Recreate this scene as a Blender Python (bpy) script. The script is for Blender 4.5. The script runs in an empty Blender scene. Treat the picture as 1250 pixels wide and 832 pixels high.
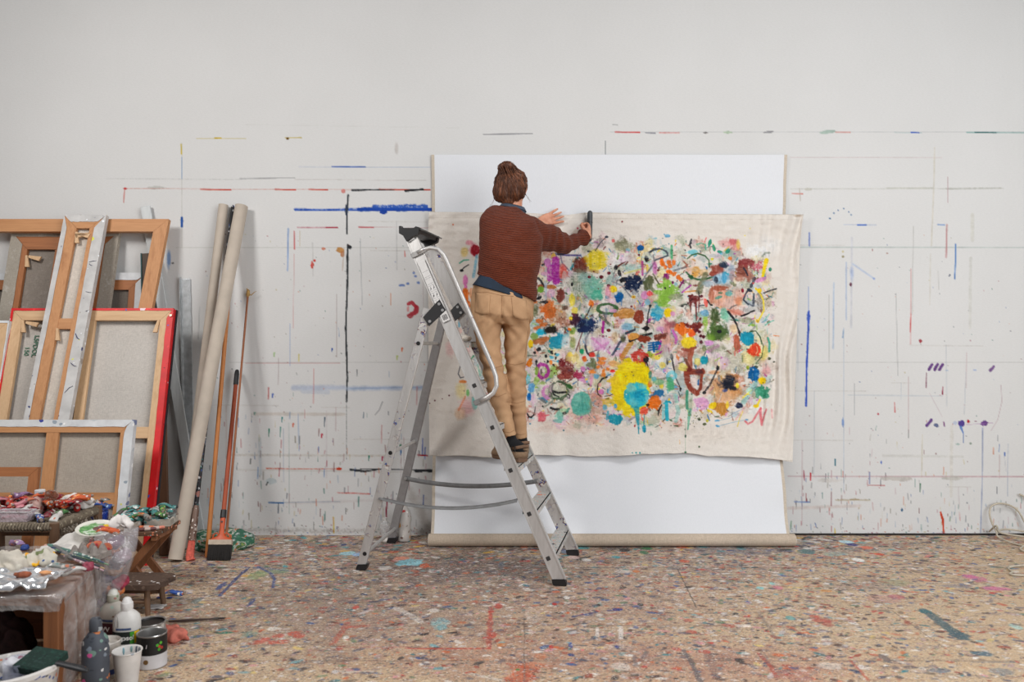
import bpy, math, random
import numpy as np
from mathutils import Vector, Matrix, Quaternion
R = math.radians
PI = math.pi
random.seed(11)
rng = np.random.default_rng(5)
SC = bpy.context.scene
COL = SC.collection
F, CY, CZ = 972.0, 4.8, 1.17      # focal length in pixels of a 1250 px wide frame, distance of the wall, eye height

def P(px, py, y):                  # a sight line met at depth y (the wall is y = 0)
    D = y + CY
    return Vector(((px-625)*D/F, y, CZ-(py-416)*D/F))
def G(px, py, z=0.0):              # a sight line met at height z
    D = (CZ-z)*F/(py-416)
    return Vector(((px-625)*D/F, D-CY, z))
def lin(c):
    return tuple(((v/255)/12.92 if v/255 <= .04045 else ((v/255+.055)/1.055)**2.4) for v in c)

# ------------------------------------------------------------------ materials
class NT:
    def __init__(s, name):
        s.m = bpy.data.materials.new(name); s.m.use_nodes = True
        s.t = s.m.node_tree; s.t.nodes.clear()
        s.out = s.n('ShaderNodeOutputMaterial')
    def n(s, typ, **kw):
        nd = s.t.nodes.new(typ)
        for k, v in kw.items():
            if k.startswith('i_'):
                key = k[2:]; key = int(key) if key.isdigit() else key.replace('_', ' ')
                nd.inputs[key].default_value = v
            else: setattr(nd, k, v)
        return nd
    def l(s, a, b): s.t.links.new(a, b)
def ramp(nt, fac, stops, interp='LINEAR'):
    r = nt.n('ShaderNodeValToRGB'); cr = r.color_ramp; cr.interpolation = interp
    while len(cr.elements) < len(stops): cr.elements.new(0.5)
    for e, (p, c) in zip(cr.elements, stops):
        e.position = p; e.color = (*c, 1) if len(c) == 3 else c
    nt.l(fac, r.inputs[0]); return r.outputs[0]
def mixc(nt, fac, a, b, mode='MIX'):
    m = nt.n('ShaderNodeMix', data_type='RGBA', blend_type=mode)
    for s, v in ((0, fac), (6, a), (7, b)):
        if hasattr(v, 'is_output'): nt.l(v, m.inputs[s])
        else: m.inputs[s].default_value = v if s == 0 else (*v, 1)
    return m.outputs[2]
def coords(nt, scale=(1, 1, 1), rot=(0, 0, 0), kind='Object'):
    tc = nt.n('ShaderNodeTexCoord'); mp = nt.n('ShaderNodeMapping')
    mp.inputs['Scale'].default_value = scale; mp.inputs['Rotation'].default_value = rot
    nt.l(tc.outputs[kind], mp.inputs[0]); return mp.outputs[0]
def noise(nt, co, scale, detail=3, rough=.55):
    n = nt.n('ShaderNodeTexNoise', i_Scale=scale, i_Detail=detail, i_Roughness=rough)
    nt.l(co, n.inputs['Vector']); return n.outputs[0]
def finish(nt, col, rough=.6, metal=0, bump=None, bstr=.3, bdist=.002, alpha=None, spec=None, **kw):
    b = nt.n('ShaderNodeBsdfPrincipled')
    for k, v in (('Base Color', col), ('Roughness', rough), ('Metallic', metal)):
        if hasattr(v, 'is_output'): nt.l(v, b.inputs[k])
        else: b.inputs[k].default_value = (*v, 1) if k == 'Base Color' else v
    if bump is not None:
        bp = nt.n('ShaderNodeBump'); bp.inputs['Strength'].default_value = bstr
        bp.inputs['Distance'].default_value = bdist
        nt.l(bump, bp.inputs['Height']); nt.l(bp.outputs[0], b.inputs['Normal'])
    if alpha is not None:
        if hasattr(alpha, 'is_output'): nt.l(alpha, b.inputs['Alpha'])
        else: b.inputs['Alpha'].default_value = alpha
    if spec is not None: b.inputs['Specular IOR Level'].default_value = spec
    for k, v in kw.items(): b.inputs[k].default_value = v
    nt.l(b.outputs[0], nt.out.inputs[0]); return nt.m
MC = {}
def plain(c, rough=.6, metal=0, var=.12, scale=30, bstr=.15, spec=None, **kw):
    key = ('p', tuple(c), rough, metal, var, scale, tuple(kw))
    if key in MC: return MC[key]
    nt = NT('paint_%d_%d_%d' % tuple(c)); co = coords(nt); nz = noise(nt, co, scale)
    a = lin(c); d = tuple(v*(1-var*2) for v in a); u = tuple(min(1, v*(1+var)) for v in a)
    MC[key] = finish(nt, ramp(nt, nz, [(.3, d), (.7, u)]), rough, metal, nz, bstr, .001, spec=spec, **kw)
    return MC[key]
def specks(base, dots, rough=.6, metal=0, scale=60, amount=.25, bstr=.15, smear=True):
    """a worn surface with dried drops of several paints on it"""
    key = ('s', tuple(base), str(dots), rough, metal, scale, amount)
    if key in MC: return MC[key]
    nt = NT('splattered_%d_%d_%d' % tuple(base)); oi = nt.n('ShaderNodeObjectInfo'); ad = nt.n('ShaderNodeVectorMath', operation='ADD')
    nt.l(coords(nt), ad.inputs[0]); nt.l(oi.outputs['Random'], ad.inputs[1]); co0 = ad.outputs[0]
    wn = nt.n('ShaderNodeTexNoise', i_Scale=scale*.6, i_Detail=2); nt.l(co0, wn.inputs['Vector'])
    w1 = nt.n('ShaderNodeVectorMath', operation='SCALE'); nt.l(wn.outputs['Color'], w1.inputs[0]); w1.inputs['Scale'].default_value = 1.1/scale
    ad2 = nt.n('ShaderNodeVectorMath', operation='ADD'); nt.l(co0, ad2.inputs[0]); nt.l(w1.outputs[0], ad2.inputs[1]); co = ad2.outputs[0]
    nz = noise(nt, co0, 14); a = lin(base)
    c = ramp(nt, nz, [(.3, tuple(v*.75 for v in a)), (.7, a)])
    for sc, th in ((scale*.4, amount*.8), (scale, amount)):
        v = nt.n('ShaderNodeTexVoronoi', i_Scale=sc); nt.l(co, v.inputs['Vector'])
        wn = nt.n('ShaderNodeSeparateColor'); nt.l(v.outputs['Color'], wn.inputs[0])
        k = len(dots)
        pc = ramp(nt, wn.outputs[0], [(i/k, lin(d)) for i, d in enumerate(dots)], 'CONSTANT')
        less = nt.n('ShaderNodeMath', operation='GREATER_THAN'); nt.l(wn.outputs[1], less.inputs[0]); less.inputs[1].default_value = 1-th*1.9
        rad = nt.n('ShaderNodeMath', operation='MULTIPLY_ADD'); nt.l(wn.outputs[2], rad.inputs[0]); rad.inputs[1].default_value = .38; rad.inputs[2].default_value = .16
        near = nt.n('ShaderNodeMath', operation='LESS_THAN'); nt.l(v.outputs['Distance'], near.inputs[0]); nt.l(rad.outputs[0], near.inputs[1])
        f = nt.n('ShaderNodeMath', operation='MULTIPLY'); nt.l(less.outputs[0], f.inputs[0]); nt.l(near.outputs[0], f.inputs[1])
        c = mixc(nt, f.outputs[0], c, pc)
    MC[key] = finish(nt, c, rough, metal, nz, bstr, .001); return MC[key]
def wood(c1, c2, axis='z', rough=.62, scale=9):
    key = ('w', tuple(c1), tuple(c2), axis, scale)
    if key in MC: return MC[key]
    s = {'z': (1, 1, .06), 'x': (.06, 1, 1), 'y': (1, .06, 1)}[axis]
    nt = NT('wood_%d_%d_%d' % tuple(c1)); co = coords(nt, s)
    w = noise(nt, co, scale*3, 6, .6); w2 = noise(nt, co, scale*16, 3)
    c = ramp(nt, w, [(.32, lin(c2)), (.5, lin(c1)), (.72, tuple(v*.9 for v in lin(c1)))])
    c = mixc(nt, .35, c, ramp(nt, w2, [(.3, lin(c2)), (.65, lin(c1))]))
    MC[key] = finish(nt, c, rough, 0, w2, .2, .001); return MC[key]
def linen(c, dirt=None, fine=900):
    key = ('l', tuple(c), str(dirt))
    if key in MC: return MC[key]
    nt = NT('linen_%d_%d_%d' % tuple(c)); co = coords(nt)
    a = lin(c)
    h = noise(nt, coords(nt, (1, 1, 12)), fine*.06, 2); v = noise(nt, coords(nt, (12, 1, 1)), fine*.06, 2)
    ad = nt.n('ShaderNodeMath', operation='ADD'); nt.l(h, ad.inputs[0]); nt.l(v, ad.inputs[1])
    big = noise(nt, co, 3, 4)
    hf = nt.n('ShaderNodeMath', operation='MULTIPLY'); nt.l(ad.outputs[0], hf.inputs[0]); hf.inputs[1].default_value = .5
    col = ramp(nt, hf.outputs[0], [(.36, tuple(x*.8 for x in a)), (.5, a), (.64, tuple(min(1, x*1.15) for x in a))])
    if dirt is not None:
        f = ramp(nt, noise(nt, co, 22, 6, .75), [(.56, (0, 0, 0)), (.8, (1, 1, 1))])
        col = mixc(nt, f, col, lin(dirt))
    col = mixc(nt, .25, col, ramp(nt, big, [(.3, (.5, .5, .5)), (.7, (1, 1, 1))]), 'MULTIPLY')
    MC[key] = finish(nt, col, .95, 0, hf.outputs[0], .25, .001, spec=.1); return MC[key]
def alu(dirty=.0):
    key = ('alu', dirty)
    if key in MC: return MC[key]
    nt = NT('aluminium'); co = coords(nt, (1, 1, .15)); n1 = noise(nt, co, 60, 4)
    c = ramp(nt, n1, [(.3, lin((188, 185, 182))), (.7, lin((203, 201, 199)))])
    if dirty:
        co2 = coords(nt)
        f = ramp(nt, noise(nt, co2, 26, 5, .65), [(.60-dirty, (0, 0, 0)), (.66-dirty, (1, 1, 1))])
        f2 = ramp(nt, noise(nt, co2, 5, 2), [(.45, (0, 0, 0)), (.6, (1, 1, 1))])
        fm = mixc(nt, 1.0, f, f2, 'MULTIPLY')
        pc = ramp(nt, noise(nt, co2, 40, 1), [(0, lin((225, 222, 216))), (.42, lin((120, 70, 55))), (.5, lin((60, 90, 160))), (.56, lin((200, 196, 190)))], 'CONSTANT')
        c = mixc(nt, fm, c, pc)
    MC[key] = finish(nt, c, .42, .55, n1, .08, .001); return MC[key]
def plastic_film(c=(235, 235, 240), a=.28, rough=.12):
    key = ('f', tuple(c), a)
    if key in MC: return MC[key]
    nt = NT('clear_plastic'); co = coords(nt); n1 = noise(nt, co, 9, 4, .6); n2 = noise(nt, co, 16, 3)
    al = ramp(nt, n2, [(.35, (a*.55,)*3), (.7, (min(1, a*1.4),)*3)])
    MC[key] = finish(nt, lin(c), rough, 0, n1, 1.0, .035, alpha=al, spec=1.0, **{'Coat Weight': .6, 'Coat Roughness': .06}); return MC[key]

# ------------------------------------------------------------------ meshes
class MB:
    def __init__(s): s.v = []; s.f = []; s.m = []
    def add(s, vs, fs, mi=0):
        o = len(s.v); s.v += [tuple(v) for v in vs]
        s.f += [tuple(i+o for i in f) for f in fs]; s.m += [mi]*len(fs); return s
    def box(s, x0, y0, z0, x1, y1, z1, mi=0, M=None, ch=0.0):
        if ch:
            xs, ys, zs = (x0, x1), (y0, y1), (z0, z1); vs = []; idx = {}
            for a in (0, 1):
                for b in (0, 1):
                    for c in (0, 1):
                        for k in range(3):
                            p = [xs[a], ys[b], zs[c]]
                            for q, sg in ((0, a), (1, b), (2, c)):
                                if q != k: p[q] += ch*(1 if sg == 0 else -1)
                            idx[(a, b, c, k)] = len(vs); vs.append(Vector(p))
            fs = []
            # vertex (..,k) keeps coordinate k at the extreme: it lies on face k
            for k in range(3):
                q, r = [i for i in range(3) if i != k]
                for sgn in (0, 1):
                    loop = []
                    for (u, w) in ((0, 0), (1, 0), (1, 1), (0, 1)):
                        t = [0, 0, 0]; t[k] = sgn; t[q] = u; t[r] = w; loop.append(idx[(*t, k)])
                    fs.append(loop if (sgn == 1) == (k != 1) else loop[::-1])
            for k in range(3):           # edges parallel to axis k
                q, r = [i for i in range(3) if i != k]
                for u in (0, 1):
                    for w in (0, 1):
                        t0 = [0, 0, 0]; t0[q] = u; t0[r] = w; t1 = list(t0); t1[k] = 1
                        fs.append([idx[(*t0, q)], idx[(*t1, q)], idx[(*t1, r)], idx[(*t0, r)]])
            for a in (0, 1):
                for b in (0, 1):
                    for c in (0, 1): fs.append([idx[(a, b, c, 0)], idx[(a, b, c, 1)], idx[(a, b, c, 2)]])
        else:
            vs = [Vector((x, y, z)) for x in (x0, x1) for y in (y0, y1) for z in (z0, z1)]
            fs = [(0, 1, 3, 2), (4, 6, 7, 5), (0, 4, 5, 1), (2, 3, 7, 6), (0, 2, 6, 4), (1, 5, 7, 3)]
        if M is not None: vs = [M @ v for v in vs]
        return s.add(vs, fs, mi)
    def beam(s, p, q, w, t, up=(0, 0, 1), mi=0, ch=0.0):
        """bar from p to q; w across (perpendicular to up), t along up"""
        p, q = Vector(p), Vector(q); z = (q-p); L = z.length; z.normalize()
        x = z.cross(Vector(up)); x = x.normalized() if x.length > 1e-6 else Vector((1, 0, 0)); y = z.cross(x).normalized()
        M = Matrix((( x.x, y.x, z.x, p.x), (x.y, y.y, z.y, p.y), (x.z, y.z, z.z, p.z), (0, 0, 0, 1)))
        return s.box(-w/2, -t/2, 0, w/2, t/2, L, mi, M, ch)
    def tube(s, pts, rad, n=12, mi=0, cap=True, flat=1.0, round_end=False, closed=False):
        pts = [Vector(p) for p in pts]; m = len(pts)
        rad = rad if isinstance(rad, (list, tuple)) else [rad]*m
        if round_end:
            a, b = pts[0], pts[-1]; da = (a-pts[1]).normalized(); db = (b-pts[-2]).normalized()
            pre = [(a+da*rad[0]*math.sin(t), rad[0]*math.cos(t)) for t in (PI*.46, PI*.36, PI*.22)]
            post = [(b+db*rad[-1]*math.sin(t), rad[-1]*math.cos(t)) for t in (PI*.22, PI*.36, PI*.46)]
            pts = [x[0] for x in pre]+pts+[x[0] for x in post]; rad = [x[1] for x in pre]+list(rad)+[x[1] for x in post]; m = len(pts)
        t0 = (pts[1]-pts[0]).normalized()
        nrm = t0.orthogonal().normalized() if abs(t0.z) > .98 else t0.cross(Vector((0, 0, 1))).normalized()
        vs = []
        prev = t0
        for i in range(m):
            if closed: t = (pts[(i+1) % m]-pts[i-1])
            else: t = (pts[min(i+1, m-1)]-pts[max(i-1, 0)])
            t = t.normalized() if t.length > 1e-9 else prev
            q = prev.rotation_difference(t); nrm = (q @ nrm); nrm = (nrm-t*nrm.dot(t)).normalized(); prev = t
            bn = t.cross(nrm)
            for k in range(n):
                a = 2*PI*k/n; vs.append(pts[i]+nrm*math.cos(a)*rad[i]+bn*math.sin(a)*rad[i]*flat)
        fs = []
        for i in range(m if closed else m-1):
            j = (i+1) % m
            for k in range(n):
                fs.append((i*n+k, i*n+(k+1) % n, j*n+(k+1) % n, j*n+k))
        if cap and not closed:
            fs.append(tuple(range(n))[::-1]); fs.append(tuple((m-1)*n+k for k in range(n)))
        return s.add(vs, fs, mi)
    def lathe(s, prof, n=28, mi=0, M=None, sx=1, sy=1, cap=False):
        vs = []; m = len(prof)
        for r, z in prof:
            for k in range(n):
                a = 2*PI*k/n; vs.append(Vector((r*math.cos(a)*sx, r*math.sin(a)*sy, z)))
        if M is not None: vs = [M @ v for v in vs]
        fs = [(i*n+k, i*n+(k+1) % n, (i+1)*n+(k+1) % n, (i+1)*n+k) for i in range(m-1) for k in range(n)]
        if cap: fs += [tuple(range(n))[::-1], tuple((m-1)*n+k for k in range(n))]
        return s.add(vs, fs, mi)
    def loft(s, rings, mi=0, cap=True):
        n = len(rings[0]); vs = [v for r in rings for v in r]; m = len(rings)
        fs = [(i*n+k, i*n+(k+1) % n, (i+1)*n+(k+1) % n, (i+1)*n+k) for i in range(m-1) for k in range(n)]
        if cap: fs += [tuple(range(n))[::-1], tuple((m-1)*n+k for k in range(n))]
        return s.add(vs, fs, mi)
    def ball(s, c, r, n=16, mi=0, M=None):
        c = Vector(c); r = (r, r, r) if not isinstance(r, (tuple, list)) else r; vs = []; m = n//2
        for i in range(1, m):
            th = PI*i/m
            for k in range(n):
                a = 2*PI*k/n; vs.append(Vector((r[0]*math.sin(th)*math.cos(a), r[1]*math.sin(th)*math.sin(a), -r[2]*math.cos(th))))
        fs = [(i*n+k, i*n+(k+1) % n, (i+1)*n+(k+1) % n, (i+1)*n+k) for i in range(m-2) for k in range(n)]
        b = len(vs); vs += [Vector((0, 0, -r[2])), Vector((0, 0, r[2]))]
        fs += [(b, (k+1) % n, k) for k in range(n)]+[(b+1, (m-2)*n+k, (m-2)*n+(k+1) % n) for k in range(n)]
        if M is not None: vs = [M @ v for v in vs]
        return s.add([v+c for v in vs], fs, mi)
    def sheet(s, fn, nu, nv, mi=0, thick=0):
        vs = [Vector(fn(i/(nu-1), j/(nv-1))) for j in range(nv) for i in range(nu)]
        fs = [(j*nu+i, j*nu+i+1, (j+1)*nu+i+1, (j+1)*nu+i) for j in range(nv-1) for i in range(nu-1)]
        return s.add(vs, fs, mi)
    def mesh(s, name):
        me = bpy.data.meshes.new(name); me.from_pydata(s.v, [], s.f); me.update(); return me
    def build(s, name, mats, parent=None, smooth=False, solid=0, sub=0):
        me = s.mesh(name)
        mats = mats if isinstance(mats, (list, tuple)) else [mats]
        for m in mats: me.materials.append(m)
        me.polygons.foreach_set('material_index', s.m)
        if smooth is True: me.polygons.foreach_set('use_smooth', [True]*len(me.polygons))
        elif smooth: me.polygons.foreach_set('use_smooth', [True]*len(me.polygons)); me.set_sharp_from_angle(angle=R(smooth))
        o = bpy.data.objects.new(name, me); COL.objects.link(o)
        if parent is not None: o.parent = parent
        if solid:
            sm = o.modifiers.new('thickness', 'SOLIDIFY'); sm.thickness = solid; sm.offset = 0
        if sub:
            su = o.modifiers.new('smooth', 'SUBSURF'); su.levels = su.render_levels = sub
        return o
def remeshed(mb, voxel, smooth=6, keep=None):
    """fuse overlapping closed shapes into one skin"""
    me = mb.mesh('tmp'); o = bpy.data.objects.new('tmp', me); COL.objects.link(o)
    r = o.modifiers.new('r', 'REMESH'); r.mode = 'VOXEL'; r.voxel_size = voxel
    if smooth:
        sm = o.modifiers.new('s', 'SMOOTH'); sm.iterations = smooth; sm.factor = .5
    dg = bpy.context.evaluated_depsgraph_get()
    nm = bpy.data.meshes.new_from_object(o.evaluated_get(dg))
    bpy.data.objects.remove(o); bpy.data.meshes.remove(me)
    nm.polygons.foreach_set('use_smooth', [True]*len(nm.polygons))
    return nm
def displace(me, fn):
    n = len(me.vertices); co = np.empty(n*3); me.vertices.foreach_get('co', co); co = co.reshape(-1, 3)
    nr = np.empty(n*3); me.vertex_normals.foreach_get('vector', nr); nr = nr.reshape(-1, 3)
    co2 = fn(co, nr); me.vertices.foreach_set('co', co2.ravel()); me.update()
def mesh_obj(name, me, mat, parent=None):
    me.materials.clear(); me.materials.append(mat)
    o = bpy.data.objects.new(name, me); COL.objects.link(o)
    if parent is not None: o.parent = parent
    return o
def tag(o, label, cat, group=None, kind=None):
    o['label'] = label; o['category'] = cat
    if group: o['group'] = group
    if kind: o['kind'] = kind
    return o
def thing(name, label, cat, M=None, group=None):
    o = bpy.data.objects.new(name, None); COL.objects.link(o); o.empty_display_size = .05
    if M is not None:
        o.matrix_world = M if isinstance(M, Matrix) else Matrix.Translation(M)
    return tag(o, label, cat, group)
def struct(o): o['kind'] = 'structure'; return o
def relabel(o, lab):
    o['label'] = lab; return o
def text_mb(mb, body, size, M, mi=0, bold=0.0, wrap=None):
    cu = bpy.data.curves.new('t', 'FONT'); cu.body = body; cu.size = size; cu.align_x = 'CENTER'; cu.align_y = 'CENTER'
    cu.offset = bold; cu.extrude = .0004
    o = bpy.data.objects.new('t', cu); COL.objects.link(o)
    dg = bpy.context.evaluated_depsgraph_get(); me = bpy.data.meshes.new_from_object(o.evaluated_get(dg))
    vs = [v.co.copy() for v in me.vertices]
    if wrap: vs = [wrap(v) for v in vs]
    mb.add([M @ v for v in vs], [tuple(p.vertices) for p in me.polygons], mi)
    bpy.data.objects.remove(o); bpy.data.curves.remove(cu); bpy.data.meshes.remove(me)

# ------------------------------------------------------------------ paint on a surface, as vertex colour
def vnoise(H, W, cell, seed):
    cy, cx = cell if isinstance(cell, tuple) else (cell, cell)
    r = np.random.default_rng(seed); gh, gw = int(H/cy)+3, int(W/cx)+3; g = r.random((gh, gw))
    y = np.arange(H)/cy; x = np.arange(W)/cx; yi = y.astype(int); xi = x.astype(int)
    fy = (y-yi); fx = (x-xi); fy = (fy*fy*(3-2*fy))[:, None]; fx = (fx*fx*(3-2*fx))[None, :]
    a = g[yi][:, xi]; b = g[yi][:, xi+1]; c = g[yi+1][:, xi]; d = g[yi+1][:, xi+1]
    return (a*(1-fx)+b*fx)*(1-fy)+(c*(1-fx)+d*fx)*fy
class Ras:
    def __init__(s, x0, y0, x1, y1, res, base, cell=8, seed=1, dry=0, brush=0):
        s.x0, s.y0, s.res = x0, y0, res; s.dry, s.brush = dry, brush
        s.W = int(round((x1-x0)*res))+1; s.H = int(round((y1-y0)*res))+1
        s.img = np.empty((s.H, s.W, 3)); s.img[:] = base
        s.nz = (vnoise(s.H, s.W, cell*res, seed)*.38+vnoise(s.H, s.W, cell*res*.45, seed+1)*.27+vnoise(s.H, s.W, cell*res*.2, seed+2)*.2+vnoise(s.H, s.W, max(1.2, cell*res*.09), seed+7)*.15)
        s.nf = vnoise(s.H, s.W, max(1.3, .9*res), seed+3)*.6+vnoise(s.H, s.W, 2.6*res, seed+4)*.4
        s.st = vnoise(s.H, s.W, (4.5*res, .8*res), seed+5); s.sh = vnoise(s.H, s.W, (.8*res, 4.5*res), seed+6); s.md = vnoise(s.H, s.W, 14*res, seed+8)
    def _win(s, x0, x1, y0, y1):
        i0 = max(0, int((x0-s.x0)*s.res)-1); i1 = min(s.W, int((x1-s.x0)*s.res)+3)
        j0 = max(0, int((y0-s.y0)*s.res)-1); j1 = min(s.H, int((y1-s.y0)*s.res)+3)
        if i1 <= i0 or j1 <= j0: return None
        X = (np.arange(i0, i1)/s.res+s.x0)[None, :]; Y = (np.arange(j0, j1)/s.res+s.y0)[:, None]
        return slice(j0, j1), slice(i0, i1), X, Y
    def _put(s, sj, si, m, c, tex=0, thr=.5, shade=.14):
        if tex:
            t = np.clip((s.nf[sj, si]-thr)/.12+.5, 0, 1); m = m*(1-tex+tex*t)
        c = np.array(c, float)
        sk = np.where(s.md[sj, si] > .5, s.st[sj, si], s.sh[sj, si])
        if s.dry: m = m*np.clip(1-s.dry*np.clip((sk-.62)/.15, 0, 1), 0, 1)
        v = 1+(s.nz[sj, si]-.5)*shade*2+(sk-.5)*s.brush
        cc = np.clip(c[None, None, :]*v[..., None], 0, 255)
        s.img[sj, si] += (cc-s.img[sj, si])*m[..., None]
    def blob(s, x, y, rx, ry, c, a=1, soft=.15, rough=.3, ang=0, tex=0, thr=.5, ring=0):
        rr = max(rx, ry)*(1.35+rough)
        w = s._win(x-rr, x+rr, y-rr, y+rr)
        if w is None: return
        sj, si, X, Y = w; ca, sa = math.cos(R(ang)), math.sin(R(ang))
        u = (X-x)*ca+(Y-y)*sa; v = -(X-x)*sa+(Y-y)*ca
        d = np.sqrt((u/rx)**2+(v/ry)**2)+rough*(s.nz[sj, si]-.5)*2.2
        if ring: d = 1+(np.abs(d-1)-ring)/max(ring, .05)*.5
        m = np.clip((1-d)/max(soft, .6/(max(rx, ry)*s.res)), 0, 1)*a
        s._put(sj, si, m, c, tex, thr)
    def stroke(s, pts, w, c, a=1, soft=.3, rough=.25, tex=0, thr=.5, w1=None):
        w1 = w if w1 is None else w1; mw = max(w, w1)
        xs = [p[0] for p in pts]; ys = [p[1] for p in pts]; L = 0
        win = s._win(min(xs)-mw, max(xs)+mw, min(ys)-mw, max(ys)+mw)
        if win is None: return
        sj, si, X, Y = win
        seg = [math.dist(pts[i], pts[i+1]) for i in range(len(pts)-1)]; T = sum(seg)+1e-9
        best = np.full((Y.shape[0], X.shape[1]), 1e9); acc = 0
        for i in range(len(pts)-1):
            (ax, ay), (bx, by) = pts[i], pts[i+1]; dx, dy = bx-ax, by-ay; l2 = dx*dx+dy*dy+1e-9
            t = np.clip(((X-ax)*dx+(Y-ay)*dy)/l2, 0, 1)
            d = np.sqrt((X-ax-t*dx)**2+(Y-ay-t*dy)**2); hw = (w+(w1-w)*(acc+t*seg[i])/T)/2
            best = np.minimum(best, d/np.maximum(hw, .25)); acc += seg[i]
        best = best+rough*(s.nz[sj, si]-.5)*2
        m = np.clip((1-best)/max(soft, min(1.0, 1.2/(mw*s.res)))+(.35 if mw*s.res < 2 else 0), 0, 1)*a
        s._put(sj, si, m, c, tex, thr)
    def dots(s, x, y, sx, sy, n, cols, r0=.3, r1=1.2, a=1, seed=0, elong=1.0):
        g = np.random.default_rng(seed)
        for i in range(n):
            px, py = g.normal(x, sx), g.normal(y, sy); r = r0+(r1-r0)*g.random()**3
            s.blob(px, py, r, r*(1+(elong-1)*g.random()), cols[g.integers(len(cols))], a, .35, .2)
    def linear(s):
        v = np.clip(s.img/255, 0, 1)
        return np.where(v <= .04045, v/12.92, ((v+.055)/1.055)**2.4)
def grid_mesh(name, Pts, colors, extra=None, base=(1, 1, 1), flip=False):
    H, W, _ = Pts.shape; n = H*W
    idx = np.arange(n).reshape(H, W)
    a, b, c, d = idx[:-1, :-1], idx[:-1, 1:], idx[1:, 1:], idx[1:, :-1]
    q = np.stack([a, d, c, b] if not flip else [a, b, c, d], -1).reshape(-1, 4)
    V = Pts.reshape(-1, 3); C = colors.reshape(-1, 3)
    if extra is not None:
        ev, ef = extra; q = np.vstack([q, np.array(ef)+n]); V = np.vstack([V, np.array(ev)])
        C = np.vstack([C, np.tile(np.array(base), (len(ev), 1))])
    me = bpy.data.meshes.new(name); me.vertices.add(len(V)); me.vertices.foreach_set('co', V.astype(np.float32).ravel())
    nf = len(q); me.loops.add(nf*4); me.loops.foreach_set('vertex_index', q.astype(np.int32).ravel())
    me.polygons.add(nf); me.polygons.foreach_set('loop_start', np.arange(0, nf*4, 4, dtype=np.int32))
    me.update(calc_edges=True)
    me.polygons.foreach_set('use_smooth', np.ones(nf, dtype=bool))
    at = me.color_attributes.new('paint', 'FLOAT_COLOR', 'POINT')
    at.data.foreach_set('color', np.hstack([C, np.ones((len(C), 1))]).astype(np.float32).ravel())
    return me
# ================================================================== THE SETTING
WALLC = (236, 233, 230)
w = Ras(110, 130, 1250, 653, 1.0, WALLC, 8, 3)
GR, BL, RD, BK = (196, 194, 186), (60, 95, 190), (205, 60, 60), (45, 48, 52)
S, B = w.stroke, w.blob
# panel joints and smears rolled over the white
S([(215, 302), (1250, 302)], 1.5, (198, 198, 190), .55); S([(280, 442), (1250, 442)], 1.3, (196, 194, 190), .5)
S([(960, 301.5), (1250, 302)], 1.8, (170, 190, 185), .35)
S([(745, 161), (1250, 161)], 1.1, (190, 190, 190), .45); S([(222, 175), (222, 302)], 1, (196, 192, 184), .5)
S([(300, 152), (560, 156)], .8, (215, 212, 205), .3); S([(482, 104), (580, 106)], .8, (205, 203, 198), .6)
S([(130, 218), (300, 219)], 1.3, (190, 188, 184), .5, tex=.5); S([(293, 218), (360, 217)], 2.4, (170, 168, 168), .8, w1=1)
S([(590, 164), (650, 163)], 1.4, (120, 120, 125), .8); S([(360, 219), (520, 220)], 1.0, (200, 190, 185), .5)
B(190, 229, 12, 2.2, (190, 188, 180), .6)
S([(150, 230), (525, 232)], 1.0, (205, 120, 105), .55, tex=.4)
for a_, b_ in ((336, 361), (245, 282), (377, 400), (463, 525)): S([(a_, 231), (b_, 231.5)], 1.9, (208, 72, 55), .85)
S([(152, 231), (151, 247)], 1.3, (205, 80, 70), .8); B(153, 230, 3, 1.3, RD); B(419, 233, 3, 3, (225, 130, 120), .8)
S([(348, 168), (368, 168)], 1.6, (205, 180, 70), .9); B(351, 169, 2.4, 1.8, (120, 90, 40)); S([(240, 169), (300, 169)], 1, (215, 195, 120), .6)
S([(262, 168.5), (270, 168.5)], 1.7, (215, 185, 60)); S([(221, 176), (221.5, 188)], 1.8, (215, 190, 80))
S([(222, 192), (222, 218)], 1.3, (110, 150, 200), .7); B(222, 271, 2, 7, (50, 95, 170)); B(206, 316, 3.2, 13, (110, 150, 210), .75, .5); B(211, 321, 2.2, 1.2, BK)
S([(365, 203.5), (525, 204)], 1.0, (160, 175, 205), .5); S([(405, 203.2), (446, 203.8)], 2.1, (70, 105, 185), .9)
S([(430, 232), (482, 231.5)], 3.2, BK, .95, w1=1.0, tex=.3); S([(495, 232.5), (516, 231.2)], 3, BK, .95, rough=.5)
S([(360, 255.5), (400, 256), (438, 255)], 3.4, (55, 95, 190), .9, tex=.5, thr=.42); S([(438, 255.5), (526, 255.5)], 5, (30, 78, 178), 1, rough=.4)
S([(458, 253), (520, 252.5)], 7.5, (38, 85, 185), .9, rough=.6, tex=.5, thr=.4); B(468, 259, 5, 2.2, (35, 75, 170)); S([(360, 256.5), (525, 257)], 1.2, (30, 70, 170), .8)
S([(425, 238), (423.5, 262), (423.5, 285)], 2.6, (60, 64, 68), .95, rough=.5); B(423, 257, 2.4, 7, (50, 60, 80), .9)
S([(424.5, 299), (424, 350), (422, 400), (424, 460), (423, 490)], 3.1, (45, 49, 52), .95, rough=.45, w1=2.4); S([(423, 490), (423, 560)], 1.0, (70, 74, 78), .5, tex=.7)
B(427, 301.5, 2.6, 2.8, BK)
S([(363, 277.5), (412, 277.7)], 1.3, (190, 90, 105), .8, tex=.4); S([(398, 277.7), (412, 277.7)], 1.8, (180, 50, 70), .9); S([(438, 277), (456, 277.2)], 1.8, (195, 40, 50), .85); S([(455, 277), (523, 278)], .8, (200, 150, 150), .5)
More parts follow.
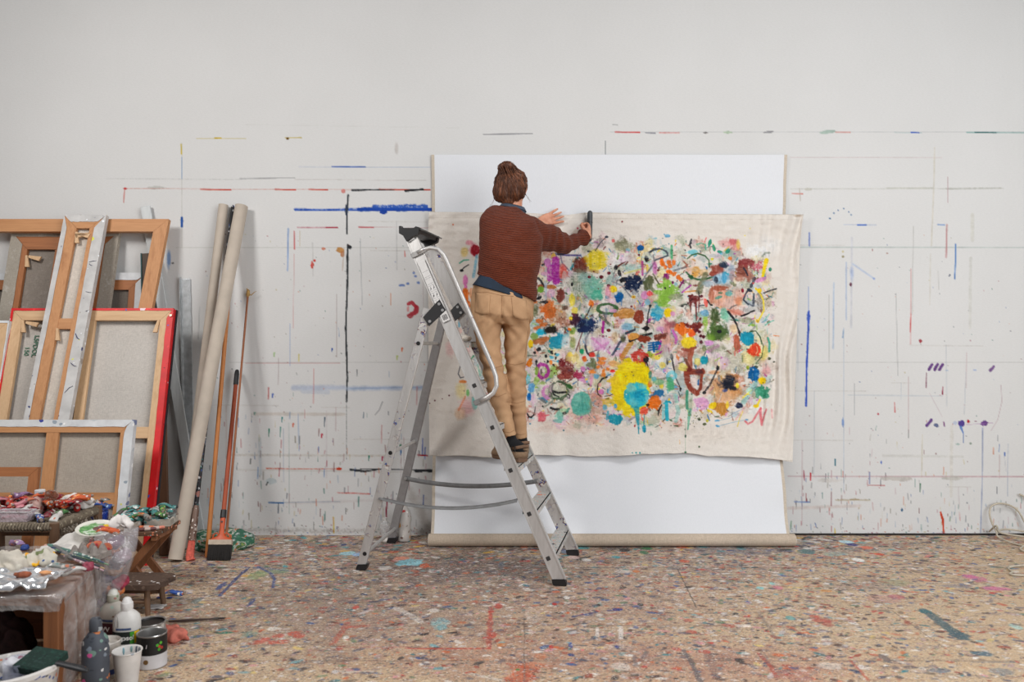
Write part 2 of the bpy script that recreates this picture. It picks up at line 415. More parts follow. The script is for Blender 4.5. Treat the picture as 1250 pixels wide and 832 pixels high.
S([(352, 279), (351, 330)], 2.4, (120, 155, 215), .65); S([(359, 282), (359.5, 304)], 1.7, (205, 75, 75), .75); S([(359, 310), (358, 400)], .9, (215, 140, 140), .5)
S([(366, 282), (366, 300)], 1, (210, 190, 160), .6)
B(381, 323, 2.6, 5, (215, 65, 55), .9, rough=.6); B(384, 318, 1.5, 2, (215, 65, 55)); B(395, 303.5, 3, 1.8, (215, 120, 90), .8)
B(416, 305, 5, 3.5, (205, 140, 70), .85, rough=.7); B(418, 310, 2.5, 4, (190, 110, 60), .7)
S([(498, 371), (503, 369), (507, 374)], 5, (196, 62, 72), .92, rough=.5); S([(500, 385), (508, 381), (508, 375)], 7, (190, 50, 62), .9, rough=.6); B(498, 377, 2, 4, (225, 140, 140), .7)
for x_, y_ in ((505, 333), (507, 337), (498, 346), (492, 348), (489, 348), (511, 345)): B(x_, y_, 2.4, 1.8, (90, 120, 190), .75, .4, .6)
S([(477, 358), (477, 372)], 1.4, (225, 140, 100), .8); S([(494, 306), (494.5, 313)], 1.3, (215, 90, 80), .85); S([(420, 302), (418, 330)], 1.6, (190, 160, 140), .5)
B(484, 180, 3, 9, (200, 190, 184), .6, .6)
S([(358, 473), (420, 473)], 9, (178, 190, 216), .6, .7, .3); S([(424, 474), (524, 473)], 8, (182, 196, 220), .7, .7, .4); S([(428, 474), (524, 472)], 2.5, (150, 170, 205), .5); S([(370, 477), (400, 478)], 7, (190, 200, 220), .4)
S([(300, 443), (415, 443)], 1.0, (200, 130, 130), .5); S([(310, 505), (420, 505.5)], 5, (214, 202, 190), .6, .5); S([(280, 555), (470, 556)], 3.5, (205, 194, 180), .6, .6, tex=.5)
S([(325, 571.5), (355, 572), (416, 572)], 1.7, (215, 100, 75), .8, tex=.5); B(414, 572, 3.5, 2, (225, 75, 45)); S([(290, 573), (525, 576)], 3, (210, 205, 198), .5)
S([(428, 573), (445, 575), (462, 573)], 4.2, BK, .9, rough=.6, w1=1.5); S([(440, 572), (525, 573.5)], 1.6, (60, 62, 64), .85); S([(508, 574), (527, 574.5)], 4.5, BK, .95, rough=.5)
S([(328, 613), (346, 613.5)], 2.4, (60, 110, 170), .9); S([(346, 613), (415, 612)], 1.3, (140, 165, 195), .6); S([(350, 614), (520, 608)], 5, (214, 200, 196), .35, .7)
S([(412, 601), (452, 602.5)], 1.8, (215, 90, 80), .75, tex=.4); S([(407, 631), (407.3, 650)], 1.8, (232, 200, 50), .95); S([(473, 608), (471.5, 622), (472, 631)], 2.2, (150, 30, 60), .95)
S([(479, 610), (478, 614)], 2, (140, 30, 70)); S([(354, 395), (354, 446)], 2, (150, 170, 215), .55); S([(383, 450), (382.5, 492)], 1.2, (215, 120, 120), .6)
S([(364, 505), (365, 550)], 1.3, (120, 150, 200), .5); S([(317, 535), (318, 578)], 5, (196, 206, 212), .5, .6); B(331, 587, 7, 4, (190, 205, 208), .6); S([(327, 588), (325, 592)], 2, BK)
for x_, y_, h_, c_ in ((328, 480, 14, (190, 50, 50)), (333, 483, 4, (60, 90, 180)), (344.5, 512, 6, (0, 120, 120)), (328.5, 528, 9, (20, 120, 90)), (342.5, 527, 12, (90, 150, 140)), (396.5, 515, 11, (50, 70, 90)), (389, 549, 7, (50, 90, 170)), (358, 519, 4, (220, 90, 60)), (306, 563, 6, (50, 60, 60)), (315, 577, 14, (110, 150, 200)), (396, 577, 10, (120, 150, 200)), (399, 566, 7, (170, 40, 60)), (393, 532, 4, (210, 60, 80)), (405.5, 427, 3, (40, 80, 170)), (335, 433, 5, (170, 200, 140)), (365, 437, 9, (225, 205, 90)), (485, 437, 5, (190, 205, 120)), (491, 427, 4, (230, 100, 50)), (436, 455, 8, (90, 95, 100)), (444, 507, 7, (90, 110, 130)), (450.5, 559, 6, (0, 120, 90)), (489.5, 552.6, 5, (40, 110, 190)), (489, 545, 4, (30, 120, 80)), (467, 560, 5, (170, 40, 70)), (354, 507, 8, (150, 170, 200)), (311, 505, 3, (140, 180, 170)), (509, 483, 22, (215, 150, 150)), (466, 530, 22, (215, 150, 150)), (438, 612, 12, (60, 130, 120)), (340, 620, 12, (60, 70, 90)), (517, 612, 16, (50, 90, 180)), (516, 545, 20, (70, 100, 200)), (519, 553, 14, (70, 100, 200)), (461, 600, 14, (50, 100, 190))):
    S([(x_, y_-h_/2), (x_-.5, y_+h_/2)], 2.1 if h_ > 5 else 3, c_, .85, w1=1.3)
S([(510, 555), (522, 556)], 1.8, (190, 50, 60)); S([(467, 490), (463, 500), (458, 506)], 1.2, (120, 120, 125), .7)
g = np.random.default_rng(77)
PALW = [(170, 60, 70), (60, 90, 160), (70, 120, 110), (90, 90, 90), (120, 110, 95), (215, 110, 70), (150, 170, 195), (60, 65, 80), (200, 180, 120), (120, 60, 60), (190, 140, 150)]
for i in range(190):      # short runs and drips, thicker towards the floor
    x_ = g.uniform(285, 526) if i % 5 else g.uniform(222, 300); y_ = 650-abs(g.normal(0, 75)); h_ = g.uniform(2, 11)
    S([(x_, y_-h_), (x_+g.normal(0, .4), y_)], g.uniform(.7, 1.6), PALW[g.integers(len(PALW))], g.uniform(.25, .7))
for i in range(170):
    x_ = g.uniform(962, 1250); y_ = 650-abs(g.normal(0, 50)); h_ = g.uniform(2, 10)
    S([(x_, y_-h_), (x_+g.normal(0, .4), y_)], g.uniform(.6, 1.3), PALW[g.integers(len(PALW))], g.uniform(.3, .75))
for i in range(420):      # stray dots
    x_ = g.uniform(225, 526) if i % 3 else g.uniform(962, 1250); y_ = g.uniform(285, 650)
    B(x_, y_, g.uniform(.4, 1.1), g.uniform(.4, 1.2), PALW[g.integers(len(PALW))], g.uniform(.3, .8), .4, .2)
for i in range(34):       # faint verticals and horizontals left over from work taken down
    x_ = g.uniform(225, 526) if i % 2 else g.uniform(965, 1240); y_ = g.uniform(260, 600); h_ = g.uniform(20, 120)
    c_ = PALW[g.integers(len(PALW))]; c_ = tuple(v*.4+200*.6 for v in c_)
    S([(x_, y_), (x_+g.normal(0, 1), min(650, y_+h_))], 1.1, c_, .45)
    if i % 3 == 0: S([(x_-h_*.6, y_), (x_+h_*.6, y_+.6)], 1.3, (205, 198, 190), .5, tex=.4)
# the right-hand field
S([(751, 161), (781, 161.4)], 2.1, (215, 60, 60), .95); S([(805, 162), (829, 162)], 1.8, (222, 120, 115), .85, tex=.3)
S([(788, 162), (800, 162.5)], 1.5, (130, 130, 140), .8); B(861, 162, 3, 1.1, (120, 115, 110)); B(888, 161.5, 6, 1.6, (190, 208, 180), .9); B(938, 161.2, 7, 1.6, (160, 158, 160), .9, ang=-8)
B(1010, 161, 11, 2.4, (178, 196, 184), .95, ang=-6); S([(1020, 161.2), (1038, 161.4)], 1.5, (225, 150, 140), .8); S([(1092, 161.5), (1125, 162)], 1, (160, 190, 190), .6)
S([(1112, 161.6), (1122, 162)], 2.1, (60, 100, 200)); S([(1180, 161.5), (1250, 162)], 1.8, (150, 185, 180), .8); S([(1190, 161.5), (1216, 162)], 2.1, (60, 110, 110), .8)
S([(739, 172), (739, 188)], 1.4, (110, 118, 120), .85); S([(748, 152), (754, 152.5)], 1.2, (140, 140, 140), .7)
S([(965, 192), (1150, 192.4)], 1.1, (214, 190, 190), .55); S([(965, 230.5), (1225, 230)], 1.6, (208, 206, 198), .6); S([(1082, 229.5), (1138, 229.5)], 3, (205, 203, 192), .7); B(987, 231, 5, 2, (208, 204, 190), .7); S([(1155, 230.2), (1222, 229.6)], 2.6, (195, 193, 184), .7, tex=.3)
S([(967, 236), (980, 236.5)], 1.6, (222, 130, 120), .8); S([(976, 230), (977, 245)], 1.4, (190, 175, 160), .6)
S([(1141, 180), (1140, 226), (1137, 300)], 2.1, (216, 206, 186), .6); S([(1136, 310), (1135, 372)], 1.6, (220, 212, 196), .5); S([(1157, 216), (1157, 247)], 1.4, (200, 160, 165), .7)
S([(1156, 274), (1155, 314)], 2.3, (195, 130, 130), .65, w1=2.8); S([(1166.5, 298), (1166.5, 315), (1165.5, 340)], 2.4, (95, 140, 205), .8); S([(1187, 262), (1187, 293)], 5, (222, 218, 206), .6); S([(1185, 315), (1184, 400)], 4, (220, 217, 208), .5)
S([(1112, 328), (1111.5, 420)], 1.2, (218, 130, 130), .6); S([(1112, 383), (1111, 405)], 2, (215, 85, 85), .75)
for x_, y_ in ((1013, 266.5), (1018, 260), (1023, 256.5), (1030, 254.5), (1036, 258.5), (1039, 262)): B(x_, y_, 1.2, 1.2, (60, 110, 160))
S([(1030, 274.3), (1070, 274.5)], 1, (150, 170, 210), .6); S([(1047, 274.3), (1057, 274.3)], 2.6, (80, 120, 205), .85); S([(1145, 274), (1153, 274.3)], 2.2, (110, 150, 210), .8)
S([(988, 284), (988, 300)], 1.8, (80, 110, 200), .85); S([(987, 350), (987, 390)], 2, (130, 155, 215), .7); S([(987.5, 380), (986.5, 405), (985, 440), (984, 495)], 3.0, (55, 88, 195), .95, rough=.4); B(987, 388, 2.2, 10, (70, 100, 200), .8)
S([(1018, 345), (1017, 425)], 1.9, (165, 188, 222), .65); S([(1040, 290), (1039, 400)], 3.2, (205, 205, 216), .5, .6); S([(1033, 320), (1033, 390)], 1.8, (150, 175, 220), .6); B(1040, 333, 3.5, 12, (175, 190, 225), .7, .7); S([(1041, 322), (1067, 340)], 3.6, (180, 196, 226), .6, .7); B(1038.5, 347, 1.6, 2.4, (110, 60, 80)); B(1067, 340, 2, 2, (140, 160, 210), .7)
B(1029, 307, 1.5, 1.5, (215, 200, 150)); B(1029, 313, 2, 1.4, (165, 155, 120)); B(1065, 305, 1, 1.5, (150, 60, 60)); B(1083, 309, 1.2, 1, (170, 110, 90)); B(1159, 336, 1.2, 2.6, (80, 90, 110), .8, ang=20)
S([(1030, 402), (1028.6, 412)], 2, (120, 155, 195), .8); B(1124, 416.5, 2.6, 2.6, (165, 50, 60), .85, rough=.7)
for x_ in (1136, 1143, 1149): S([(x_+1.6, 444.5), (x_-2.2, 451)], 4.2, (102, 60, 128), .9, rough=.5)
S([(1213, 447.5), (1209, 452)], 4, (120, 80, 140), .85, rough=.5); B(1190, 451.5, 3, 1.1, (150, 170, 215), .6); B(1156, 452, 2, 1, (150, 180, 220), .7)
S([(1131, 455), (1130.5, 473)], 1.5, (130, 70, 90), .85, tex=.3); S([(1151, 472), (1150.5, 481)], 1.8, (150, 50, 75), .85); S([(1092, 491), (1092.5, 503)], 1.6, (205, 90, 90), .8, tex=.3); B(1072, 505, 1.3, 1.6, (195, 40, 60))
S([(1035, 482), (1150, 483)], 1.4, (190, 200, 210), .5); S([(1030, 400), (1030, 600)], 1.1, (185, 196, 214), .6); B(1029, 515, 1.4, 6, (120, 150, 205), .8)
S([(1137, 512.5), (1131.5, 519)], 4.5, (104, 66, 136), .92, rough=.5); B(1143, 519, 3.4, 2.2, (90, 100, 140), .85, rough=.6, ang=20); S([(1152, 515), (1153, 520)], 1.8, (120, 60, 120), .8); B(1166, 516, 3, 2.5, (190, 200, 225), .7)
B(1173.5, 517, 4.6, 4.6, (86, 66, 148), .95, rough=.5); S([(1173, 521), (1176, 529)], 4.5, (95, 130, 195), .85, w1=1.5); B(1182, 514, 2, 2.2, (195, 50, 60)); B(1191, 514, 2, 1, (140, 80, 110)); B(1200.5, 516.5, 4.4, 4, (112, 70, 140), .95, rough=.7); S([(1180, 518), (1212, 516)], .9, (190, 150, 190), .6)
S([(1222, 470), (1223, 490), (1218, 512), (1210, 525)], .9, (190, 150, 160), .55); S([(1135, 480), (1150, 508)], .8, (200, 170, 180), .5); S([(1176, 530), (1176, 540)], 1.2, (60, 100, 170), .8)
S([(1199.5, 522), (1199, 590), (1197, 650)], 1.6, (150, 160, 192), .75); B(1226.5, 554, 1.5, 3, (90, 120, 190), .8); S([(1226, 556), (1228, 575)], .8, (190, 190, 200), .6)
S([(1126, 530), (1125, 582)], 1.7, (212, 202, 180), .6); S([(1162, 520), (1161, 605)], 4.5, (224, 218, 208), .6); S([(1078, 556), (1175, 557)], 4, (220, 217, 210), .6, .6)
S([(962, 581), (1250, 581.5)], 1.7, (206, 168, 172), .75); B(1095, 584, 20, 3, (208, 200, 192), .8, rough=.5); B(1165, 583.5, 14, 2.6, (205, 200, 192), .8, rough=.5); B(1013, 586, 17, 2.6, (220, 212, 205), .6)
S([(970, 612), (988, 612.5)], 1.8, (120, 150, 205), .75); S([(1020, 610), (1062, 610)], 1.9, (188, 170, 140), .75, rough=.6); B(1043, 609.5, 7, 1.7, (178, 160, 128), .8); S([(962, 620), (1050, 617)], 5, (226, 208, 200), .6, .6); S([(1060, 592), (1080, 592.3)], 1.4, (190, 90, 90), .7)
S([(1061.5, 576), (1061.5, 590)], 1.6, (130, 135, 175), .8); S([(1019.5, 560), (1019.6, 568)], 1.6, (50, 110, 130), .9); B(1076, 564, 1.2, 2.4, (50, 90, 190)); S([(989.5, 577), (989.3, 586)], 2.2, (200, 40, 50), .9); S([(981, 574), (982, 586)], 1.5, (170, 60, 80), .7); S([(1123.4, 590), (1123, 600)], 1.6, (60, 110, 80), .9); S([(1015, 600), (1014.6, 617)], 1.5, (160, 110, 115), .8)
B(1169, 542, 3, 1.2, (150, 180, 170), .7); B(1185, 541, 2, 1.3, (120, 140, 120), .8); S([(1148, 625), (1151, 634), (1152, 650)], 3.0, (214, 70, 38), .95, rough=.5); S([(1144, 651), (1154, 651)], 1.8, (150, 40, 110)); S([(1019, 645), (1019.4, 651)], 2, (225, 190, 60)); S([(1171, 625), (1172, 635)], 2, (215, 130, 130), .6, tex=.6); B(1101, 622, 1.2, 2.3, (50, 100, 140))
S([(966, 636), (965, 646)], 2.2, (120, 160, 130), .8)
S([(180, 646), (526, 648)], 7, (130, 118, 108), .38, .9, .9, tex=.7); S([(500, 600), (522, 640)], 14, (190, 180, 172), .5, .8, .6)
for i in range(260):      # spatter along the foot of the wall
    x_ = g.uniform(180, 526) if i % 3 else g.uniform(962, 1250)
    B(x_, 652-abs(g.normal(0, 5)), g.uniform(.5, 1.6), g.uniform(.4, 1.0), PALW[g.integers(len(PALW))], .8, .4, .3)
Pts = np.zeros((w.H, w.W, 3)); xs = np.arange(w.W)+110.; ys = np.arange(w.H)+130.
Pts[:, :, 0] = ((xs-625)*CY/F)[None, :]; Pts[:, :, 2] = (CZ-(ys-416)*CY/F)[:, None]
Pts[-1, :, 2] = 0.0
x0, x1, z1 = Pts[0, 0, 0], Pts[0, -1, 0], Pts[0, 0, 2]
ev, ef = [], []
def exq(a, b, c, d):
    k = len(ev); ev.extend([(a, 0, c), (b, 0, c), (b, 0, d), (a, 0, d)]); ef.append((k, k+1, k+2, k+3))
exq(-7, x0, 0, z1); exq(x1, 7, 0, z1); exq(-7, 7, z1, 4.2)
k = len(ev); ev += [(-7, .15, 0), (7, .15, 0), (7, .15, 4.2), (-7, .15, 4.2)]; ef.append((k+3, k+2, k+1, k))
ev += [(-7, 0, 4.2), (7, 0, 4.2), (7, .15, 4.2), (-7, .15, 4.2)]; ef.append((k+4, k+5, k+6, k+7))
base = tuple(v*k for v, k in zip(lin(WALLC), (.765, .785, .80)))
me = grid_mesh('wall_back', Pts, w.linear()*np.array((.765, .785, .80)), (ev, ef), base)
nt = NT('whitewashed_boards'); at = nt.n('ShaderNodeAttribute', attribute_name='paint')
co = coords(nt); n1 = noise(nt, co, 1.3, 4); n2 = noise(nt, coords(nt, (1, 1, 3)), 60, 4, .7)
c = mixc(nt, .35, at.outputs['Color'], ramp(nt, n1, [(.3, (.86, .86, .85)), (.7, (1, 1, 1))]), 'MULTIPLY')
c = mixc(nt, .22, c, ramp(nt, n2, [(.3, (.78, .77, .76)), (.6, (1, 1, 1))]), 'MULTIPLY')
mesh_obj('wall_back', me, finish(nt, c, .85, 0, n2, .25, .003, spec=.2)); struct(bpy.data.objects['wall_back'])
# gap where the boards stop above the floor, its shade a dark-coloured strip
mb = MB(); mb.box(P(962, 650, 0).x, -.006, .001, 6, 0, .012, ch=.001); struct(mb.build('gap_shade_1', plain((48, 42, 40), .9)))

# ---------------------------------------------------------------- floor
FX0, FX1, FY0, FY1 = -2.3, 3.2, -2.25, 0.0
FB = (200, 174, 142)
f = Ras(FX0*100, FY0*100, FX1*100, FY1*100, 2.0, FB, 5, 21)     # in centimetres
g = np.random.default_rng(9)
S, B = f.stroke, f.blob
for i in range(900):       # pressed flakes of the board
    x_, y_ = g.uniform(FX0*100, FX1*100), g.uniform(FY0*100, 0)
    c_ = [(216, 190, 156), (190, 160, 126), (222, 200, 168), (178, 146, 114), (206, 182, 152)][g.integers(5)]
    B(x_, y_, g.uniform(2, 6), g.uniform(.8, 2), c_, .6, .3, .3, ang=g.uniform(0, 180))
def W(px, py): v = G(px, py); return v.x*100, v.y*100
def fb(px, py, rx, ry, c, a=1, soft=.2, rough=.4, **kw):
    v = G(px, py); D = v.y+CY; B(v.x*100, v.y*100, rx*D/F*100, ry*D*D/(F*CZ)*100, c, a, soft, rough, **kw)
def fs(pts, wpx, c, a=1, **kw):
    q = [W(*p) for p in pts]; D = q[0][1]/100+CY; S(q, wpx*D/F*100*1.6, c, a, **kw)
# broad worn and tinted areas
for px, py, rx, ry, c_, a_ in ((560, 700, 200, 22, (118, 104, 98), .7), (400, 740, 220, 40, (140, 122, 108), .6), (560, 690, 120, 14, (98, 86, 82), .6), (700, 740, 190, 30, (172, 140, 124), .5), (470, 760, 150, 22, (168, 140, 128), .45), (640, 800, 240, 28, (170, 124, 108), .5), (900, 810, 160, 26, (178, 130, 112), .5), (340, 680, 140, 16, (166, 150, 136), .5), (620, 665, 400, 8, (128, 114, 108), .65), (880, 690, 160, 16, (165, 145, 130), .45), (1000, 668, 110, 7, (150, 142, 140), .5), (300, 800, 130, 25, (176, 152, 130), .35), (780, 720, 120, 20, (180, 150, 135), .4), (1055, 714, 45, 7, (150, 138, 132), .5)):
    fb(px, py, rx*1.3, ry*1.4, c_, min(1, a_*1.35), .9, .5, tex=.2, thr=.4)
for i in range(2600):      # scuffs and wiped spills
    y_ = -abs(g.normal(0, 110)); x_ = g.uniform(FX0*100, 170+130*g.random()); L_ = g.uniform(3, 22); a_ = g.normal(0, .25)
    if y_ < FY0*100: continue
    S([(x_, y_), (x_+L_*math.cos(a_), y_+L_*math.sin(a_)*.5)], g.uniform(.5, 2.4), [(134, 118, 110), (206, 196, 188), (150, 104, 88), (112, 98, 94), (176, 140, 116), (150, 136, 130), (98, 90, 92), (190, 170, 152)][g.integers(8)], g.uniform(.35, .8), tex=.75, thr=.52, rough=.8)
PALF = [((232, 226, 220), 22), ((206, 198, 196), 16), ((128, 116, 122), 16), ((96, 92, 104), 12), ((84, 62, 56), 12), ((160, 82, 64), 14), ((196, 110, 80), 9), ((140, 120, 100), 14), ((54, 66, 96), 8), ((60, 92, 150), 5), ((64, 130, 138), 6), ((126, 172, 178), 4), ((98, 128, 96), 5), ((214, 110, 60), 5), ((216, 150, 154), 5), ((44, 40, 42), 9), ((190, 60, 56), 4), ((226, 200, 120), 3), ((186, 156, 150), 14)]
cs = [p[0] for p in PALF]; pr = np.array([p[1] for p in PALF], float); pr /= pr.sum()
NCH = 42000
ci = g.choice(len(cs), NCH, p=pr)
for i in range(NCH):
    y_ = -abs(g.normal(0, 95)) if i % 2 else g.uniform(FY0*100, 0)
    if y_ < FY0*100: continue
    x_ = g.uniform(FX0*100, FX1*100)
    dens = f.nz[min(f.H-1, int((y_-FY0*100)*2)), min(f.W-1, int((x_-FX0*100)*2))]
    right = max(0, (x_-140)/140)
    if dens < .30+.25*g.random()*right and y_ < -22: continue
    if g.random() < right*.45 and y_ < -35: continue
    r_ = .3+1.15*g.random()**4
    B(x_, y_, r_*g.uniform(1, 2.4), r_, cs[ci[i]], g.uniform(.55, 1), .3, .35, ang=g.normal(0, 35))
for i in range(500):       # larger dried skins near the wall
    x_ = g.uniform(-210, 300); y_ = -abs(g.normal(10, 28)); r_ = g.uniform(.8, 2.3)
    if x_ > 205 and g.random() < .6: continue
    c_ = [(236, 232, 226), (220, 214, 210), (60, 70, 120), (70, 160, 170), (40, 80, 80), (214, 100, 60), (232, 226, 220), (150, 130, 130), (90, 80, 90), (40, 38, 40), (230, 180, 70), (200, 60, 60)][g.integers(12)]
    B(x_, y_, r_*1.6, r_*.8, c_, .9, .2, .6, ang=g.normal(0, 25))
fb(502, 686, 18, 4.5, (150, 210, 222)); fb(490, 688, 9, 2.5, (140, 205, 218)); fb(518, 690, 6, 3, (204, 92, 52)); fb(425, 675, 11, 2.6, (170, 218, 228)); fb(437, 676.5, 8, 2.4, (150, 190, 232)); fb(490, 681, 10, 2.4, (222, 140, 112), .9); fb(470, 693, 8, 3, (228, 224, 220), .8)
fb(537, 760, 12, 8, (160, 198, 198), .75, tex=.4); fb(540, 765, 7, 4, (120, 180, 188), .7); fs([(484, 742), (500, 750), (512, 758)], 7, (222, 214, 206), .75, tex=.35); fb(529, 745, 8, 3, (222, 214, 208), .7)
fb(315, 701, 12, 6, (140, 164, 112), .75, tex=.2); fb(342, 697, 14, 3, (110, 150, 120), .6); fs([(304, 692), (288, 706), (268, 727)], 3, (56, 74, 128), .9, rough=.5); fb(270, 715, 4, 5, (60, 80, 140), .9); fs([(314, 691), (330, 699), (335, 706), (333, 717)], 2.6, (60, 84, 140), .85); fs([(314, 691), (362, 698)], 2, (60, 90, 140), .8)
fb(307, 735, 3, 5, (60, 80, 130), .9); fb(240, 733, 7, 4, (110, 130, 130), .7)
for px, py in ((322, 780), (340, 776), (332, 784), (318, 783), (345, 783), (358, 773), (365, 776)): fb(px, py, 8, 3, (206, 84, 66), .75, tex=.4)
fb(332, 767, 8, 3, (232, 226, 216), .9); fb(274, 772, 11, 1.6, (44, 120, 100), .9); fb(305, 773, 12, 4, (70, 130, 118), .5, tex=.6); fs([(320, 787), (388, 786)], 2.4, (110, 100, 96), .7, tex=.4)
fs([(466, 736), (600, 734.5)], 2.2, (180, 72, 60), .7, tex=.45); fs([(497, 791), (530, 791.5), (597, 791)], 3.6, (190, 74, 58), .92, tex=.2); fs([(599, 741), (598, 760), (597, 791)], 4.5, (188, 72, 58), .85, tex=.35, rough=.6); fb(602, 775, 5, 4, (188, 70, 56), .8); fb(608, 739, 6, 4, (188, 74, 62), .8)
fs([(420, 790), (500, 789)], 1.6, (176, 80, 68), .6, tex=.5); fs([(406, 786), (418, 770), (424, 760)], 6, (190, 84, 66), .7, tex=.5); fs([(424, 765), (448, 763)], 7, (196, 90, 72), .7, tex=.45); fb(422, 778, 4, 2.4, (230, 224, 216)); fb(434, 741, 5, 2.4, (200, 70, 60), .8)
fs([(500, 805), (600, 805)], 1.6, (206, 130, 80), .6, tex=.5); fs([(575, 822), (612, 830)], 5, (222, 216, 206), .8, tex=.3); fb(412, 806, 18, 6, (128, 106, 96), .6, tex=.4)
fb(634, 823, 22, 11, (202, 82, 50), .8, tex=.45, rough=.7); fb(650, 812, 22, 5, (200, 96, 60), .55, tex=.5); fb(632, 817, 3, 1.6, (60, 130, 60)); fb(612, 787, 6, 3, (204, 126, 66), .8); fb(660, 800, 8, 4, (206, 118, 72), .7, tex=.3)
fs([(699, 752.5), (714, 749), (728, 747)], 2.6, (46, 56, 120), .95, rough=.5); fs([(742, 745), (752, 744)], 2.4, (40, 52, 120), .9); fb(754, 743.5, 8, 1.8, (40, 54, 130)); fs([(802, 721), (825, 725)], 1.8, (60, 64, 100), .8)
fb(731, 738, 2.6, 1.5, (34, 32, 36)); fb(782, 737.5, 4, 1.8, (40, 36, 38)); fb(677, 737, 4, 2, (176, 50, 46)); fb(692, 729, 4, 2, (236, 232, 226)); fb(679, 722, 5, 1.2, (214, 116, 80)); fs([(634, 715), (639, 712)], 2.2, (236, 232, 228))
fs([(729, 766), (729, 776)], 3.2, (226, 218, 212), .85); fs([(758, 765), (758, 779)], 4, (228, 220, 214), .85); fb(758, 813, 13, 5, (224, 216, 208), .8, tex=.25); fb(756, 789, 18, 5, (200, 180, 172), .6, tex=.4); fb(650, 750, 12, 10, (206, 188, 174), .5, tex=.4)
fb(697, 787, 3, 4, (60, 84, 150)); fb(697, 799, 4, 2, (40, 60, 130)); fb(753, 789, 3, 2, (40, 60, 130)); fb(673, 789, 3, 2.4, (200, 60, 56)); fb(711, 793, 3, 1, (236, 120, 130)); fb(776, 765, 4, 2.4, (96, 110, 150), .8)
fs([(834, 793), (844, 808), (856, 834)], 4.4, (104, 96, 98), .85, tex=.2); fs([(775, 800), (776, 812)], 4, (110, 96, 96), .6); fs([(790, 795), (782, 806)], 4, (110, 100, 100), .5); fs([(862, 795), (872, 820)], 8, (120, 96, 92), .5, tex=.4)
fs([(827, 694), (850, 741)], .8, (40, 34, 32), .95, rough=.1)
for px, py, rx in ((826, 792, 8), (860, 795, 10), (845, 771, 7), (840, 757, 8), (890, 763, 9), (1003, 757, 13), (1010, 762, 8), (995, 752, 8)): fb(px, py, rx, 2.6, (188, 76, 62), .75, tex=.4)
fb(1003, 757, 14, 5, (178, 92, 78), .6, tex=.6)
fs([(1128, 744), (1145, 757), (1160, 768), (1176, 778)], 9, (64, 92, 100), .88, tex=.15, rough=.5, w1=6); fb(1172, 775, 14, 4, (64, 94, 104), .8, tex=.2); fb(1130, 746, 8, 3, (56, 104, 110), .9); fs([(1165, 780), (1186, 781)], 2, (56, 84, 96), .8)
fb(1199, 797.5, 14, 3.6, (72, 104, 122), .85); fb(1222, 819, 16, 5, (120, 128, 134), .6); fb(1147, 818, 16, 3.4, (90, 104, 124), .7, tex=.2); fb(1080, 803, 6, 5, (100, 90, 92), .7); fs([(1190, 807.5), (1240, 808)], 1.6, (90, 100, 112), .7)
fb(1189, 705, 12, 5, (206, 96, 146), .7, tex=.45, rough=.6); fb(1186, 704, 6, 2.2, (214, 110, 160), .8); fb(1217, 718, 18, 2.6, (212, 112, 156), .8, tex=.2); fb(1078, 731, 20, 6, (200, 140, 140), .45, tex=.4); fb(1095, 728, 10, 3, (190, 96, 110), .6); fb(1091, 710, 20, 5, (140, 150, 110), .45, tex=.4)
fb(1168, 715, 22, 2.6, (140, 128, 128), .7, tex=.2); fs([(1120, 713), (1185, 717)], 2.2, (150, 148, 146), .7); fb(1040, 664.5, 7, 2.2, (48, 44, 120)); fb(1033, 661, 10, 2, (196, 230, 240)); fb(1047, 683, 8, 2.8, (240, 238, 234)); fb(985, 673, 12, 3.4, (84, 124, 128), .9); fb(1020, 676, 18, 3, (150, 190, 190), .6, tex=.4); fb(1058, 668, 8, 2, (226, 120, 90)); fb(1072, 676, 7, 1.4, (216, 80, 50))
fb(1013, 812, 15, 5, (222, 208, 196), .85, tex=.2); fb(911, 763.5, 7, 2.6, (236, 222, 210)); fb(1240, 765, 7, 4, (170, 206, 200), .8); fb(950, 717, 6, 2.4, (226, 138, 152), .85); fb(928, 717.5, 5, 2, (150, 206, 206)); fb(942, 712, 4, 2, (160, 210, 206)); fb(965, 754, 6, 3, (100, 170, 170), .8); fb(1009, 721, 9, 1.6, (208, 140, 70), .8)
fs([(926, 797), (940, 812), (948, 826)], 4, (170, 66, 54), .7, tex=.4); fs([(1038, 806), (1050, 818), (1060, 830)], 3, (196, 84, 60), .7, tex=.3); fb(968, 822, 50, 16, (176, 92, 80), .45, .8, tex=.5); fb(903, 806, 6, 3, (50, 46, 44), .8); fs([(926, 747), (946, 777)], 3, (140, 126, 120), .6)
fb(761, 697, 14, 2, (206, 198, 192), .8); fb(752, 679.5, 6, 1.5, (64, 170, 180)); fb(835, 684.5, 7, 2, (208, 96, 62)); fb(776, 697, 5, 2, (206, 130, 80)); fb(839, 689, 4, 1.2, (34, 34, 38)); fb(717, 711, 3, 1, (60, 70, 130)); fb(700, 680, 8, 2.4, (226, 196, 190), .85); fb(716, 683, 6, 2, (234, 230, 226)); fb(690, 673, 6, 2, (150, 180, 220), .85); fb(786, 674, 6, 2, (50, 120, 80), .9); fb(762, 671, 8, 2.4, (50, 50, 54), .9); fb(710, 668.5, 12, 1.6, (70, 160, 170), .9); fb(790, 669, 8, 1.6, (50, 130, 80), .9); fb(640, 667, 5, 2, (230, 150, 120)); fb(612, 689, 4, 5, (110, 130, 150), .6)
fb(900, 672, 60, 6, (96, 108, 134), .45, tex=.55); fb(750, 668, 20, 3, (50, 48, 52), .6, tex=.4)
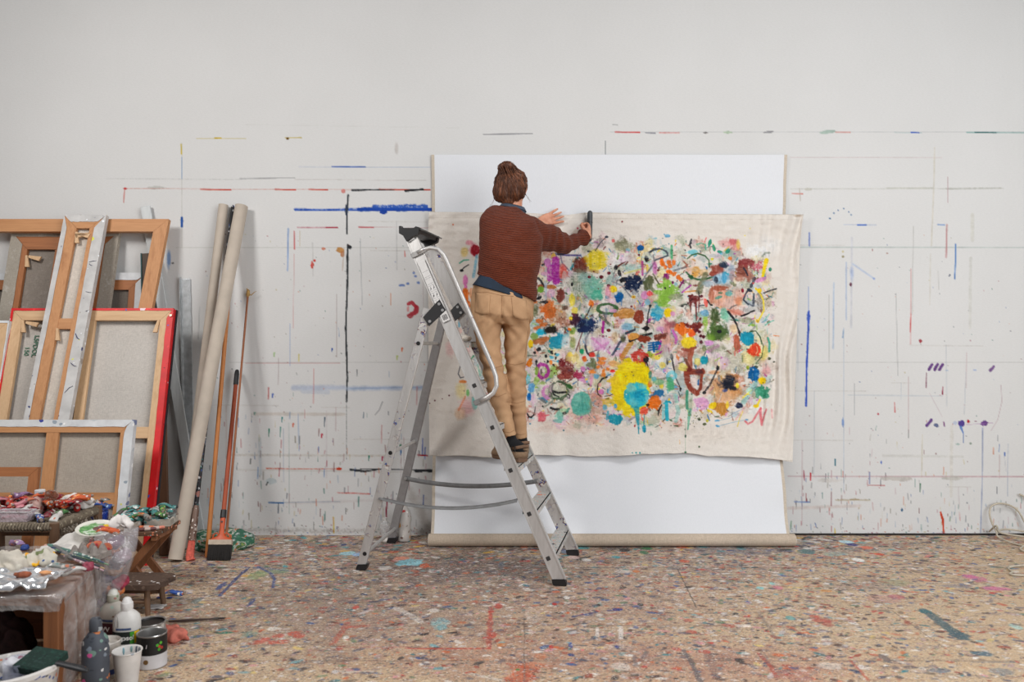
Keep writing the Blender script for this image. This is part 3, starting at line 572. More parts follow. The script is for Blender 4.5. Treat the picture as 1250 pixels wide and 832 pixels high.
# board joints
for py in (692.5, 763): S([(-230, W(0, py)[1]), (320, W(0, py)[1])], .5, (96, 84, 78), .7, rough=.2)
S([(-20, W(0, 691)[1]), (320, W(0, 690)[1])], 1.4, (214, 206, 200), .5, tex=.5); S([(-230, W(0, 806)[1]), (320, W(0, 806)[1])], .35, (80, 66, 60), .7)
S([W(640, 745), W(640, 834)], .3, (90, 76, 70), .6); S([(165, -75), (165, -180)], .3, (100, 84, 76), .5)
Pts = np.zeros((f.H, f.W, 3)); Pts[:, :, 0] = (np.arange(f.W)/200+FX0)[None, :]; Pts[:, :, 1] = (np.arange(f.H)/200+FY0)[:, None]
Pts[:, -1, 0] = FX1; Pts[-1, :, 1] = 0
ev, ef = [], []
def fq(a, b, c, d):
    k = len(ev); ev.extend([(a, c, 0), (b, c, 0), (b, d, 0), (a, d, 0)]); ef.append((k, k+1, k+2, k+3))
fq(-7, FX0, FY0, FY1); fq(FX1, 7, FY0, FY1); fq(-7, 7, -6.5, FY0); fq(-7, 7, 0, .15)
me = grid_mesh('floor', Pts, f.linear(), (ev, ef), lin((180, 158, 136)), flip=True)
nt = NT('paint_covered_strand_board'); at = nt.n('ShaderNodeAttribute', attribute_name='paint'); co = coords(nt)
c = at.outputs['Color']
n3 = noise(nt, coords(nt, (1, 2, 1), (0, 0, .4)), 90, 4, .7)
sx_ = nt.n('ShaderNodeSeparateXYZ'); nt.l(coords(nt), sx_.inputs[0]); mr_ = nt.n('ShaderNodeMapRange'); nt.l(sx_.outputs[0], mr_.inputs[0])
for i_, v_ in ((1, .9), (2, 2.3), (3, .8), (4, .35)): mr_.inputs[i_].default_value = v_
thin = mr_.outputs[0]      # fewer spills towards the right-hand end of the studio
c = mixc(nt, .5, c, ramp(nt, n3, [(.3, (.42, .38, .36)), (.56, (1, 1, 1))]), 'MULTIPLY')
for sc_, lo, sq in ((190, .42, (1, 1.5, 1)), (105, .5, (1, 1.8, 1)), (62, .62, (1, 2.0, 1))):
    v = nt.n('ShaderNodeTexVoronoi', i_Scale=sc_); nt.l(coords(nt, sq, (0, 0, .3)), v.inputs['Vector'])
    sp = nt.n('ShaderNodeSeparateColor'); nt.l(v.outputs['Color'], sp.inputs[0])
    pc = ramp(nt, sp.outputs[0], [(i/9, lin(q)) for i, q in enumerate([(224, 216, 208), (124, 112, 110), (88, 70, 62), (158, 100, 82), (196, 178, 156), (84, 86, 100), (150, 128, 116), (110, 128, 126), (50, 44, 44)])], 'CONSTANT')
    gt = nt.n('ShaderNodeMath', operation='GREATER_THAN'); nt.l(sp.outputs[1], gt.inputs[0]); gt.inputs[1].default_value = lo
    ds = nt.n('ShaderNodeMath', operation='LESS_THAN'); nt.l(v.outputs['Distance'], ds.inputs[0]); ds.inputs[1].default_value = .36
    mm = nt.n('ShaderNodeMath', operation='MULTIPLY'); nt.l(gt.outputs[0], mm.inputs[0]); nt.l(ds.outputs[0], mm.inputs[1])
    m2 = nt.n('ShaderNodeMath', operation='MULTIPLY'); nt.l(mm.outputs[0], m2.inputs[0]); nt.l(thin, m2.inputs[1])
    c = mixc(nt, m2.outputs[0], c, pc)
mesh_obj('floor', me, finish(nt, c, .62, 0, n3, .4, .004, spec=.35)); struct(bpy.data.objects['floor'])
# ================================================================== UNROLLED PRIMED CANVAS
def vn2(seed, n=64):
    g = np.random.default_rng(seed).random((n, n))
    def fn(x, y):
        x = np.asarray(x, float) % n; y = np.asarray(y, float) % n
        xi = np.floor(x).astype(int) % n; yi = np.floor(y).astype(int) % n; fx = x-np.floor(x); fy = y-np.floor(y)
        fx = fx*fx*(3-2*fx); fy = fy*fy*(3-2*fy); x1 = (xi+1) % n; y1 = (yi+1) % n
        return (g[yi, xi]*(1-fx)+g[yi, x1]*fx)*(1-fy)+(g[y1, xi]*(1-fx)+g[y1, x1]*fx)*fy-.5
    return fn
NA, NB_, NC_ = vn2(1), vn2(2), vn2(3)
roll = thing('canvas_roll', 'wide roll of white primed canvas hung from the wall and rolled up at the floor', 'canvas roll', (0.57, -.27, 0))
def off(v): return (v[0]-.57, v[1]+.27, v[2])
RY, RR = -.265, .035
def whitey(z):                     # distance of the hanging sheet from the wall
    t = max(0, min(1, (1.5-z)/1.45)); return -.012-(.265-.012-.002)*t**2.6
def wsheet(u, v):
    z = .055+(2.289-.055)*v
    y = whitey(z)
    xl = (527-625)*(CY+y)/F+(-.0 if v > .3 else 0); xr = (960.5-625)*(CY+y)/F
    xl = -.484*(v)+(-.462)*(1-v); xr = 1.655*v+1.583*(1-v)
    xx = xl+(xr-xl)*u
    ed = max(0, 1-min(u, 1-u)*9)
    y += .005*NA(xx*2.2+5, z*1.6)*2+.006*NB_(xx*7, z*5)*ed+.010*ed*math.sin(z*13+NB_(3, z*6)*6)*(1 if u > .5 else .6)*(.35 if v > .6 else .8)
    y -= .006*max(0, 1-(v)*3)*NC_(xx*4, z*3)
    return off((xx+.004*NC_(9, z*5)*ed, min(y, -.008), z))
mb = MB(); mb.sheet(wsheet, 120, 120)
for i, fc in enumerate(mb.f): 
    col_ = i % 119
    mb.m[i] = 1 if (col_ < 1 or col_ >= 118) else 0
nt = NT('white_primer'); co = coords(nt); n1 = noise(nt, coords(nt, (1, 1, .3)), 200, 2)
WHP = finish(nt, ramp(nt, n1, [(.3, lin((211, 213, 217))), (.7, lin((215, 217, 221)))]), .6, 0, n1, .03, .0003, spec=.3)
LIN = linen((196, 184, 168))
mb.build('hanging_sheet', [WHP, LIN], roll, smooth=True)
mb = MB()
xa, xb = -.474, 1.608
mb.tube([off((xa, RY-.0, RR+.003)), off((.5, RY, RR+.003)), off((xb, RY, RR+.003))], RR, 40)
mb.build('rolled_cloth', linen((190, 174, 156)), roll, smooth=40)
for x_, s_ in ((xa, -1), (xb, 1)):
    mb = MB(); pts = []
    for k in range(70):
        a = k*.42; r_ = .003+.031*k/70; pts.append(off((x_+s_*.001, RY+r_*math.cos(a), RR+.003+r_*math.sin(a))))
    mb.tube(pts, .0012, 5)
    mb.build('spiral_end', plain((225, 220, 212), .8), roll, smooth=True)
mb = MB()
mb.tube([off((xa-.002, RY, RR+.003)), off((xb+.002, RY, RR+.003))], .004, 10); mb.build('core', plain((120, 95, 70), .8), roll)

# ================================================================== THE PAINTED CLOTH
CB = (234, 226, 217)
p = Ras(518, 254, 984, 570, 2.0, CB, 5, 41, .22, .16)
S0, B0 = p.stroke, p.blob
class Rg:          # marks measured inside one enlarged view
    def __init__(s, ox, oy, k): s.o = (ox, oy); s.k = k
    def pt(s, q): return (s.o[0]+q[0]/s.k, s.o[1]+q[1]/s.k)
    def b(s, u, v, ru, rv, c, a=1, soft=.15, rough=.35, **kw): x, y = s.pt((u, v)); B0(x, y, ru*1.2/s.k, rv*1.2/s.k, c, a, soft, rough, **kw)
    def s(s, pts, w, c, a=1, w1=None, **kw): S0([s.pt(q) for q in pts], w*1.25/s.k, c, a, w1=None if w1 is None else w1*1.25/s.k, **kw)
q1, q2, q3, q4 = Rg(640, 250, 4.894), Rg(800, 250, 4.895), Rg(640, 400, 4.894), Rg(800, 400, 4.895)
# stains in the raw cloth
for x_, y_, rx, ry, c_, a_ in ((760, 400, 190, 110, (236, 230, 224), .6), (700, 520, 70, 12, (232, 190, 170), .5), (820, 520, 30, 10, (232, 208, 192), .5), (860, 530, 70, 15, (224, 212, 200), .6), (600, 400, 50, 90, (230, 214, 204), .3), (600, 290, 80, 12, (216, 206, 194), .3), (940, 300, 20, 14, (240, 238, 236), .8)):
    B0(x_, y_, rx, ry, c_, a_, .9, .5)
NAVY, BLK, TEAL, TURQ, MAG, OR, YE, DR, GRN, LG, OLV, PK, SLT, OCH, BLU = (20, 36, 68), (34, 34, 38), (58, 140, 120), (28, 152, 180), (172, 42, 156), (236, 116, 36), (250, 214, 36), (112, 40, 38), (44, 80, 44), (146, 190, 72), (112, 118, 84), (224, 158, 202), (52, 58, 74), (206, 142, 62), (8, 92, 160)
# under-washes
for r_, u, v, ru, rv, c_, a_ in ((q1, 170, 620, 110, 110, (212, 170, 140), .6), (q1, 400, 200+330, 200, 90, (200, 205, 190), .5), (q1, 690, 560, 120, 120, (190, 190, 190), .5), (q1, 560, 330, 60, 60, (244, 242, 240), .8), (q1, 830, 760, 70, 80, (232, 176, 186), .6), (q3, 180, 270, 130, 130, (214, 214, 180), .5), (q3, 430, 450, 75, 90, (196, 128, 116), .6), (q3, 400, 540, 130, 40, (230, 160, 140), .4), (q3, 320, 490, 60, 60, (226, 160, 140), .4), (q3, 780, 240, 100, 80, (230, 222, 220), .7), (q3, 560, 230, 160, 60, (240, 214, 150), .5),
        (q2, 400, 400, 120, 60, (190, 200, 208), .7), (q2, 470, 560, 130, 80, (228, 172, 150), .6), (q2, 620, 600, 60, 50, (200, 200, 196), .5), (q2, 600, 280, 70, 45, (244, 243, 242), .8), (q2, 80, 560, 120, 90, (220, 222, 204), .6), (q2, 60, 740, 100, 70, (228, 170, 150), .7), (q2, 330, 640, 120, 110, (222, 214, 210), .5),
        (q4, 90, 100, 110, 80, (220, 172, 150), .75), (q4, 470, 200, 120, 80, (192, 188, 168), .65), (q4, 600, 130, 85, 110, (246, 228, 150), .8), (q4, 420, 370, 100, 115, (216, 160, 110), .8), (q4, 210, 290, 120, 90, (216, 210, 206), .5), (q4, 560, 400, 80, 90, (216, 228, 220), .6), (q4, 600, 480, 70, 40, (240, 238, 234), .7), (q4, 40, 330, 100, 90, (218, 222, 214), .6)):
    r_.b(u, v, ru, rv, c_, min(1, a_*1.25), .5, .7, tex=.3, thr=.38)
# a fine confetti of small touches fills the gaps between the big marks
g = np.random.default_rng(31)
PALP = [OR, YE, DR, GRN, LG, TEAL, TURQ, MAG, PK, SLT, BLK, OCH, BLU, (238, 234, 230), (225, 150, 130), (150, 200, 210), (176, 90, 60), (186, 188, 186), (226, 90, 90), OLV, (240, 235, 228), (130, 190, 215)]
def inside(x, y):
    e = ((x-765)/185)**2+((y-405)/122)**4
    return e < 1
MUT = [(222, 190, 178), (190, 190, 184), (206, 214, 196), (196, 178, 150), (232, 206, 206), (170, 176, 150), (176, 196, 204), (214, 200, 188), (214, 150, 130), (236, 220, 160), (150, 140, 132), (226, 186, 214), (150, 190, 180)]
n_ = 0
while n_ < 700:
    x_, y_ = g.uniform(572, 944), g.uniform(292, 518)
    if not inside(x_, y_): continue
    n_ += 1; r_ = g.uniform(3, 9); B0(x_, y_, r_*g.uniform(1, 1.7), r_, MUT[g.integers(13)], g.uniform(.5, .95), .4, .9, ang=g.uniform(0, 180), tex=.5, thr=.45)
for i in range(150):
    x_, y_ = g.uniform(640, 938), g.uniform(296, 512); a_ = g.uniform(0, 6.3); L_ = g.uniform(5, 17); b_ = a_+g.normal(0, .9)
    S0([(x_, y_), (x_+L_*.5*math.cos(a_), y_+L_*.5*math.sin(a_)), (x_+L_*.5*(math.cos(a_)+math.cos(b_)), y_+L_*.5*(math.sin(a_)+math.sin(b_)))], g.uniform(.8, 3), [(110, 112, 114), (70, 72, 76), (160, 160, 158), (150, 90, 80), (96, 110, 90), (206, 200, 198), (200, 150, 180)][g.integers(7)], .7, tex=.45)
n_ = 0
while n_ < 1150:
    x_, y_ = g.uniform(560, 945), g.uniform(290, 520)
    if not inside(x_, y_) or p.nz[int((y_-254)*2), int((x_-518)*2)] < .42+g.normal(0, .08): continue
    n_ += 1; c_ = PALP[g.integers(len(PALP))]; r_ = .5+2.4*g.random()**2.5
    if n_ % 2: B0(x_, y_, r_*g.uniform(1, 2.6), r_*.8, c_, g.uniform(.5, 1), .2, 1.0, ang=g.uniform(0, 180))
    else:
        a_ = g.uniform(0, 6.3); L_ = g.uniform(2, 8); S0([(x_, y_), (x_+L_*math.cos(a_), y_+L_*math.sin(a_))], g.uniform(.8, 2.2), c_, .8, tex=.3)
# ---- upper left quarter
q1.s([(165, 292), (250, 300), (335, 302)], 11, (92, 84, 146), .9); q1.s([(215, 290), (225, 345), (268, 392)], 7, (110, 112, 150), .8); q1.b(215, 292, 22, 9, (52, 46, 60)); q1.b(175, 303, 13, 16, (230, 186, 90))
q1.s([(155, 372), (152, 440)], 34, MAG, .9, tex=.4, thr=.42); q1.s([(186, 330), (190, 455)], 44, (176, 36, 160), .95, tex=.25, thr=.4); q1.b(140, 345, 20, 26, (196, 110, 184), .85); q1.b(125, 412, 22, 12, PK, .7)
q1.b(232, 400, 26, 44, (236, 92, 84), .92, .4); q1.s([(318, 318), (300, 348), (280, 382)], 15, (40, 180, 200), .95); q1.s([(330, 318), (296, 352)], 6, (236, 236, 236), .8)
q1.b(332, 362, 46, 42, (108, 40, 30), .95, .2, .5, tex=.15); q1.b(362, 330, 20, 16, (150, 70, 40), .9)
q1.b(430, 332, 62, 62, (236, 212, 50), .95, .25, .4, tex=.35, thr=.38); q1.b(490, 292, 24, 15, (240, 216, 80), .7, .5, tex=.5); q1.s([(395, 300), (395, 385)], 14, (224, 196, 30), .9); q1.s([(452, 290), (452, 380)], 16, (230, 204, 36), .9); q1.s([(380, 390), (440, 400)], 20, (188, 140, 90), .5)
q1.s([(424, 274), (455, 225), (490, 192)], 6, (70, 72, 84), .9); q1.b(492, 191, 10, 7, SLT)
q1.b(600, 242, 56, 36, (148, 148, 120), .9, .35, .5, ang=10, tex=.35, thr=.42); q1.b(590, 225, 30, 18, (124, 124, 96), .7, .5); q1.b(620, 268, 12, 8, (130, 190, 215), .7); q1.s([(640, 250), (672, 246)], 5, (130, 140, 110), .7); q1.b(693, 255, 18, 17, BLU)
q1.s([(748, 284), (770, 268), (805, 262)], 12, (50, 56, 68)); q1.s([(812, 262), (848, 276), (858, 302), (780, 330)], 9, (84, 92, 100), .85, tex=.2); q1.b(730, 323, 12, 18, BLK, ang=-15)
q1.s([(700, 465), (735, 405), (778, 345), (770, 300)], 10, (100, 104, 108), .85, tex=.25); q1.s([(545, 378), (580, 352), (608, 338)], 12, (112, 46, 40), .95, w1=4); q1.b(548, 373, 10, 14, BLK); q1.s([(604, 358), (618, 340)], 7, (112, 46, 40)); q1.s([(530, 440), (545, 380)], 6, (120, 120, 124), .8)
q1.b(567, 405, 10, 20, BLK, ang=-12); q1.b(590, 447, 25, 14, BLK, rough=.6, ang=-10); q1.b(645, 372, 55, 22, (150, 206, 206), .7, .5, .6, tex=.5); q1.s([(600, 410), (660, 392), (745, 376)], 10, (226, 216, 120), .75, tex=.3)
q1.s([(706, 340), (706, 418)], 13, (176, 50, 140), .85, tex=.3); q1.b(780, 380, 15, 42, (190, 70, 160), .8, .4, tex=.3); q1.b(822, 340, 13, 22, OR); q1.b(862, 398, 20, 12, OR); q1.b(850, 430, 18, 22, (140, 30, 90), .9, rough=.6); q1.s([(730, 370), (732, 400)], 5, OCH)
q1.b(655, 472, 40, 44, NAVY, 1, .15, .75); q1.s([(620, 500), (690, 440)], 16, NAVY); q1.s([(520, 455), (580, 480), (640, 550)], 9, (110, 116, 124), .8, tex=.3); q1.s([(640, 500), (700, 560), (700, 640)], 16, (150, 152, 156), .6, tex=.4); q1.b(540, 450, 24, 34, (150, 154, 160), .6, .6)
q1.b(742, 462, 26, 42, (94, 100, 66), .95, .25, .5, ang=15); q1.s([(770, 412), (802, 468)], 8, (104, 104, 76), .9); q1.s([(755, 490), (770, 510)], 18, (110, 116, 84), .8)
for u, v, a_, b_ in ((850, 530, 48, 40), (820, 565, 40, 22), (860, 470, 22, 26), (800, 520, 24, 14), (835, 600, 34, 12)): q1.b(u, v, a_, b_, LG, .9, .2, .7, tex=.25)
q1.b(345, 480, 70, 95, (146, 160, 134), .75, .4, .5, tex=.6, thr=.5); q1.b(410, 500, 66, 60, (112, 190, 168), .85, .35, .5, tex=.3); q1.b(440, 540, 36, 32, (70, 176, 146), .85, .3, .6, tex=.2); q1.b(355, 440, 40, 34, (150, 196, 190), .7, .4); q1.b(330, 590, 60, 60, (140, 146, 110), .6, .6, tex=.5)
for k_ in range(9): q1.s([(295+k_*9, 400), (295+k_*9, 560)], 3, (100, 112, 92), .5, tex=.6); q1.s([(280, 410+k_*17), (400, 412+k_*17)], 3, (100, 112, 92), .4, tex=.6)
for u, v, r_ in ((388, 430, 9), (460, 430, 10), (503, 482, 10), (505, 408, 11), (800, 390, 8), (503, 748, 10), (470, 785, 8), (435, 432, 4), (415, 398, 5), (685, 299, 8), (640, 606, 8), (515, 355, 5), (555, 690, 5), (590, 400, 4), (458, 465, 3)): q1.b(u, v, r_, r_*.85, (106, 30, 42))
q1.b(285, 476, 7, 10, BLK); q1.s([(82, 438), (98, 452), (118, 488)], 12, (48, 48, 54), .95); q1.b(88, 556, 17, 9, BLK, ang=-20); q1.b(160, 490, 30, 12, (192, 110, 46), .9); q1.b(95, 486, 16, 10, (170, 90, 50), .9); q1.b(100, 506, 17, 15, (130, 184, 66)); q1.s([(128, 460), (130, 560), (112, 620)], 15, (190, 204, 222), .85, w1=5); q1.s([(140, 470), (150, 460)], 5, BLK)
q1.b(218, 540, 22, 40, (122, 52, 42), .95, .25, .5); q1.b(160, 530, 24, 30, (226, 170, 214), .8, .4, tex=.3); q1.b(240, 450, 12, 60, (230, 226, 222), .6); q1.b(285, 570, 17, 46, (240, 216, 60), .9, .35, tex=.2); q1.b(300, 630, 18, 20, (236, 210, 70), .8)
q1.b(530, 503, 23, 18, YE); q1.s([(508, 492), (520, 484)], 6, (250, 180, 120)); q1.b(567, 550, 24, 26, BLU, rough=.5); q1.s([(582, 570), (580, 600)], 7, (96, 136, 176), .9); q1.b(495, 550, 12, 10, (80, 160, 180), .8); q1.b(500, 520, 20, 38, (228, 140, 170), .7, .4); q1.b(470, 600, 30, 30, (232, 228, 224), .7)
q1.b(720, 540, 20, 22, (226, 150, 206), .9); q1.b(748, 530, 16, 14, (236, 92, 96)); q1.b(652, 550, 12, 9, (230, 200, 60)); q1.b(652, 550, 5, 4, (200, 70, 60)); q1.b(735, 580, 17, 18, (130, 186, 210), .85); q1.b(780, 555, 20, 14, (214, 206, 176), .8)
q1.b(397, 588, 20, 18, OR, .95, rough=.7); q1.s([(400, 600), (378, 650), (355, 682)], 7, (60, 60, 64), .9); q1.b(280, 678, 13, 12, YE); q1.b(495, 620, 46, 24, (56, 98, 56), .95, ring=.28, rough=.15); q1.b(530, 632, 24, 10, PK, .9); q1.b(490, 625, 10, 8, (200, 214, 220), .8); q1.s([(450, 660), (480, 690), (530, 730)], 14, (84, 96, 72), .85, tex=.35)
q1.b(606, 648, 54, 30, (204, 136, 58), .95, .2, .3, tex=.12); q1.b(545, 658, 14, 12, (200, 130, 50)); q1.b(685, 670, 28, 37, (150, 60, 40), .95, .15, .3); q1.s([(560, 625), (600, 615), (640, 618)], 4, (120, 60, 40), .8); q1.b(628, 700, 12, 14, (236, 232, 228), .8)
for u, v, a_, b_ in ((150, 610, 34, 42), (110, 620, 20, 24), (140, 660, 30, 24), (90, 690, 20, 14), (75, 740, 22, 14), (60, 580, 16, 12), (115, 715, 20, 12), (165, 640, 18, 40)): q1.b(u, v, a_, b_, (230, 106, 34), .9, .25, .7, tex=.25)
q1.b(200, 650, 46, 60, (184, 118, 74), .6, .5, .6, tex=.5); q1.b(245, 700, 60, 26, (160, 84, 60), .7, .5, .6, tex=.4); q1.b(245, 615, 18, 14, (80, 44, 34), .8, .5); q1.s([(150, 600), (160, 700)], 20, (190, 110, 60), .6, tex=.5); q1.b(60, 630, 22, 42, (96, 104, 60), .8, .4, .6, tex=.3); q1.b(120, 580, 20, 10, BLK, .9, rough=.8)
q1.b(370, 712, 66, 44, (20, 34, 74), 1, .45, .8); q1.b(300, 690, 26, 34, (66, 30, 48), .9, .4, .8); q1.b(400, 700, 46, 26, (30, 54, 96), .9, .5, .8); q1.b(345, 735, 30, 26, (26, 32, 60), .95, .4, .7); q1.s([(370, 720), (372, 830)], 26, (90, 120, 140), .6, tex=.5); q1.s([(300, 660), (285, 650)], 10, (110, 40, 60))
q1.b(155, 745, 36, 28, (34, 28, 24), 1, .5, .6); q1.b(92, 766, 30, 22, (36, 180, 212), .95, .2, .8); q1.b(110, 750, 10, 6, (240, 240, 240)); q1.b(60, 790, 20, 26, (110, 140, 70), .8, .4); q1.b(210, 805, 54, 34, (30, 150, 182), .95, .25, .6); q1.b(290, 752, 22, 22, (120, 156, 52), .8, .4); q1.b(270, 742, 10, 8, OR); q1.b(120, 800, 32, 14, (186, 104, 54), .85); q1.b(250, 790, 20, 30, (150, 190, 190), .7, .4)
q1.s([(472, 700), (470, 765)], 16, (178, 46, 150), .95, w1=10); q1.s([(470, 640), (490, 690)], 9, (90, 84, 96), .8); q1.s([(752, 604), (740, 650), (733, 725)], 8, BLK); q1.b(728, 738, 16, 12, BLK); q1.b(752, 602, 9, 7, BLK)
q1.b(790, 640, 48, 46, (50, 178, 212), .8, .5, .7, tex=.3); q1.b(770, 655, 18, 12, (30, 160, 200), .9); q1.b(858, 645, 20, 24, (252, 212, 24)); q1.b(614, 726, 38, 22, (124, 180, 206), .85, .35); q1.s([(608, 766), (660, 742)], 12, (62, 72, 88), .9, w1=6); q1.s([(634, 806), (690, 782), (760, 764)], 8, BLK); q1.b(632, 808, 9, 7, BLK)
q1.b(700, 800, 40, 17, (146, 58, 38), .95, rough=.6, ang=10); q1.b(652, 788, 34, 22, (220, 148, 66), .9); q1.b(800, 760, 30, 40, (240, 224, 216), .7); q1.s([(810, 740), (830, 770)], 6, MAG, .8); q1.b(855, 745, 26, 40, (214, 130, 134), .7, .4); q1.s([(840, 690), (880, 720)], 12, (196, 110, 130), .7); q1.b(540, 790, 24, 36, (228, 190, 140), .7, .5); q1.b(590, 800, 18, 26, (90, 100, 78), .8, .5); q1.b(490, 640, 8, 30, (120, 130, 150), .6); q1.b(520, 740, 10, 24, (236, 230, 226), .7); q1.b(700, 620, 30, 6, (180, 182, 180), .7); q1.b(730, 300, 30, 16, (200, 208, 212), .5)
# ---- upper right quarter
q2.b(72, 184, 14, 9, (110, 178, 214)); q2.s([(97, 244), (98, 318)], 14, (70, 166, 112), .9); q2.s([(0, 264), (20, 262), (48, 268), (74, 288), (72, 304), (0, 330)], 8, (76, 82, 94), .9, tex=.1); q2.s([(215, 206), (206, 236), (212, 256)], 10, (48, 50, 58)); q2.s([(198, 242), (215, 228)], 6, BLK); q2.b(178, 270, 4, 4, BLK)
q2.b(220, 279, 34, 12, (130, 208, 218), .95, rough=.5, ang=-8); q2.s([(248, 236), (276, 228), (300, 242)], 8, (80, 170, 140), .9, w1=4); q2.s([(298, 236), (302, 266)], 9, (90, 180, 150), .9); q2.b(325, 225, 10, 24, (44, 148, 120), ang=18); q2.b(350, 256, 8, 20, (60, 160, 120), ang=-15); q2.b(384, 280, 15, 8, (50, 150, 130)); q2.b(432, 275, 11, 16, (44, 150, 120), ang=25); q2.b(393, 292, 8, 5, (120, 190, 215))
q2.b(430, 232, 54, 30, (230, 156, 152), .75, .6, .5); q2.b(462, 222, 24, 20, (220, 110, 112), .9, .5, .6); q2.b(484, 258, 26, 18, (228, 150, 146), .8, .5); q2.b(495, 238, 12, 28, (248, 206, 96), .8, .5); q2.s([(410, 275), (440, 250)], 7, (224, 190, 80), .8)
for u, v in ((447, 318), (38, 334), (46, 352), (80, 344), (86, 366), (112, 342), (92, 400), (78, 396), (110, 412), (135, 432), (148, 442), (60, 372)): q2.b(u, v, 12, 12, OR, .92, .2, .8)
q2.b(338, 324, 9, 8, (226, 212, 60)); q2.b(350, 302, 38, 8, (190, 192, 194), .8); q2.b(290, 320, 40, 14, (206, 204, 202), .7)
q2.s([(192, 320), (216, 300), (252, 290), (296, 304), (320, 330), (322, 372)], 8, (60, 104, 62), .95, rough=.1); q2.s([(184, 402), (212, 432), (256, 446), (310, 440), (348, 428)], 11, (44, 92, 54), .95, rough=.15); q2.b(214, 430, 14, 10, (40, 84, 50)); q2.b(242, 398, 26, 36, (226, 160, 66), .92, .4); q2.b(285, 405, 40, 26, (232, 184, 120), .7, .5); q2.b(222, 386, 30, 10, (216, 186, 150), .7); q2.s([(162, 330), (190, 360), (160, 380)], 10, (160, 80, 60), .7)
q2.b(62, 428, 11, 18, (128, 30, 108)); q2.s([(168, 452), (142, 492)], 10, (130, 30, 100), .95); q2.s([(150, 460), (172, 470)], 6, (130, 30, 100)); q2.s([(212, 480), (186, 500), (160, 522)], 9, (190, 70, 180), .9); q2.b(104, 464, 7, 10, (120, 30, 90)); q2.b(122, 472, 10, 10, (130, 180, 190), .8)
for u, v, a_, b_ in ((75, 512, 44, 42), (60, 460, 14, 26), (60, 560, 30, 22), (95, 500, 26, 30), (40, 590, 20, 14), (30, 480, 16, 14)): q2.b(u, v, a_, b_, (140, 190, 70), .9, .2, .8, tex=.2)
q2.b(120, 550, 36, 20, (150, 156, 122), .85, .3, .4, tex=.25); q2.b(58, 497, 6, 6, BLK); q2.s([(176, 520), (245, 512)], 9, (222, 150, 70), .85); q2.s([(300, 415), (275, 470), (262, 516)], 30, (114, 118, 88), .92, tex=.2, w1=38); q2.s([(0, 440), (24, 474)], 8, (90, 80, 60), .9)
q2.b(372, 384, 44, 28, (156, 72, 58), .92, .35, .5); q2.b(345, 410, 22, 16, (150, 64, 52), .9); q2.b(412, 362, 26, 16, (40, 56, 78), .95, .3, .5, ang=20); q2.b(455, 380, 24, 26, (140, 160, 178), .7, .5); q2.b(400, 440, 58, 36, (138, 188, 216), .85, .45, .5); q2.b(412, 440, 16, 34, (80, 172, 214), .85, .4); q2.b(363, 448, 12, 18, (44, 52, 70), .9, .4); q2.b(320, 470, 40, 22, (170, 196, 214), .7, .5); q2.b(460, 420, 20, 36, (196, 150, 150), .7, .5)
q2.b(520, 390, 42, 58, (128, 62, 48), .95, .35, .5, tex=.1); q2.b(545, 345, 48, 28, (146, 56, 58), .92, .3, .7, tex=.15); q2.b(560, 420, 24, 36, (170, 100, 84), .85, .5); q2.b(505, 440, 30, 22, (196, 130, 110), .8, .5); q2.s([(528, 378), (540, 396), (552, 420)], 10, (44, 48, 64), .95); q2.b(615, 368, 30, 24, (204, 92, 112), .85, .2, .9, tex=.25)
q2.dots(0, 0, 1, 1, 0, [], 0) if False else p.dots(926, 325, 5, 4, 60, [(190, 70, 90), (150, 40, 60), (204, 110, 140)], .3, .9, .9, seed=5)
q2.s([(662, 332), (650, 380), (642, 424)], 24, (252, 218, 26), .98, w1=16, rough=.4); q2.b(686, 385, 9, 11, (20, 120, 90)); q2.b(628, 448, 32, 11, (226, 150, 196), .92, ang=-22); q2.b(478, 348, 10, 12, (140, 130, 100), .7); q2.b(585, 468, 6, 6, (210, 80, 80))
q2.b(388, 548, 66, 62, (222, 156, 126), .85, .4, .4, tex=.2); q2.b(378, 498, 48, 18, (162, 76, 52), .9, .3, .4); q2.b(335, 540, 16, 44, (196, 112, 86), .8, .4); q2.b(380, 552, 20, 9, (84, 150, 130), .95, ang=-15); q2.b(440, 530, 20, 13, (100, 170, 166), .95); q2.b(390, 525, 14, 6, (60, 110, 80), .8); q2.b(440, 580, 46, 26, (232, 196, 184), .8, .5); q2.b(500, 540, 30, 40, (238, 190, 172), .8, .5); q2.b(495, 575, 26, 30, (222, 130, 90), .7, .5); q2.b(480, 640, 46, 20, (220, 140, 120), .8, .4); q2.s([(430, 625), (510, 655)], 12, (214, 130, 110), .8)
q2.b(522, 512, 9, 13, (140, 24, 44)); q2.s([(560, 502), (540, 530), (526, 566), (548, 588), (584, 604)], 9, (56, 66, 84), .95); q2.s([(588, 532), (586, 602)], 13, (56, 66, 82), .9, tex=.15); q2.b(565, 510, 16, 8, SLT, ang=20); q2.s([(598, 500), (622, 520), (645, 570), (648, 632), (612, 698)], 10, (250, 222, 60), .95); q2.b(620, 512, 14, 12, YE); q2.b(610, 694, 10, 10, (246, 200, 50)); q2.b(600, 500, 6, 8, YE)
q2.s([(648, 526), (690, 510), (722, 501)], 9, (46, 50, 56), .95, tex=.15); q2.b(560, 626, 44, 18, (176, 178, 176), .8, .35, tex=.2); q2.s([(514, 664), (548, 652), (570, 638), (590, 632)], 10, BLK, .95, rough=.6); q2.s([(560, 600), (640, 600)], 16, (190, 194, 198), .5, tex=.4)
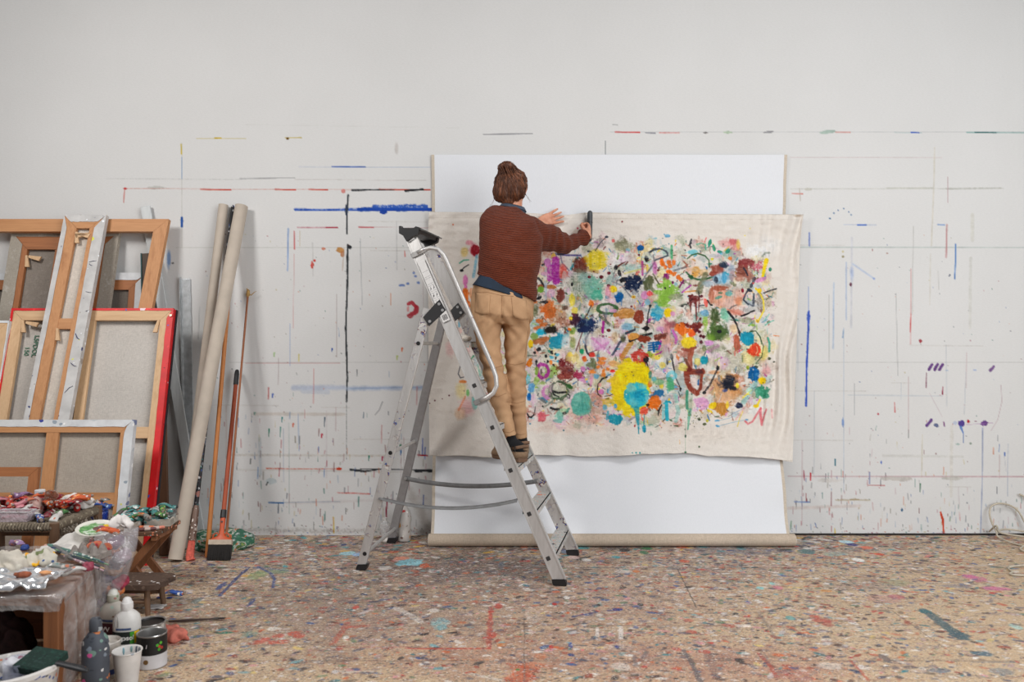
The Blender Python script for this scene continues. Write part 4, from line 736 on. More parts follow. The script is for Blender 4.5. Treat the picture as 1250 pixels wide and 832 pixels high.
q2.b(226, 570, 30, 30, (104, 34, 34), .97, .2, .8); q2.s([(208, 575), (212, 640)], 11, (120, 50, 48), .9, w1=6); q2.s([(240, 560), (246, 690)], 13, (112, 40, 40), .92, w1=7); q2.s([(262, 560), (258, 640)], 8, (120, 50, 48), .85, w1=5); q2.s([(224, 590), (222, 640)], 12, (236, 226, 222), .9); q2.b(276, 545, 10, 8, (90, 24, 34)); q2.b(268, 680, 7, 10, (100, 30, 40)); q2.b(205, 545, 12, 8, (110, 36, 36)); q2.s([(258, 520), (262, 548)], 7, BLK, .9)
q2.b(226, 724, 58, 16, (122, 40, 36), .95, rough=.9); q2.b(240, 742, 20, 20, (104, 32, 34), .95); q2.b(176, 716, 14, 8, (110, 36, 34))
q2.b(148, 738, 36, 26, (236, 112, 34), .95, .2, .6); q2.b(214, 764, 20, 24, (238, 96, 40), .95); q2.b(172, 778, 14, 12, (246, 190, 60)); q2.b(200, 812, 36, 22, (248, 214, 40), .97); q2.s([(104, 748), (126, 790), (120, 826)], 14, (196, 90, 176), .85, tex=.2); q2.b(96, 716, 26, 24, (160, 86, 90), .85, .4); q2.s([(0, 800), (66, 770)], 14, (110, 60, 50), .85, rough=.7); q2.b(30, 740, 24, 16, (214, 150, 196), .8, .4); q2.b(60, 800, 36, 30, (222, 166, 150), .85, .4)
q2.b(357, 664, 32, 40, (66, 84, 44), .95, .3, .6, tex=.12); q2.b(345, 735, 24, 54, (76, 100, 48), .9, .35, .6, tex=.15); q2.b(395, 756, 40, 36, (74, 90, 56), .9, .35, .6, tex=.15); q2.b(416, 655, 30, 36, (116, 194, 166), .92, .3, .5, tex=.2); q2.b(382, 754, 12, 9, BLK); q2.b(300, 700, 15, 60, (150, 200, 72), .85, .4, .6, tex=.2); q2.b(340, 790, 18, 30, (100, 140, 60), .8, .4)
q2.s([(434, 638), (466, 676), (484, 712), (506, 784)], 14, (32, 34, 40), .97, w1=9); q2.b(545, 690, 48, 20, (154, 154, 124), .85, .35, tex=.2, ang=8); q2.b(295, 645, 24, 18, (112, 170, 206), .9, ang=20); q2.s([(265, 600), (290, 600)], 6, SLT, .9); q2.b(470, 740, 24, 30, (238, 206, 160), .8, .4); q2.b(484, 800, 18, 26, (206, 120, 96), .85, .3); q2.b(436, 800, 12, 8, LG, .8); q2.b(545, 797, 38, 32, (20, 150, 186), .97, .15, .5)
q2.s([(680, 652), (650, 692)], 7, (120, 196, 178), .85); q2.s([(706, 690), (682, 700), (656, 718)], 8, (110, 190, 170), .85); q2.s([(668, 735), (670, 770)], 5, (140, 204, 190), .6); q2.s([(672, 796), (684, 830)], 9, (50, 150, 120), .9); q2.s([(560, 760), (600, 752), (628, 790), (634, 832)], 6, (50, 90, 56), .9, tex=.2); q2.b(300, 580, 11, 26, (238, 96, 84), .95, ang=-15); q2.s([(310, 570), (330, 596)], 6, (40, 20, 30)); q2.b(336, 598, 7, 5, BLK); q2.s([(156, 602), (196, 590), (222, 560)], 5, BLK, .85); q2.b(160, 606, 8, 5, BLK)
q2.b(14, 662, 20, 32, (60, 170, 206), .85, .4, .7, tex=.2); q2.b(76, 644, 20, 23, (252, 212, 24)); q2.b(104, 650, 14, 12, (226, 150, 200), .85); q2.s([(120, 690), (158, 656)], 14, (160, 166, 130), .8, tex=.3); q2.b(20, 640, 20, 12, (130, 200, 210), .7); q2.b(566, 141, 4, 4, (240, 220, 90)); q2.b(534, 183, 5, 4, (244, 222, 60)); q2.b(150, 330, 20, 10, (200, 196, 190), .7); q2.s([(110, 392), (180, 372)], 12, (110, 112, 116), .8, tex=.3)
# ---- lower left quarter
q3.b(370, 10, 56, 20, (24, 40, 84), .9, .5, .8); q3.s([(395, 20), (368, 60), (364, 110), (376, 150), (392, 166)], 11, (38, 46, 66), .95, tex=.1); q3.s([(345, 30), (318, 110), (310, 136)], 7, (112, 50, 52), .85); q3.b(400, 70, 50, 40, (228, 222, 220), .6)
q3.b(460, 95, 60, 48, (232, 184, 220), .85, .4, .4); q3.s([(405, 60), (510, 150)], 14, (218, 136, 196), .85, tex=.3); q3.s([(430, 130), (500, 90)], 16, (222, 150, 204), .85, tex=.3); q3.s([(520, 80), (480, 140)], 10, (240, 232, 238), .8); q3.s([(467, 0), (468, 24)], 14, (176, 40, 148)); q3.b(505, 15, 9, 9, DR); q3.s([(526, 160), (546, 130), (570, 88), (600, 60)], 13, (50, 62, 84), .95, tex=.12); q3.b(588, 70, 14, 12, (96, 96, 66), .9)
q3.s([(636, 88), (610, 130), (582, 182)], 30, (208, 142, 60), .92, tex=.15, rough=.4, w1=24); q3.b(656, 52, 30, 20, (224, 158, 76), .9); q3.s([(628, 82), (690, 60), (762, 34)], 8, BLK); q3.b(632, 80, 9, 6, BLK); q3.b(712, 64, 36, 15, (150, 60, 36), .95, rough=.6); q3.b(812, 55, 30, 16, (140, 60, 44), .85, rough=.7); q3.s([(608, 34), (660, 12)], 12, (60, 70, 86), .9)
for k_, v_ in enumerate((92, 106, 120, 134)): q3.s([(742, v_), (800, v_-8)], 10, (6, 92, 158), .95, tex=.15)
q3.s([(770, 90), (775, 140)], 14, (6, 92, 158)); q3.s([(818, 80), (806, 120)], 8, MAG, .9); q3.s([(822, 140), (778, 168)], 8, MAG, .85); q3.b(786, 172, 30, 20, (226, 210, 70), .9, rough=.7); q3.b(740, 160, 24, 16, (150, 180, 60), .8, rough=.7); q3.b(822, 222, 18, 17, (236, 214, 110), .85); q3.b(725, 5, 20, 8, BLK)
q3.b(690, 178, 30, 28, (206, 58, 48), .95, ring=.5, rough=.6); q3.b(705, 172, 22, 22, (214, 70, 60), .8, rough=.9); q3.b(729, 190, 16, 15, BLK, rough=.6); q3.s([(728, 195), (736, 220), (742, 252)], 8, (40, 40, 46)); q3.s([(722, 200), (728, 240)], 5, BLK); q3.dots if False else p.dots(786, 438, 6, 5, 45, [BLK, DR, (200, 60, 50)], .3, .8, .9, seed=8)
q3.b(190, 90, 46, 34, (36, 152, 178), .92, .25, .7); q3.b(90, 80, 40, 18, (186, 108, 60), .9, .3, .6); q3.b(38, 96, 13, 26, (250, 206, 28)); q3.b(32, 210, 16, 24, (238, 128, 30), rough=.7); q3.b(250, 90, 30, 40, (236, 232, 230), .8, .4); q3.b(290, 90, 18, 40, (150, 160, 80), .7, .4); q3.b(100, 30, 26, 20, (40, 180, 212), .9, rough=.8); q3.b(150, 15, 30, 20, (36, 30, 26), .95, .4); q3.b(60, 50, 24, 18, (150, 180, 90), .8)
for u, v in ((62, 150), (80, 130), (72, 200), (92, 128), (130, 168), (176, 222), (188, 182), (165, 145), (186, 152), (140, 200), (210, 200)): q3.b(u, v, 7, 9, BLK, .95, rough=.8)
for u, v in ((200, 160), (165, 178), (205, 200)): q3.b(u, v, 14, 9, (60, 180, 210), .9, rough=.7)
for u, v, a_, b_ in ((165, 262, 40, 30), (80, 300, 20, 26), (120, 290, 30, 20), (70, 320, 14, 30), (110, 330, 24, 12), (190, 250, 24, 18)): q3.b(u, v, a_, b_, (160, 196, 96), .88, .3, .8, tex=.25)
q3.b(110, 258, 27, 33, (182, 56, 156), .95, ring=.36, rough=.25); q3.b(100, 262, 6, 16, (70, 40, 50), .8); q3.b(136, 380, 20, 26, (222, 140, 200), .9, ring=.5, rough=.5); q3.s([(72, 190), (74, 280)], 6, BLK, .9)
q3.b(252, 255, 44, 56, (124, 46, 44), .92, .35, .8, tex=.15); q3.b(222, 205, 18, 26, (120, 34, 40), .9, .2, .8); q3.b(265, 190, 16, 26, (110, 30, 38), .9, .2, .8); q3.b(323, 282, 24, 22, (176, 50, 86), .92, .3, .8); q3.b(240, 290, 40, 22, (150, 66, 56), .85, .4, .8); p.dots(692, 452, 10, 9, 130, [(106, 30, 40), (130, 40, 44), (90, 24, 34)], .35, 1.2, .95, seed=9)
q3.b(345, 143, 13, 15, (40, 160, 112)); q3.b(405, 162, 17, 14, (226, 60, 48), rough=.5); q3.b(358, 182, 13, 18, (230, 70, 44), rough=.6); q3.b(300, 180, 44, 34, (242, 224, 140), .85, .4, .6); q3.b(275, 158, 14, 14, (246, 210, 90)); q3.b(330, 215, 30, 30, (240, 230, 170), .7, .5); q3.s([(385, 150), (435, 132)], 5, (90, 50, 50), .8); q3.b(414, 206, 15, 32, (110, 120, 84), .92, .3, .7, ang=-20); q3.b(388, 222, 20, 12, (120, 130, 90), .8)
for u, v, a_, b_ in ((472, 184, 26, 11), (456, 208, 24, 12), (404, 263, 24, 13), (474, 266, 13, 20), (442, 232, 9, 9), (160, 205, 9, 14), (500, 245, 10, 10), (366, 190, 9, 10)): q3.b(u, v, a_, b_, (240, 134, 52), .95, .2, .7)
q3.b(530, 212, 26, 20, (240, 176, 110), .9, .3); q3.b(590, 225, 60, 22, (238, 200, 120), .8, .4, tex=.2); q3.s([(520, 250), (600, 240), (650, 235)], 5, (110, 110, 80), .7, tex=.3); q3.b(527, 258, 15, 9, (230, 40, 36)); q3.b(430, 290, 14, 13, (110, 176, 214), .9); q3.s([(404, 300), (394, 350)], 9, (226, 130, 190), .75); q3.b(350, 245, 12, 14, (226, 130, 200), .85); q3.b(400, 310, 16, 40, (236, 160, 190), .6, .5); q3.b(375, 320, 5, 7, (120, 180, 210)); q3.s([(318, 305), (320, 345)], 5, (96, 80, 80), .7)
q3.s([(494, 294), (466, 304), (442, 336), (436, 372), (440, 396)], 11, BLK, .95, w1=6); q3.s([(440, 396), (456, 408)], 7, BLK); q3.s([(482, 408), (510, 404), (536, 392)], 6, (70, 60, 44), .9); q3.b(496, 424, 12, 5, BLK); q3.b(460, 380, 14, 16, (206, 100, 170), .85); q3.b(452, 340, 10, 12, (230, 160, 150), .8)
q3.b(210, 385, 62, 50, (190, 200, 176), .5, .5); q3.b(205, 372, 44, 44, (84, 100, 76), .85, ring=.16, rough=.4); q3.s([(168, 376), (200, 388), (248, 384)], 12, BLK, .97); q3.s([(172, 332), (164, 366), (176, 398), (206, 412)], 9, (44, 48, 46), .95); q3.s([(206, 322), (240, 332), (262, 348)], 8, (60, 80, 56), .95); q3.b(270, 350, 18, 13, (54, 100, 50), ang=20); q3.s([(262, 398), (272, 404), (270, 420)], 7, BLK, .95); q3.s([(250, 398), (215, 420), (170, 424)], 6, (56, 100, 60), .8)
q3.s([(70, 370), (86, 410), (120, 444), (170, 452), (240, 436), (285, 396)], 10, (150, 152, 144), .6, tex=.35); q3.s([(100, 426), (128, 448)], 13, (120, 122, 120), .8); q3.b(150, 350, 30, 40, (226, 206, 206), .5, .5)
q3.b(42, 357, 21, 26, (96, 164, 214), .97, rough=.5); q3.b(28, 411, 14, 21, (8, 104, 180)); q3.b(20, 305, 14, 26, (110, 204, 220), .85, tex=.3); q3.b(74, 260, 12, 24, LG, .85)
q3.b(342, 455, 54, 64, (96, 180, 162), .97, .1, .14); q3.b(350, 480, 36, 30, (70, 160, 146), .7, .5, tex=.3); q3.b(322, 425, 28, 20, (130, 198, 182), .8, .5); q3.s([(345, 395), (350, 515)], 10, (66, 150, 140), .5, tex=.4)
q3.b(430, 440, 44, 56, (196, 120, 104), .6, .5, .7, tex=.4); q3.s([(410, 460), (440, 476)], 10, (206, 200, 200), .8); q3.b(395, 540, 90, 34, (232, 158, 138), .5, .7)
# the yellow sun with its turquoise disc
q3.b(640, 360, 100, 148, (250, 222, 14), 1, .1, .22); q3.b(690, 290, 60, 66, (250, 222, 14), 1, .15, .3); q3.b(560, 330, 44, 40, (248, 214, 30), .95, .2, .8, tex=.12); q3.b(530, 310, 36, 26, (244, 206, 50), .9, .3, .9, tex=.2); q3.b(560, 420, 40, 66, (246, 212, 30), .85, .3, .9, tex=.3); q3.b(500, 440, 30, 34, (240, 206, 60), .75, .4, .9, tex=.4); q3.b(620, 500, 40, 26, (246, 216, 40), .8, .3, .9, tex=.3); q3.b(620, 240, 60, 24, (248, 220, 40), .9, .3, .9); q3.b(600, 330, 40, 80, (232, 196, 10), .35, .7, tex=.5); q3.b(660, 330, 40, 60, (255, 232, 60), .5, .7, tex=.4); q3.b(750, 340, 12, 18, OR, .9, rough=.7); q3.b(752, 280, 10, 20, (60, 130, 130), .8)
q3.b(672, 402, 66, 68, (44, 182, 206), 1, .1, .15); q3.b(640, 356, 36, 24, (142, 216, 204), .9, .5, .5); q3.b(655, 440, 40, 26, (110, 206, 212), .8, .5); q3.b(708, 350, 30, 18, (130, 210, 200), .85, .5); q3.b(690, 410, 36, 40, (14, 156, 196), .8, .5, tex=.2); q3.b(732, 420, 12, 34, (130, 200, 210), .7, .5)
q3.b(800, 392, 34, 16, (40, 108, 156), .95, rough=.5, ang=-15); q3.b(760, 410, 18, 14, (60, 110, 140), .85, rough=.6); q3.b(770, 450, 36, 33, (238, 112, 22), .97, .15, .6); q3.b(738, 460, 10, 8, (40, 30, 20), .8); q3.b(713, 494, 24, 23, (236, 84, 62), .97, .2, .4)
q3.s([(672, 485), (676, 540), (683, 600)], 30, (40, 156, 178), .92, w1=10, tex=.12); q3.s([(680, 580), (684, 632)], 7, (40, 150, 170), .9); q3.s([(716, 515), (714, 580)], 6, (60, 130, 146), .9); q3.b(716, 600, 11, 21, (26, 150, 176)); q3.s([(698, 500), (702, 545)], 5, (236, 100, 84), .9); q3.b(706, 545, 6, 9, (236, 120, 96)); q3.b(660, 585, 5, 8, (190, 60, 56))
q3.b(545, 544, 34, 28, (26, 152, 176), .97, .15, .5); q3.s([(500, 500), (492, 545)], 12, (50, 160, 190), .85, tex=.3); q3.b(545, 466, 9, 12, (90, 170, 214)); q3.b(482, 475, 12, 15, (110, 190, 220), .85)
q3.s([(848, 446), (852, 546)], 20, (40, 172, 192), .92, tex=.15); q3.s([(862, 440), (875, 448)], 10, (30, 150, 180), .9); q3.s([(830, 470), (828, 540)], 14, (150, 206, 206), .75, tex=.3); q3.s([(820, 462), (804, 500), (800, 522)], 6, BLK, .95); q3.s([(796, 494), (806, 508)], 5, BLK)
q3.s([(18, 512), (26, 530), (42, 534), (56, 520)], 9, BLK, .97); q3.s([(62, 506), (66, 470)], 5, BLK, .9); q3.s([(158, 478), (180, 486), (204, 486)], 13, BLK, .97); q3.b(104, 528, 26, 28, (224, 92, 104), .9, .3, .5); q3.s([(110, 528), (146, 520)], 9, (228, 100, 110), .85); q3.b(204, 520, 26, 22, (128, 200, 178), .85, .35, .6); q3.b(210, 548, 28, 18, (120, 194, 178), .8, .4, .6); q3.b(240, 510, 10, 8, (60, 60, 60), .8); q3.b(235, 490, 20, 8, (150, 206, 160), .7)
for u, v, r_, c_ in ((235, 612, 5, (30, 100, 120)), (35, 573, 5, (60, 140, 170)), (645, 746, 4, (40, 160, 160)), (668, 746, 5, (40, 160, 160)), (690, 746, 5, (40, 160, 160)), (535, 608, 4, (120, 60, 60)), (110, 468, 5, BLK)): q3.b(u, v, r_, r_, c_)
q3.b(870, 330, 26, 34, (80, 168, 118), .9, .3, .6); q3.b(780, 320, 40, 26, (208, 202, 150), .7, .5); q3.s([(770, 310), (880, 295)], 8, (130, 130, 110), .7, tex=.3); q3.b(835, 255, 9, 12, (110, 176, 216)); q3.b(860, 270, 8, 8, (170, 200, 220)); q3.s([(756, 620), (758, 640)], 4, (110, 140, 110)); q3.b(820, 350, 12, 12, (240, 214, 60), .8); q3.b(775, 305, 14, 14, (110, 196, 206), .85); q3.b(855, 200, 6, 20, (60, 60, 66), .8); q3.b(800, 200, 40, 40, (240, 236, 236), .7, .5)
# ---- lower right quarter
q4.b(180, 18, 50, 20, (238, 112, 34), .95, .2, .8); q4.b(215, 38, 22, 12, (238, 96, 40)); q4.b(202, 92, 36, 32, (248, 216, 46), .98, .12, .4); q4.s([(0, 66), (56, 44)], 16, (112, 60, 52), .85, rough=.7); q4.s([(20, 130), (32, 76)], 8, (190, 60, 170), .9); q4.s([(0, 160), (30, 150)], 8, MAG, .85); q4.b(8, 95, 20, 12, BLU, .9, rough=.7); q4.b(12, 178, 16, 14, (240, 212, 70), .9); q4.s([(104, 20), (128, 70)], 14, (206, 110, 190), .8, tex=.2); q4.s([(78, 120), (84, 160)], 6, (140, 70, 80), .7)
for u, v in ((262, 24), (270, 48), (274, 84), (288, 54), (246, 12)): q4.b(u, v, 9, 9, (86, 26, 40))
q4.b(365, 28, 56, 46, (76, 104, 50), .93, .3, .6, tex=.12); q4.b(330, 60, 26, 26, (110, 150, 50), .85, .4); q4.b(382, 22, 12, 10, BLK); q4.s([(312, 142), (350, 120), (376, 108)], 18, (216, 130, 204), .9, tex=.2); q4.b(322, 90, 26, 20, (222, 150, 214), .85, .3); q4.b(360, 122, 70, 26, (140, 146, 110), .6, .5, tex=.3); q4.b(294, 122, 14, 18, (120, 130, 84), .8); q4.b(430, 70, 30, 30, (226, 214, 170), .6, .5)
q4.b(487, 90, 19, 50, (186, 96, 72), .95, .2, .4, ang=-6); q4.b(548, 70, 36, 34, (24, 150, 178), .97, .12, .5); q4.s([(492, 0), (506, 28)], 7, BLK, .9)
q4.b(560, 185, 36, 44, (246, 230, 160), .8, .5); q4.b(650, 150, 24, 46, (246, 228, 130), .8, .4); q4.b(596, 133, 36, 32, (230, 58, 30), .97, .15, .4, tex=.1); q4.s([(606, 112), (612, 140), (600, 156)], 5, (240, 196, 150), .85)
q4.s([(566, 20), (598, 18), (622, 50), (646, 110), (636, 170), (600, 212)], 6, (52, 84, 50), .9, tex=.2); q4.s([(672, 60), (682, 92), (680, 140)], 13, (70, 170, 144), .92, tex=.1); q4.b(600, 235, 14, 9, (36, 56, 40)); q4.b(552, 238, 9, 12, (150, 170, 40)); q4.b(681, 184, 10, 8, (76, 84, 60)); q4.b(708, 203, 7, 5, (80, 84, 70)); q4.b(500, 250, 50, 26, (150, 150, 130), .5, .6, tex=.4)
q4.b(590, 276, 34, 38, (6, 92, 158), .98, .12, .5); q4.b(637, 313, 21, 20, (252, 208, 16), .98); q4.b(660, 256, 30, 34, (236, 164, 164), .75, .6); q4.b(645, 386, 34, 32, (56, 152, 116), .95, .2, .8); q4.b(612, 384, 14, 20, (80, 168, 138), .8); q4.b(665, 410, 18, 12, (50, 140, 110), .85)
q4.b(425, 370, 86, 98, (214, 158, 108), .8, .35, .4, tex=.15); q4.b(470, 290, 40, 16, (200, 120, 60), .75, .4, tex=.3); q4.b(475, 380, 34, 60, (206, 140, 80), .7, .5, tex=.3); q4.b(350, 265, 36, 14, (206, 130, 70), .8, .4, tex=.3); q4.b(420, 410, 50, 40, (228, 180, 140), .7, .5); q4.b(438, 325, 50, 42, (32, 38, 54), .97, .6, .7); q4.b(425, 345, 24, 30, (26, 30, 46), .95, .5); q4.b(470, 362, 22, 12, (34, 34, 44), .9, .5, ang=30); q4.b(490, 342, 9, 14, (246, 224, 60)); q4.b(416, 374, 16, 8, (70, 90, 150), .8)
q4.b(395, 480, 40, 34, (198, 134, 52), .97, .15, .5); q4.b(430, 460, 9, 24, (246, 206, 60), .95); q4.b(497, 464, 24, 19, (26, 38, 66), .98, .15, .5); q4.b(340, 464, 21, 16, (252, 212, 20), .98, ang=-35); q4.b(274, 446, 38, 34, (228, 164, 208), .95, .2, .6); q4.b(240, 490, 20, 12, (230, 180, 212), .7, .5); q4.s([(462, 512), (530, 480)], 5, (150, 170, 200), .8)
q4.s([(374, 238), (350, 290), (322, 345), (290, 388)], 11, (44, 44, 50), .93, tex=.3); q4.b(373, 240, 10, 14, BLK); q4.b(290, 388, 12, 10, BLK); q4.s([(96, 164), (108, 230), (122, 300), (150, 360)], 9, (40, 36, 48), .95, w1=5); q4.b(98, 175, 9, 20, BLK, ang=-10); q4.b(150, 362, 7, 6, BLK); q4.s([(395, 395), (380, 440)], 5, (230, 220, 214), .8)
BR = (142, 58, 42)
q4.b(180, 150, 50, 24, (186, 116, 100), .85, .4, .6); q4.s([(160, 128), (200, 134), (240, 118)], 16, BR, .85, tex=.15); q4.s([(218, 130), (206, 180), (210, 240)], 30, (168, 84, 62), .92, w1=24, tex=.1); q4.s([(180, 190), (200, 236)], 18, (120, 60, 46), .9); q4.s([(184, 262), (192, 318), (214, 366), (248, 392)], 32, BR, .95, rough=.35); q4.s([(248, 388), (268, 366), (276, 300), (282, 262)], 17, BR, .95, rough=.35); q4.s([(186, 262), (232, 262), (280, 262)], 34, (148, 62, 44), .95, rough=.4); q4.b(262, 262, 22, 16, (80, 44, 50), .85, .5); q4.b(232, 320, 20, 36, (232, 214, 206), .95, .3, .4); q4.b(196, 246, 22, 14, (120, 44, 36), .9)
q4.b(288, 193, 20, 24, (24, 158, 180), .98, .2, .4); q4.b(162, 236, 24, 28, (236, 222, 110), .9, .3, .5); q4.b(250, 200, 18, 22, (238, 222, 120), .85, .3, .5); q4.b(42, 222, 16, 17, (240, 216, 110), .85, .3); q4.s([(140, 212), (180, 196)], 7, (110, 110, 100), .7); q4.b(56, 255, 9, 8, (226, 150, 210), .85); q4.b(98, 284, 18, 18, (120, 206, 218), .85, ring=.6, rough=.5); q4.b(80, 170, 30, 30, (206, 208, 204), .6, .5)
q4.s([(290, 280), (350, 282)], 5, (150, 190, 200), .7); q4.b(22, 390, 28, 20, (46, 116, 166), .93, .2, .6); q4.b(86, 342, 24, 38, (84, 176, 124), .9, .3, .7, tex=.15); q4.b(38, 345, 9, 12, (244, 220, 80), .9); q4.b(122, 352, 9, 8, (110, 170, 206)); q4.b(20, 325, 30, 14, (120, 190, 140), .7); q4.b(150, 300, 20, 30, (200, 206, 200), .6, .5); q4.b(8, 430, 14, 24, OR, .9, rough=.7)
q4.s([(66, 444), (68, 500), (72, 546)], 20, (40, 172, 194), .93, tex=.12); q4.s([(50, 450), (86, 440)], 10, (40, 170, 190), .8); q4.s([(48, 480), (46, 540)], 13, (140, 206, 208), .75, tex=.3); q4.s([(130, 470), (138, 500), (122, 556)], 22, (150, 200, 190), .8, tex=.25); q4.s([(118, 410), (128, 440)], 24, (150, 206, 190), .75, tex=.3); q4.s([(38, 458), (20, 490), (16, 520)], 6, BLK, .9); q4.s([(12, 492), (26, 500)], 5, BLK)
q4.s([(190, 378), (188, 430), (190, 480)], 17, (60, 146, 114), .92, tex=.15); q4.s([(206, 490), (200, 540), (194, 606)], 20, (96, 176, 146), .88, tex=.15, w1=8); q4.s([(212, 400), (208, 470)], 22, (150, 176, 150), .6, tex=.5); q4.s([(180, 560), (179, 745)], 2.5, (130, 160, 130), .7); q4.b(180, 648, 5, 8, (50, 90, 70)); q4.b(180, 743, 6, 6, (40, 110, 80)); q4.b(262, 710, 6, 6, (90, 110, 80)); p.dots(845, 508, 6, 7, 70, [(70, 80, 60), (150, 140, 60), (100, 100, 90)], .3, .9, .9, seed=4)
q4.s([(600, 330), (560, 390), (528, 442)], 26, (146, 208, 208), .75, tex=.2, rough=.5); q4.s([(586, 330), (540, 380)], 10, (200, 224, 220), .7); q4.s([(572, 372), (545, 398), (524, 416)], 10, (246, 222, 90), .9); q4.s([(548, 396), (566, 400)], 6, YE, .8); q4.s([(624, 430), (606, 470)], 13, (248, 216, 60), .9); q4.b(603, 468, 16, 9, YE); q4.b(560, 370, 16, 14, (170, 214, 190), .7)
RP = (226, 116, 124)
q4.s([(536, 556), (552, 574), (580, 560), (604, 520), (628, 480)], 11, RP, .88, tex=.15); q4.s([(628, 480), (628, 520), (636, 578)], 15, (224, 106, 116), .88, tex=.15); q4.s([(640, 566), (652, 520), (664, 486)], 9, RP, .85); q4.s([(694, 488), (698, 536)], 11, (236, 164, 168), .7, tex=.3); q4.s([(528, 478), (500, 520), (480, 548)], 12, (236, 170, 160), .6, tex=.4); q4.s([(522, 500), (504, 540), (490, 590)], 7, (238, 214, 100), .85, tex=.15)
q4.b(367, 554, 15, 6, (100, 168, 204), ang=-6); q4.b(372, 586, 13, 6, (100, 168, 204), ang=8); q4.s([(380, 585), (460, 565), (545, 548)], 3, (140, 180, 204), .85); q4.s([(376, 553), (440, 540), (500, 510)], 3, (150, 184, 206), .8); q4.b(546, 549, 8, 5, (90, 150, 190)); q4.b(294, 574, 10, 7, (90, 96, 60)); q4.b(262, 548, 7, 6, (70, 80, 60)); q4.b(310, 555, 7, 9, (200, 190, 60)); q4.s([(144, 670), (146, 694)], 5, (236, 190, 130), .8)
# ---- the strip seen left of the ladder's climber
B0(579, 305, 7.5, 9, (224, 120, 140), .85, .4); B0(580, 305.5, 6.5, 7, (150, 22, 36), .98, .15, .3); B0(567, 308, 5.5, 8, (238, 206, 120), .8, .5); B0(573, 296, 6, 4, (226, 130, 150), .7, .4)
S0([(561, 321), (566, 317.5), (572, 317)], 2.2, (80, 168, 140), .9); S0([(563, 330), (567, 326), (572, 323)], 1.6, (36, 36, 40)); B0(563.5, 330, 2.4, 1.8, BLK)
S0([(582, 312), (580, 325), (578, 338)], 4, (120, 188, 216), .85, tex=.3); B0(568, 342, 3.6, 8, (230, 128, 190), .95, .3); B0(568.5, 350, 2.4, 3, (226, 110, 180), .9); B0(568, 363, 5, 14, (238, 112, 36), .95, .2, .4); B0(571, 372, 4, 6, (240, 120, 50), .9); B0(569, 381, 4.4, 3.6, (30, 140, 108)); S0([(562, 365), (563, 372)], 3, BLK); B0(575, 358, 2.6, 8, (240, 160, 110), .8)
B0(561, 391, 1.8, 10, (110, 186, 216), .8, .4); S0([(562, 372), (560, 400)], 2.2, (120, 190, 216), .8); B0(550, 425, 9, 13, (238, 188, 186), .65, .6); B0(567, 430, 9, 10, (236, 176, 180), .7, .5); B0(559, 404, 6, 5, (240, 190, 180), .7); S0([(573, 441), (578, 434)], 2.2, (70, 150, 110), .9)
S0([(562.5, 444), (559.5, 456), (562, 461), (566, 460)], 1.6, (66, 68, 80), .85); S0([(583, 445), (586, 458)], 2.5, (110, 186, 160), .7, tex=.3); B0(565, 465.8, 6, 2.2, (238, 118, 46), .92, .3, .5); B0(563, 476, 9, 13, (244, 222, 150), .7, .5); B0(571, 479, 2, 5, (120, 196, 110), .9); B0(579, 492, 4.4, 9, (110, 206, 196), .9, .3); B0(596, 488, 3, 8, (60, 176, 170), .9, .3); B0(570, 497, 12, 14, (238, 178, 178), .75, .5); B0(562, 505, 8, 9, (238, 196, 160), .7, .5); S0([(560, 500), (568, 484)], 3, (240, 150, 110), .7)
for x_, y_, r_ in ((548.3, 482.4, 1.3), (530.8, 488.7, 1.2), (540, 486.5, .9), (524.5, 492, .9), (566.5, 477, .8), (556, 478, .5)): B0(x_, y_, r_, r_, (96, 26, 44))
for x_, y_, r_, c_ in ((553, 274, 1.1, (232, 110, 60)), (691, 260.2, 1.2, (40, 140, 170)), (705, 278.5, 1.3, (206, 96, 120)), (759.5, 270.4, 1.3, (130, 40, 50)), (740, 410, 1, BLK), (811, 286, 1, (100, 170, 200))): B0(x_, y_, r_, r_, c_)
# splatter thrown over everything
g = np.random.default_rng(15)
n_ = 0
while n_ < 650:
    x_, y_ = g.uniform(566, 950), g.uniform(288, 525)
    if not inside(x_, y_): continue
    n_ += 1; r_ = .35+.75*g.random()**3; B0(x_, y_, r_, r_, [(60, 56, 56), (90, 40, 44), (40, 60, 60), BLK, (110, 100, 96), DR, (240, 238, 234), (60, 110, 150)][g.integers(8)], .85, .4, .1)
for x_, y_, sx, sy, n_ in ((935, 372, 5, 10, 70), (700, 315, 6, 5, 30), (745, 340, 16, 12, 120), (680, 360, 14, 8, 80), (905, 460, 12, 14, 80), (660, 455, 8, 14, 60)):
    p.dots(x_, y_, sx, sy, n_, [(50, 50, 52), (70, 60, 60)], .3, .7, .85, seed=int(x_))
# hem, stains at the edges
S0([(523, 258.6), (980, 261.6)], 1.6, (206, 194, 180), .7); S0([(523, 265.5), (980, 268)], .9, (208, 196, 182), .55, tex=.3); B0(974, 263, 6, 2.5, (180, 160, 140), .8, .5)
S0([(524, 556), (968, 562)], 1.4, (206, 196, 180), .5)
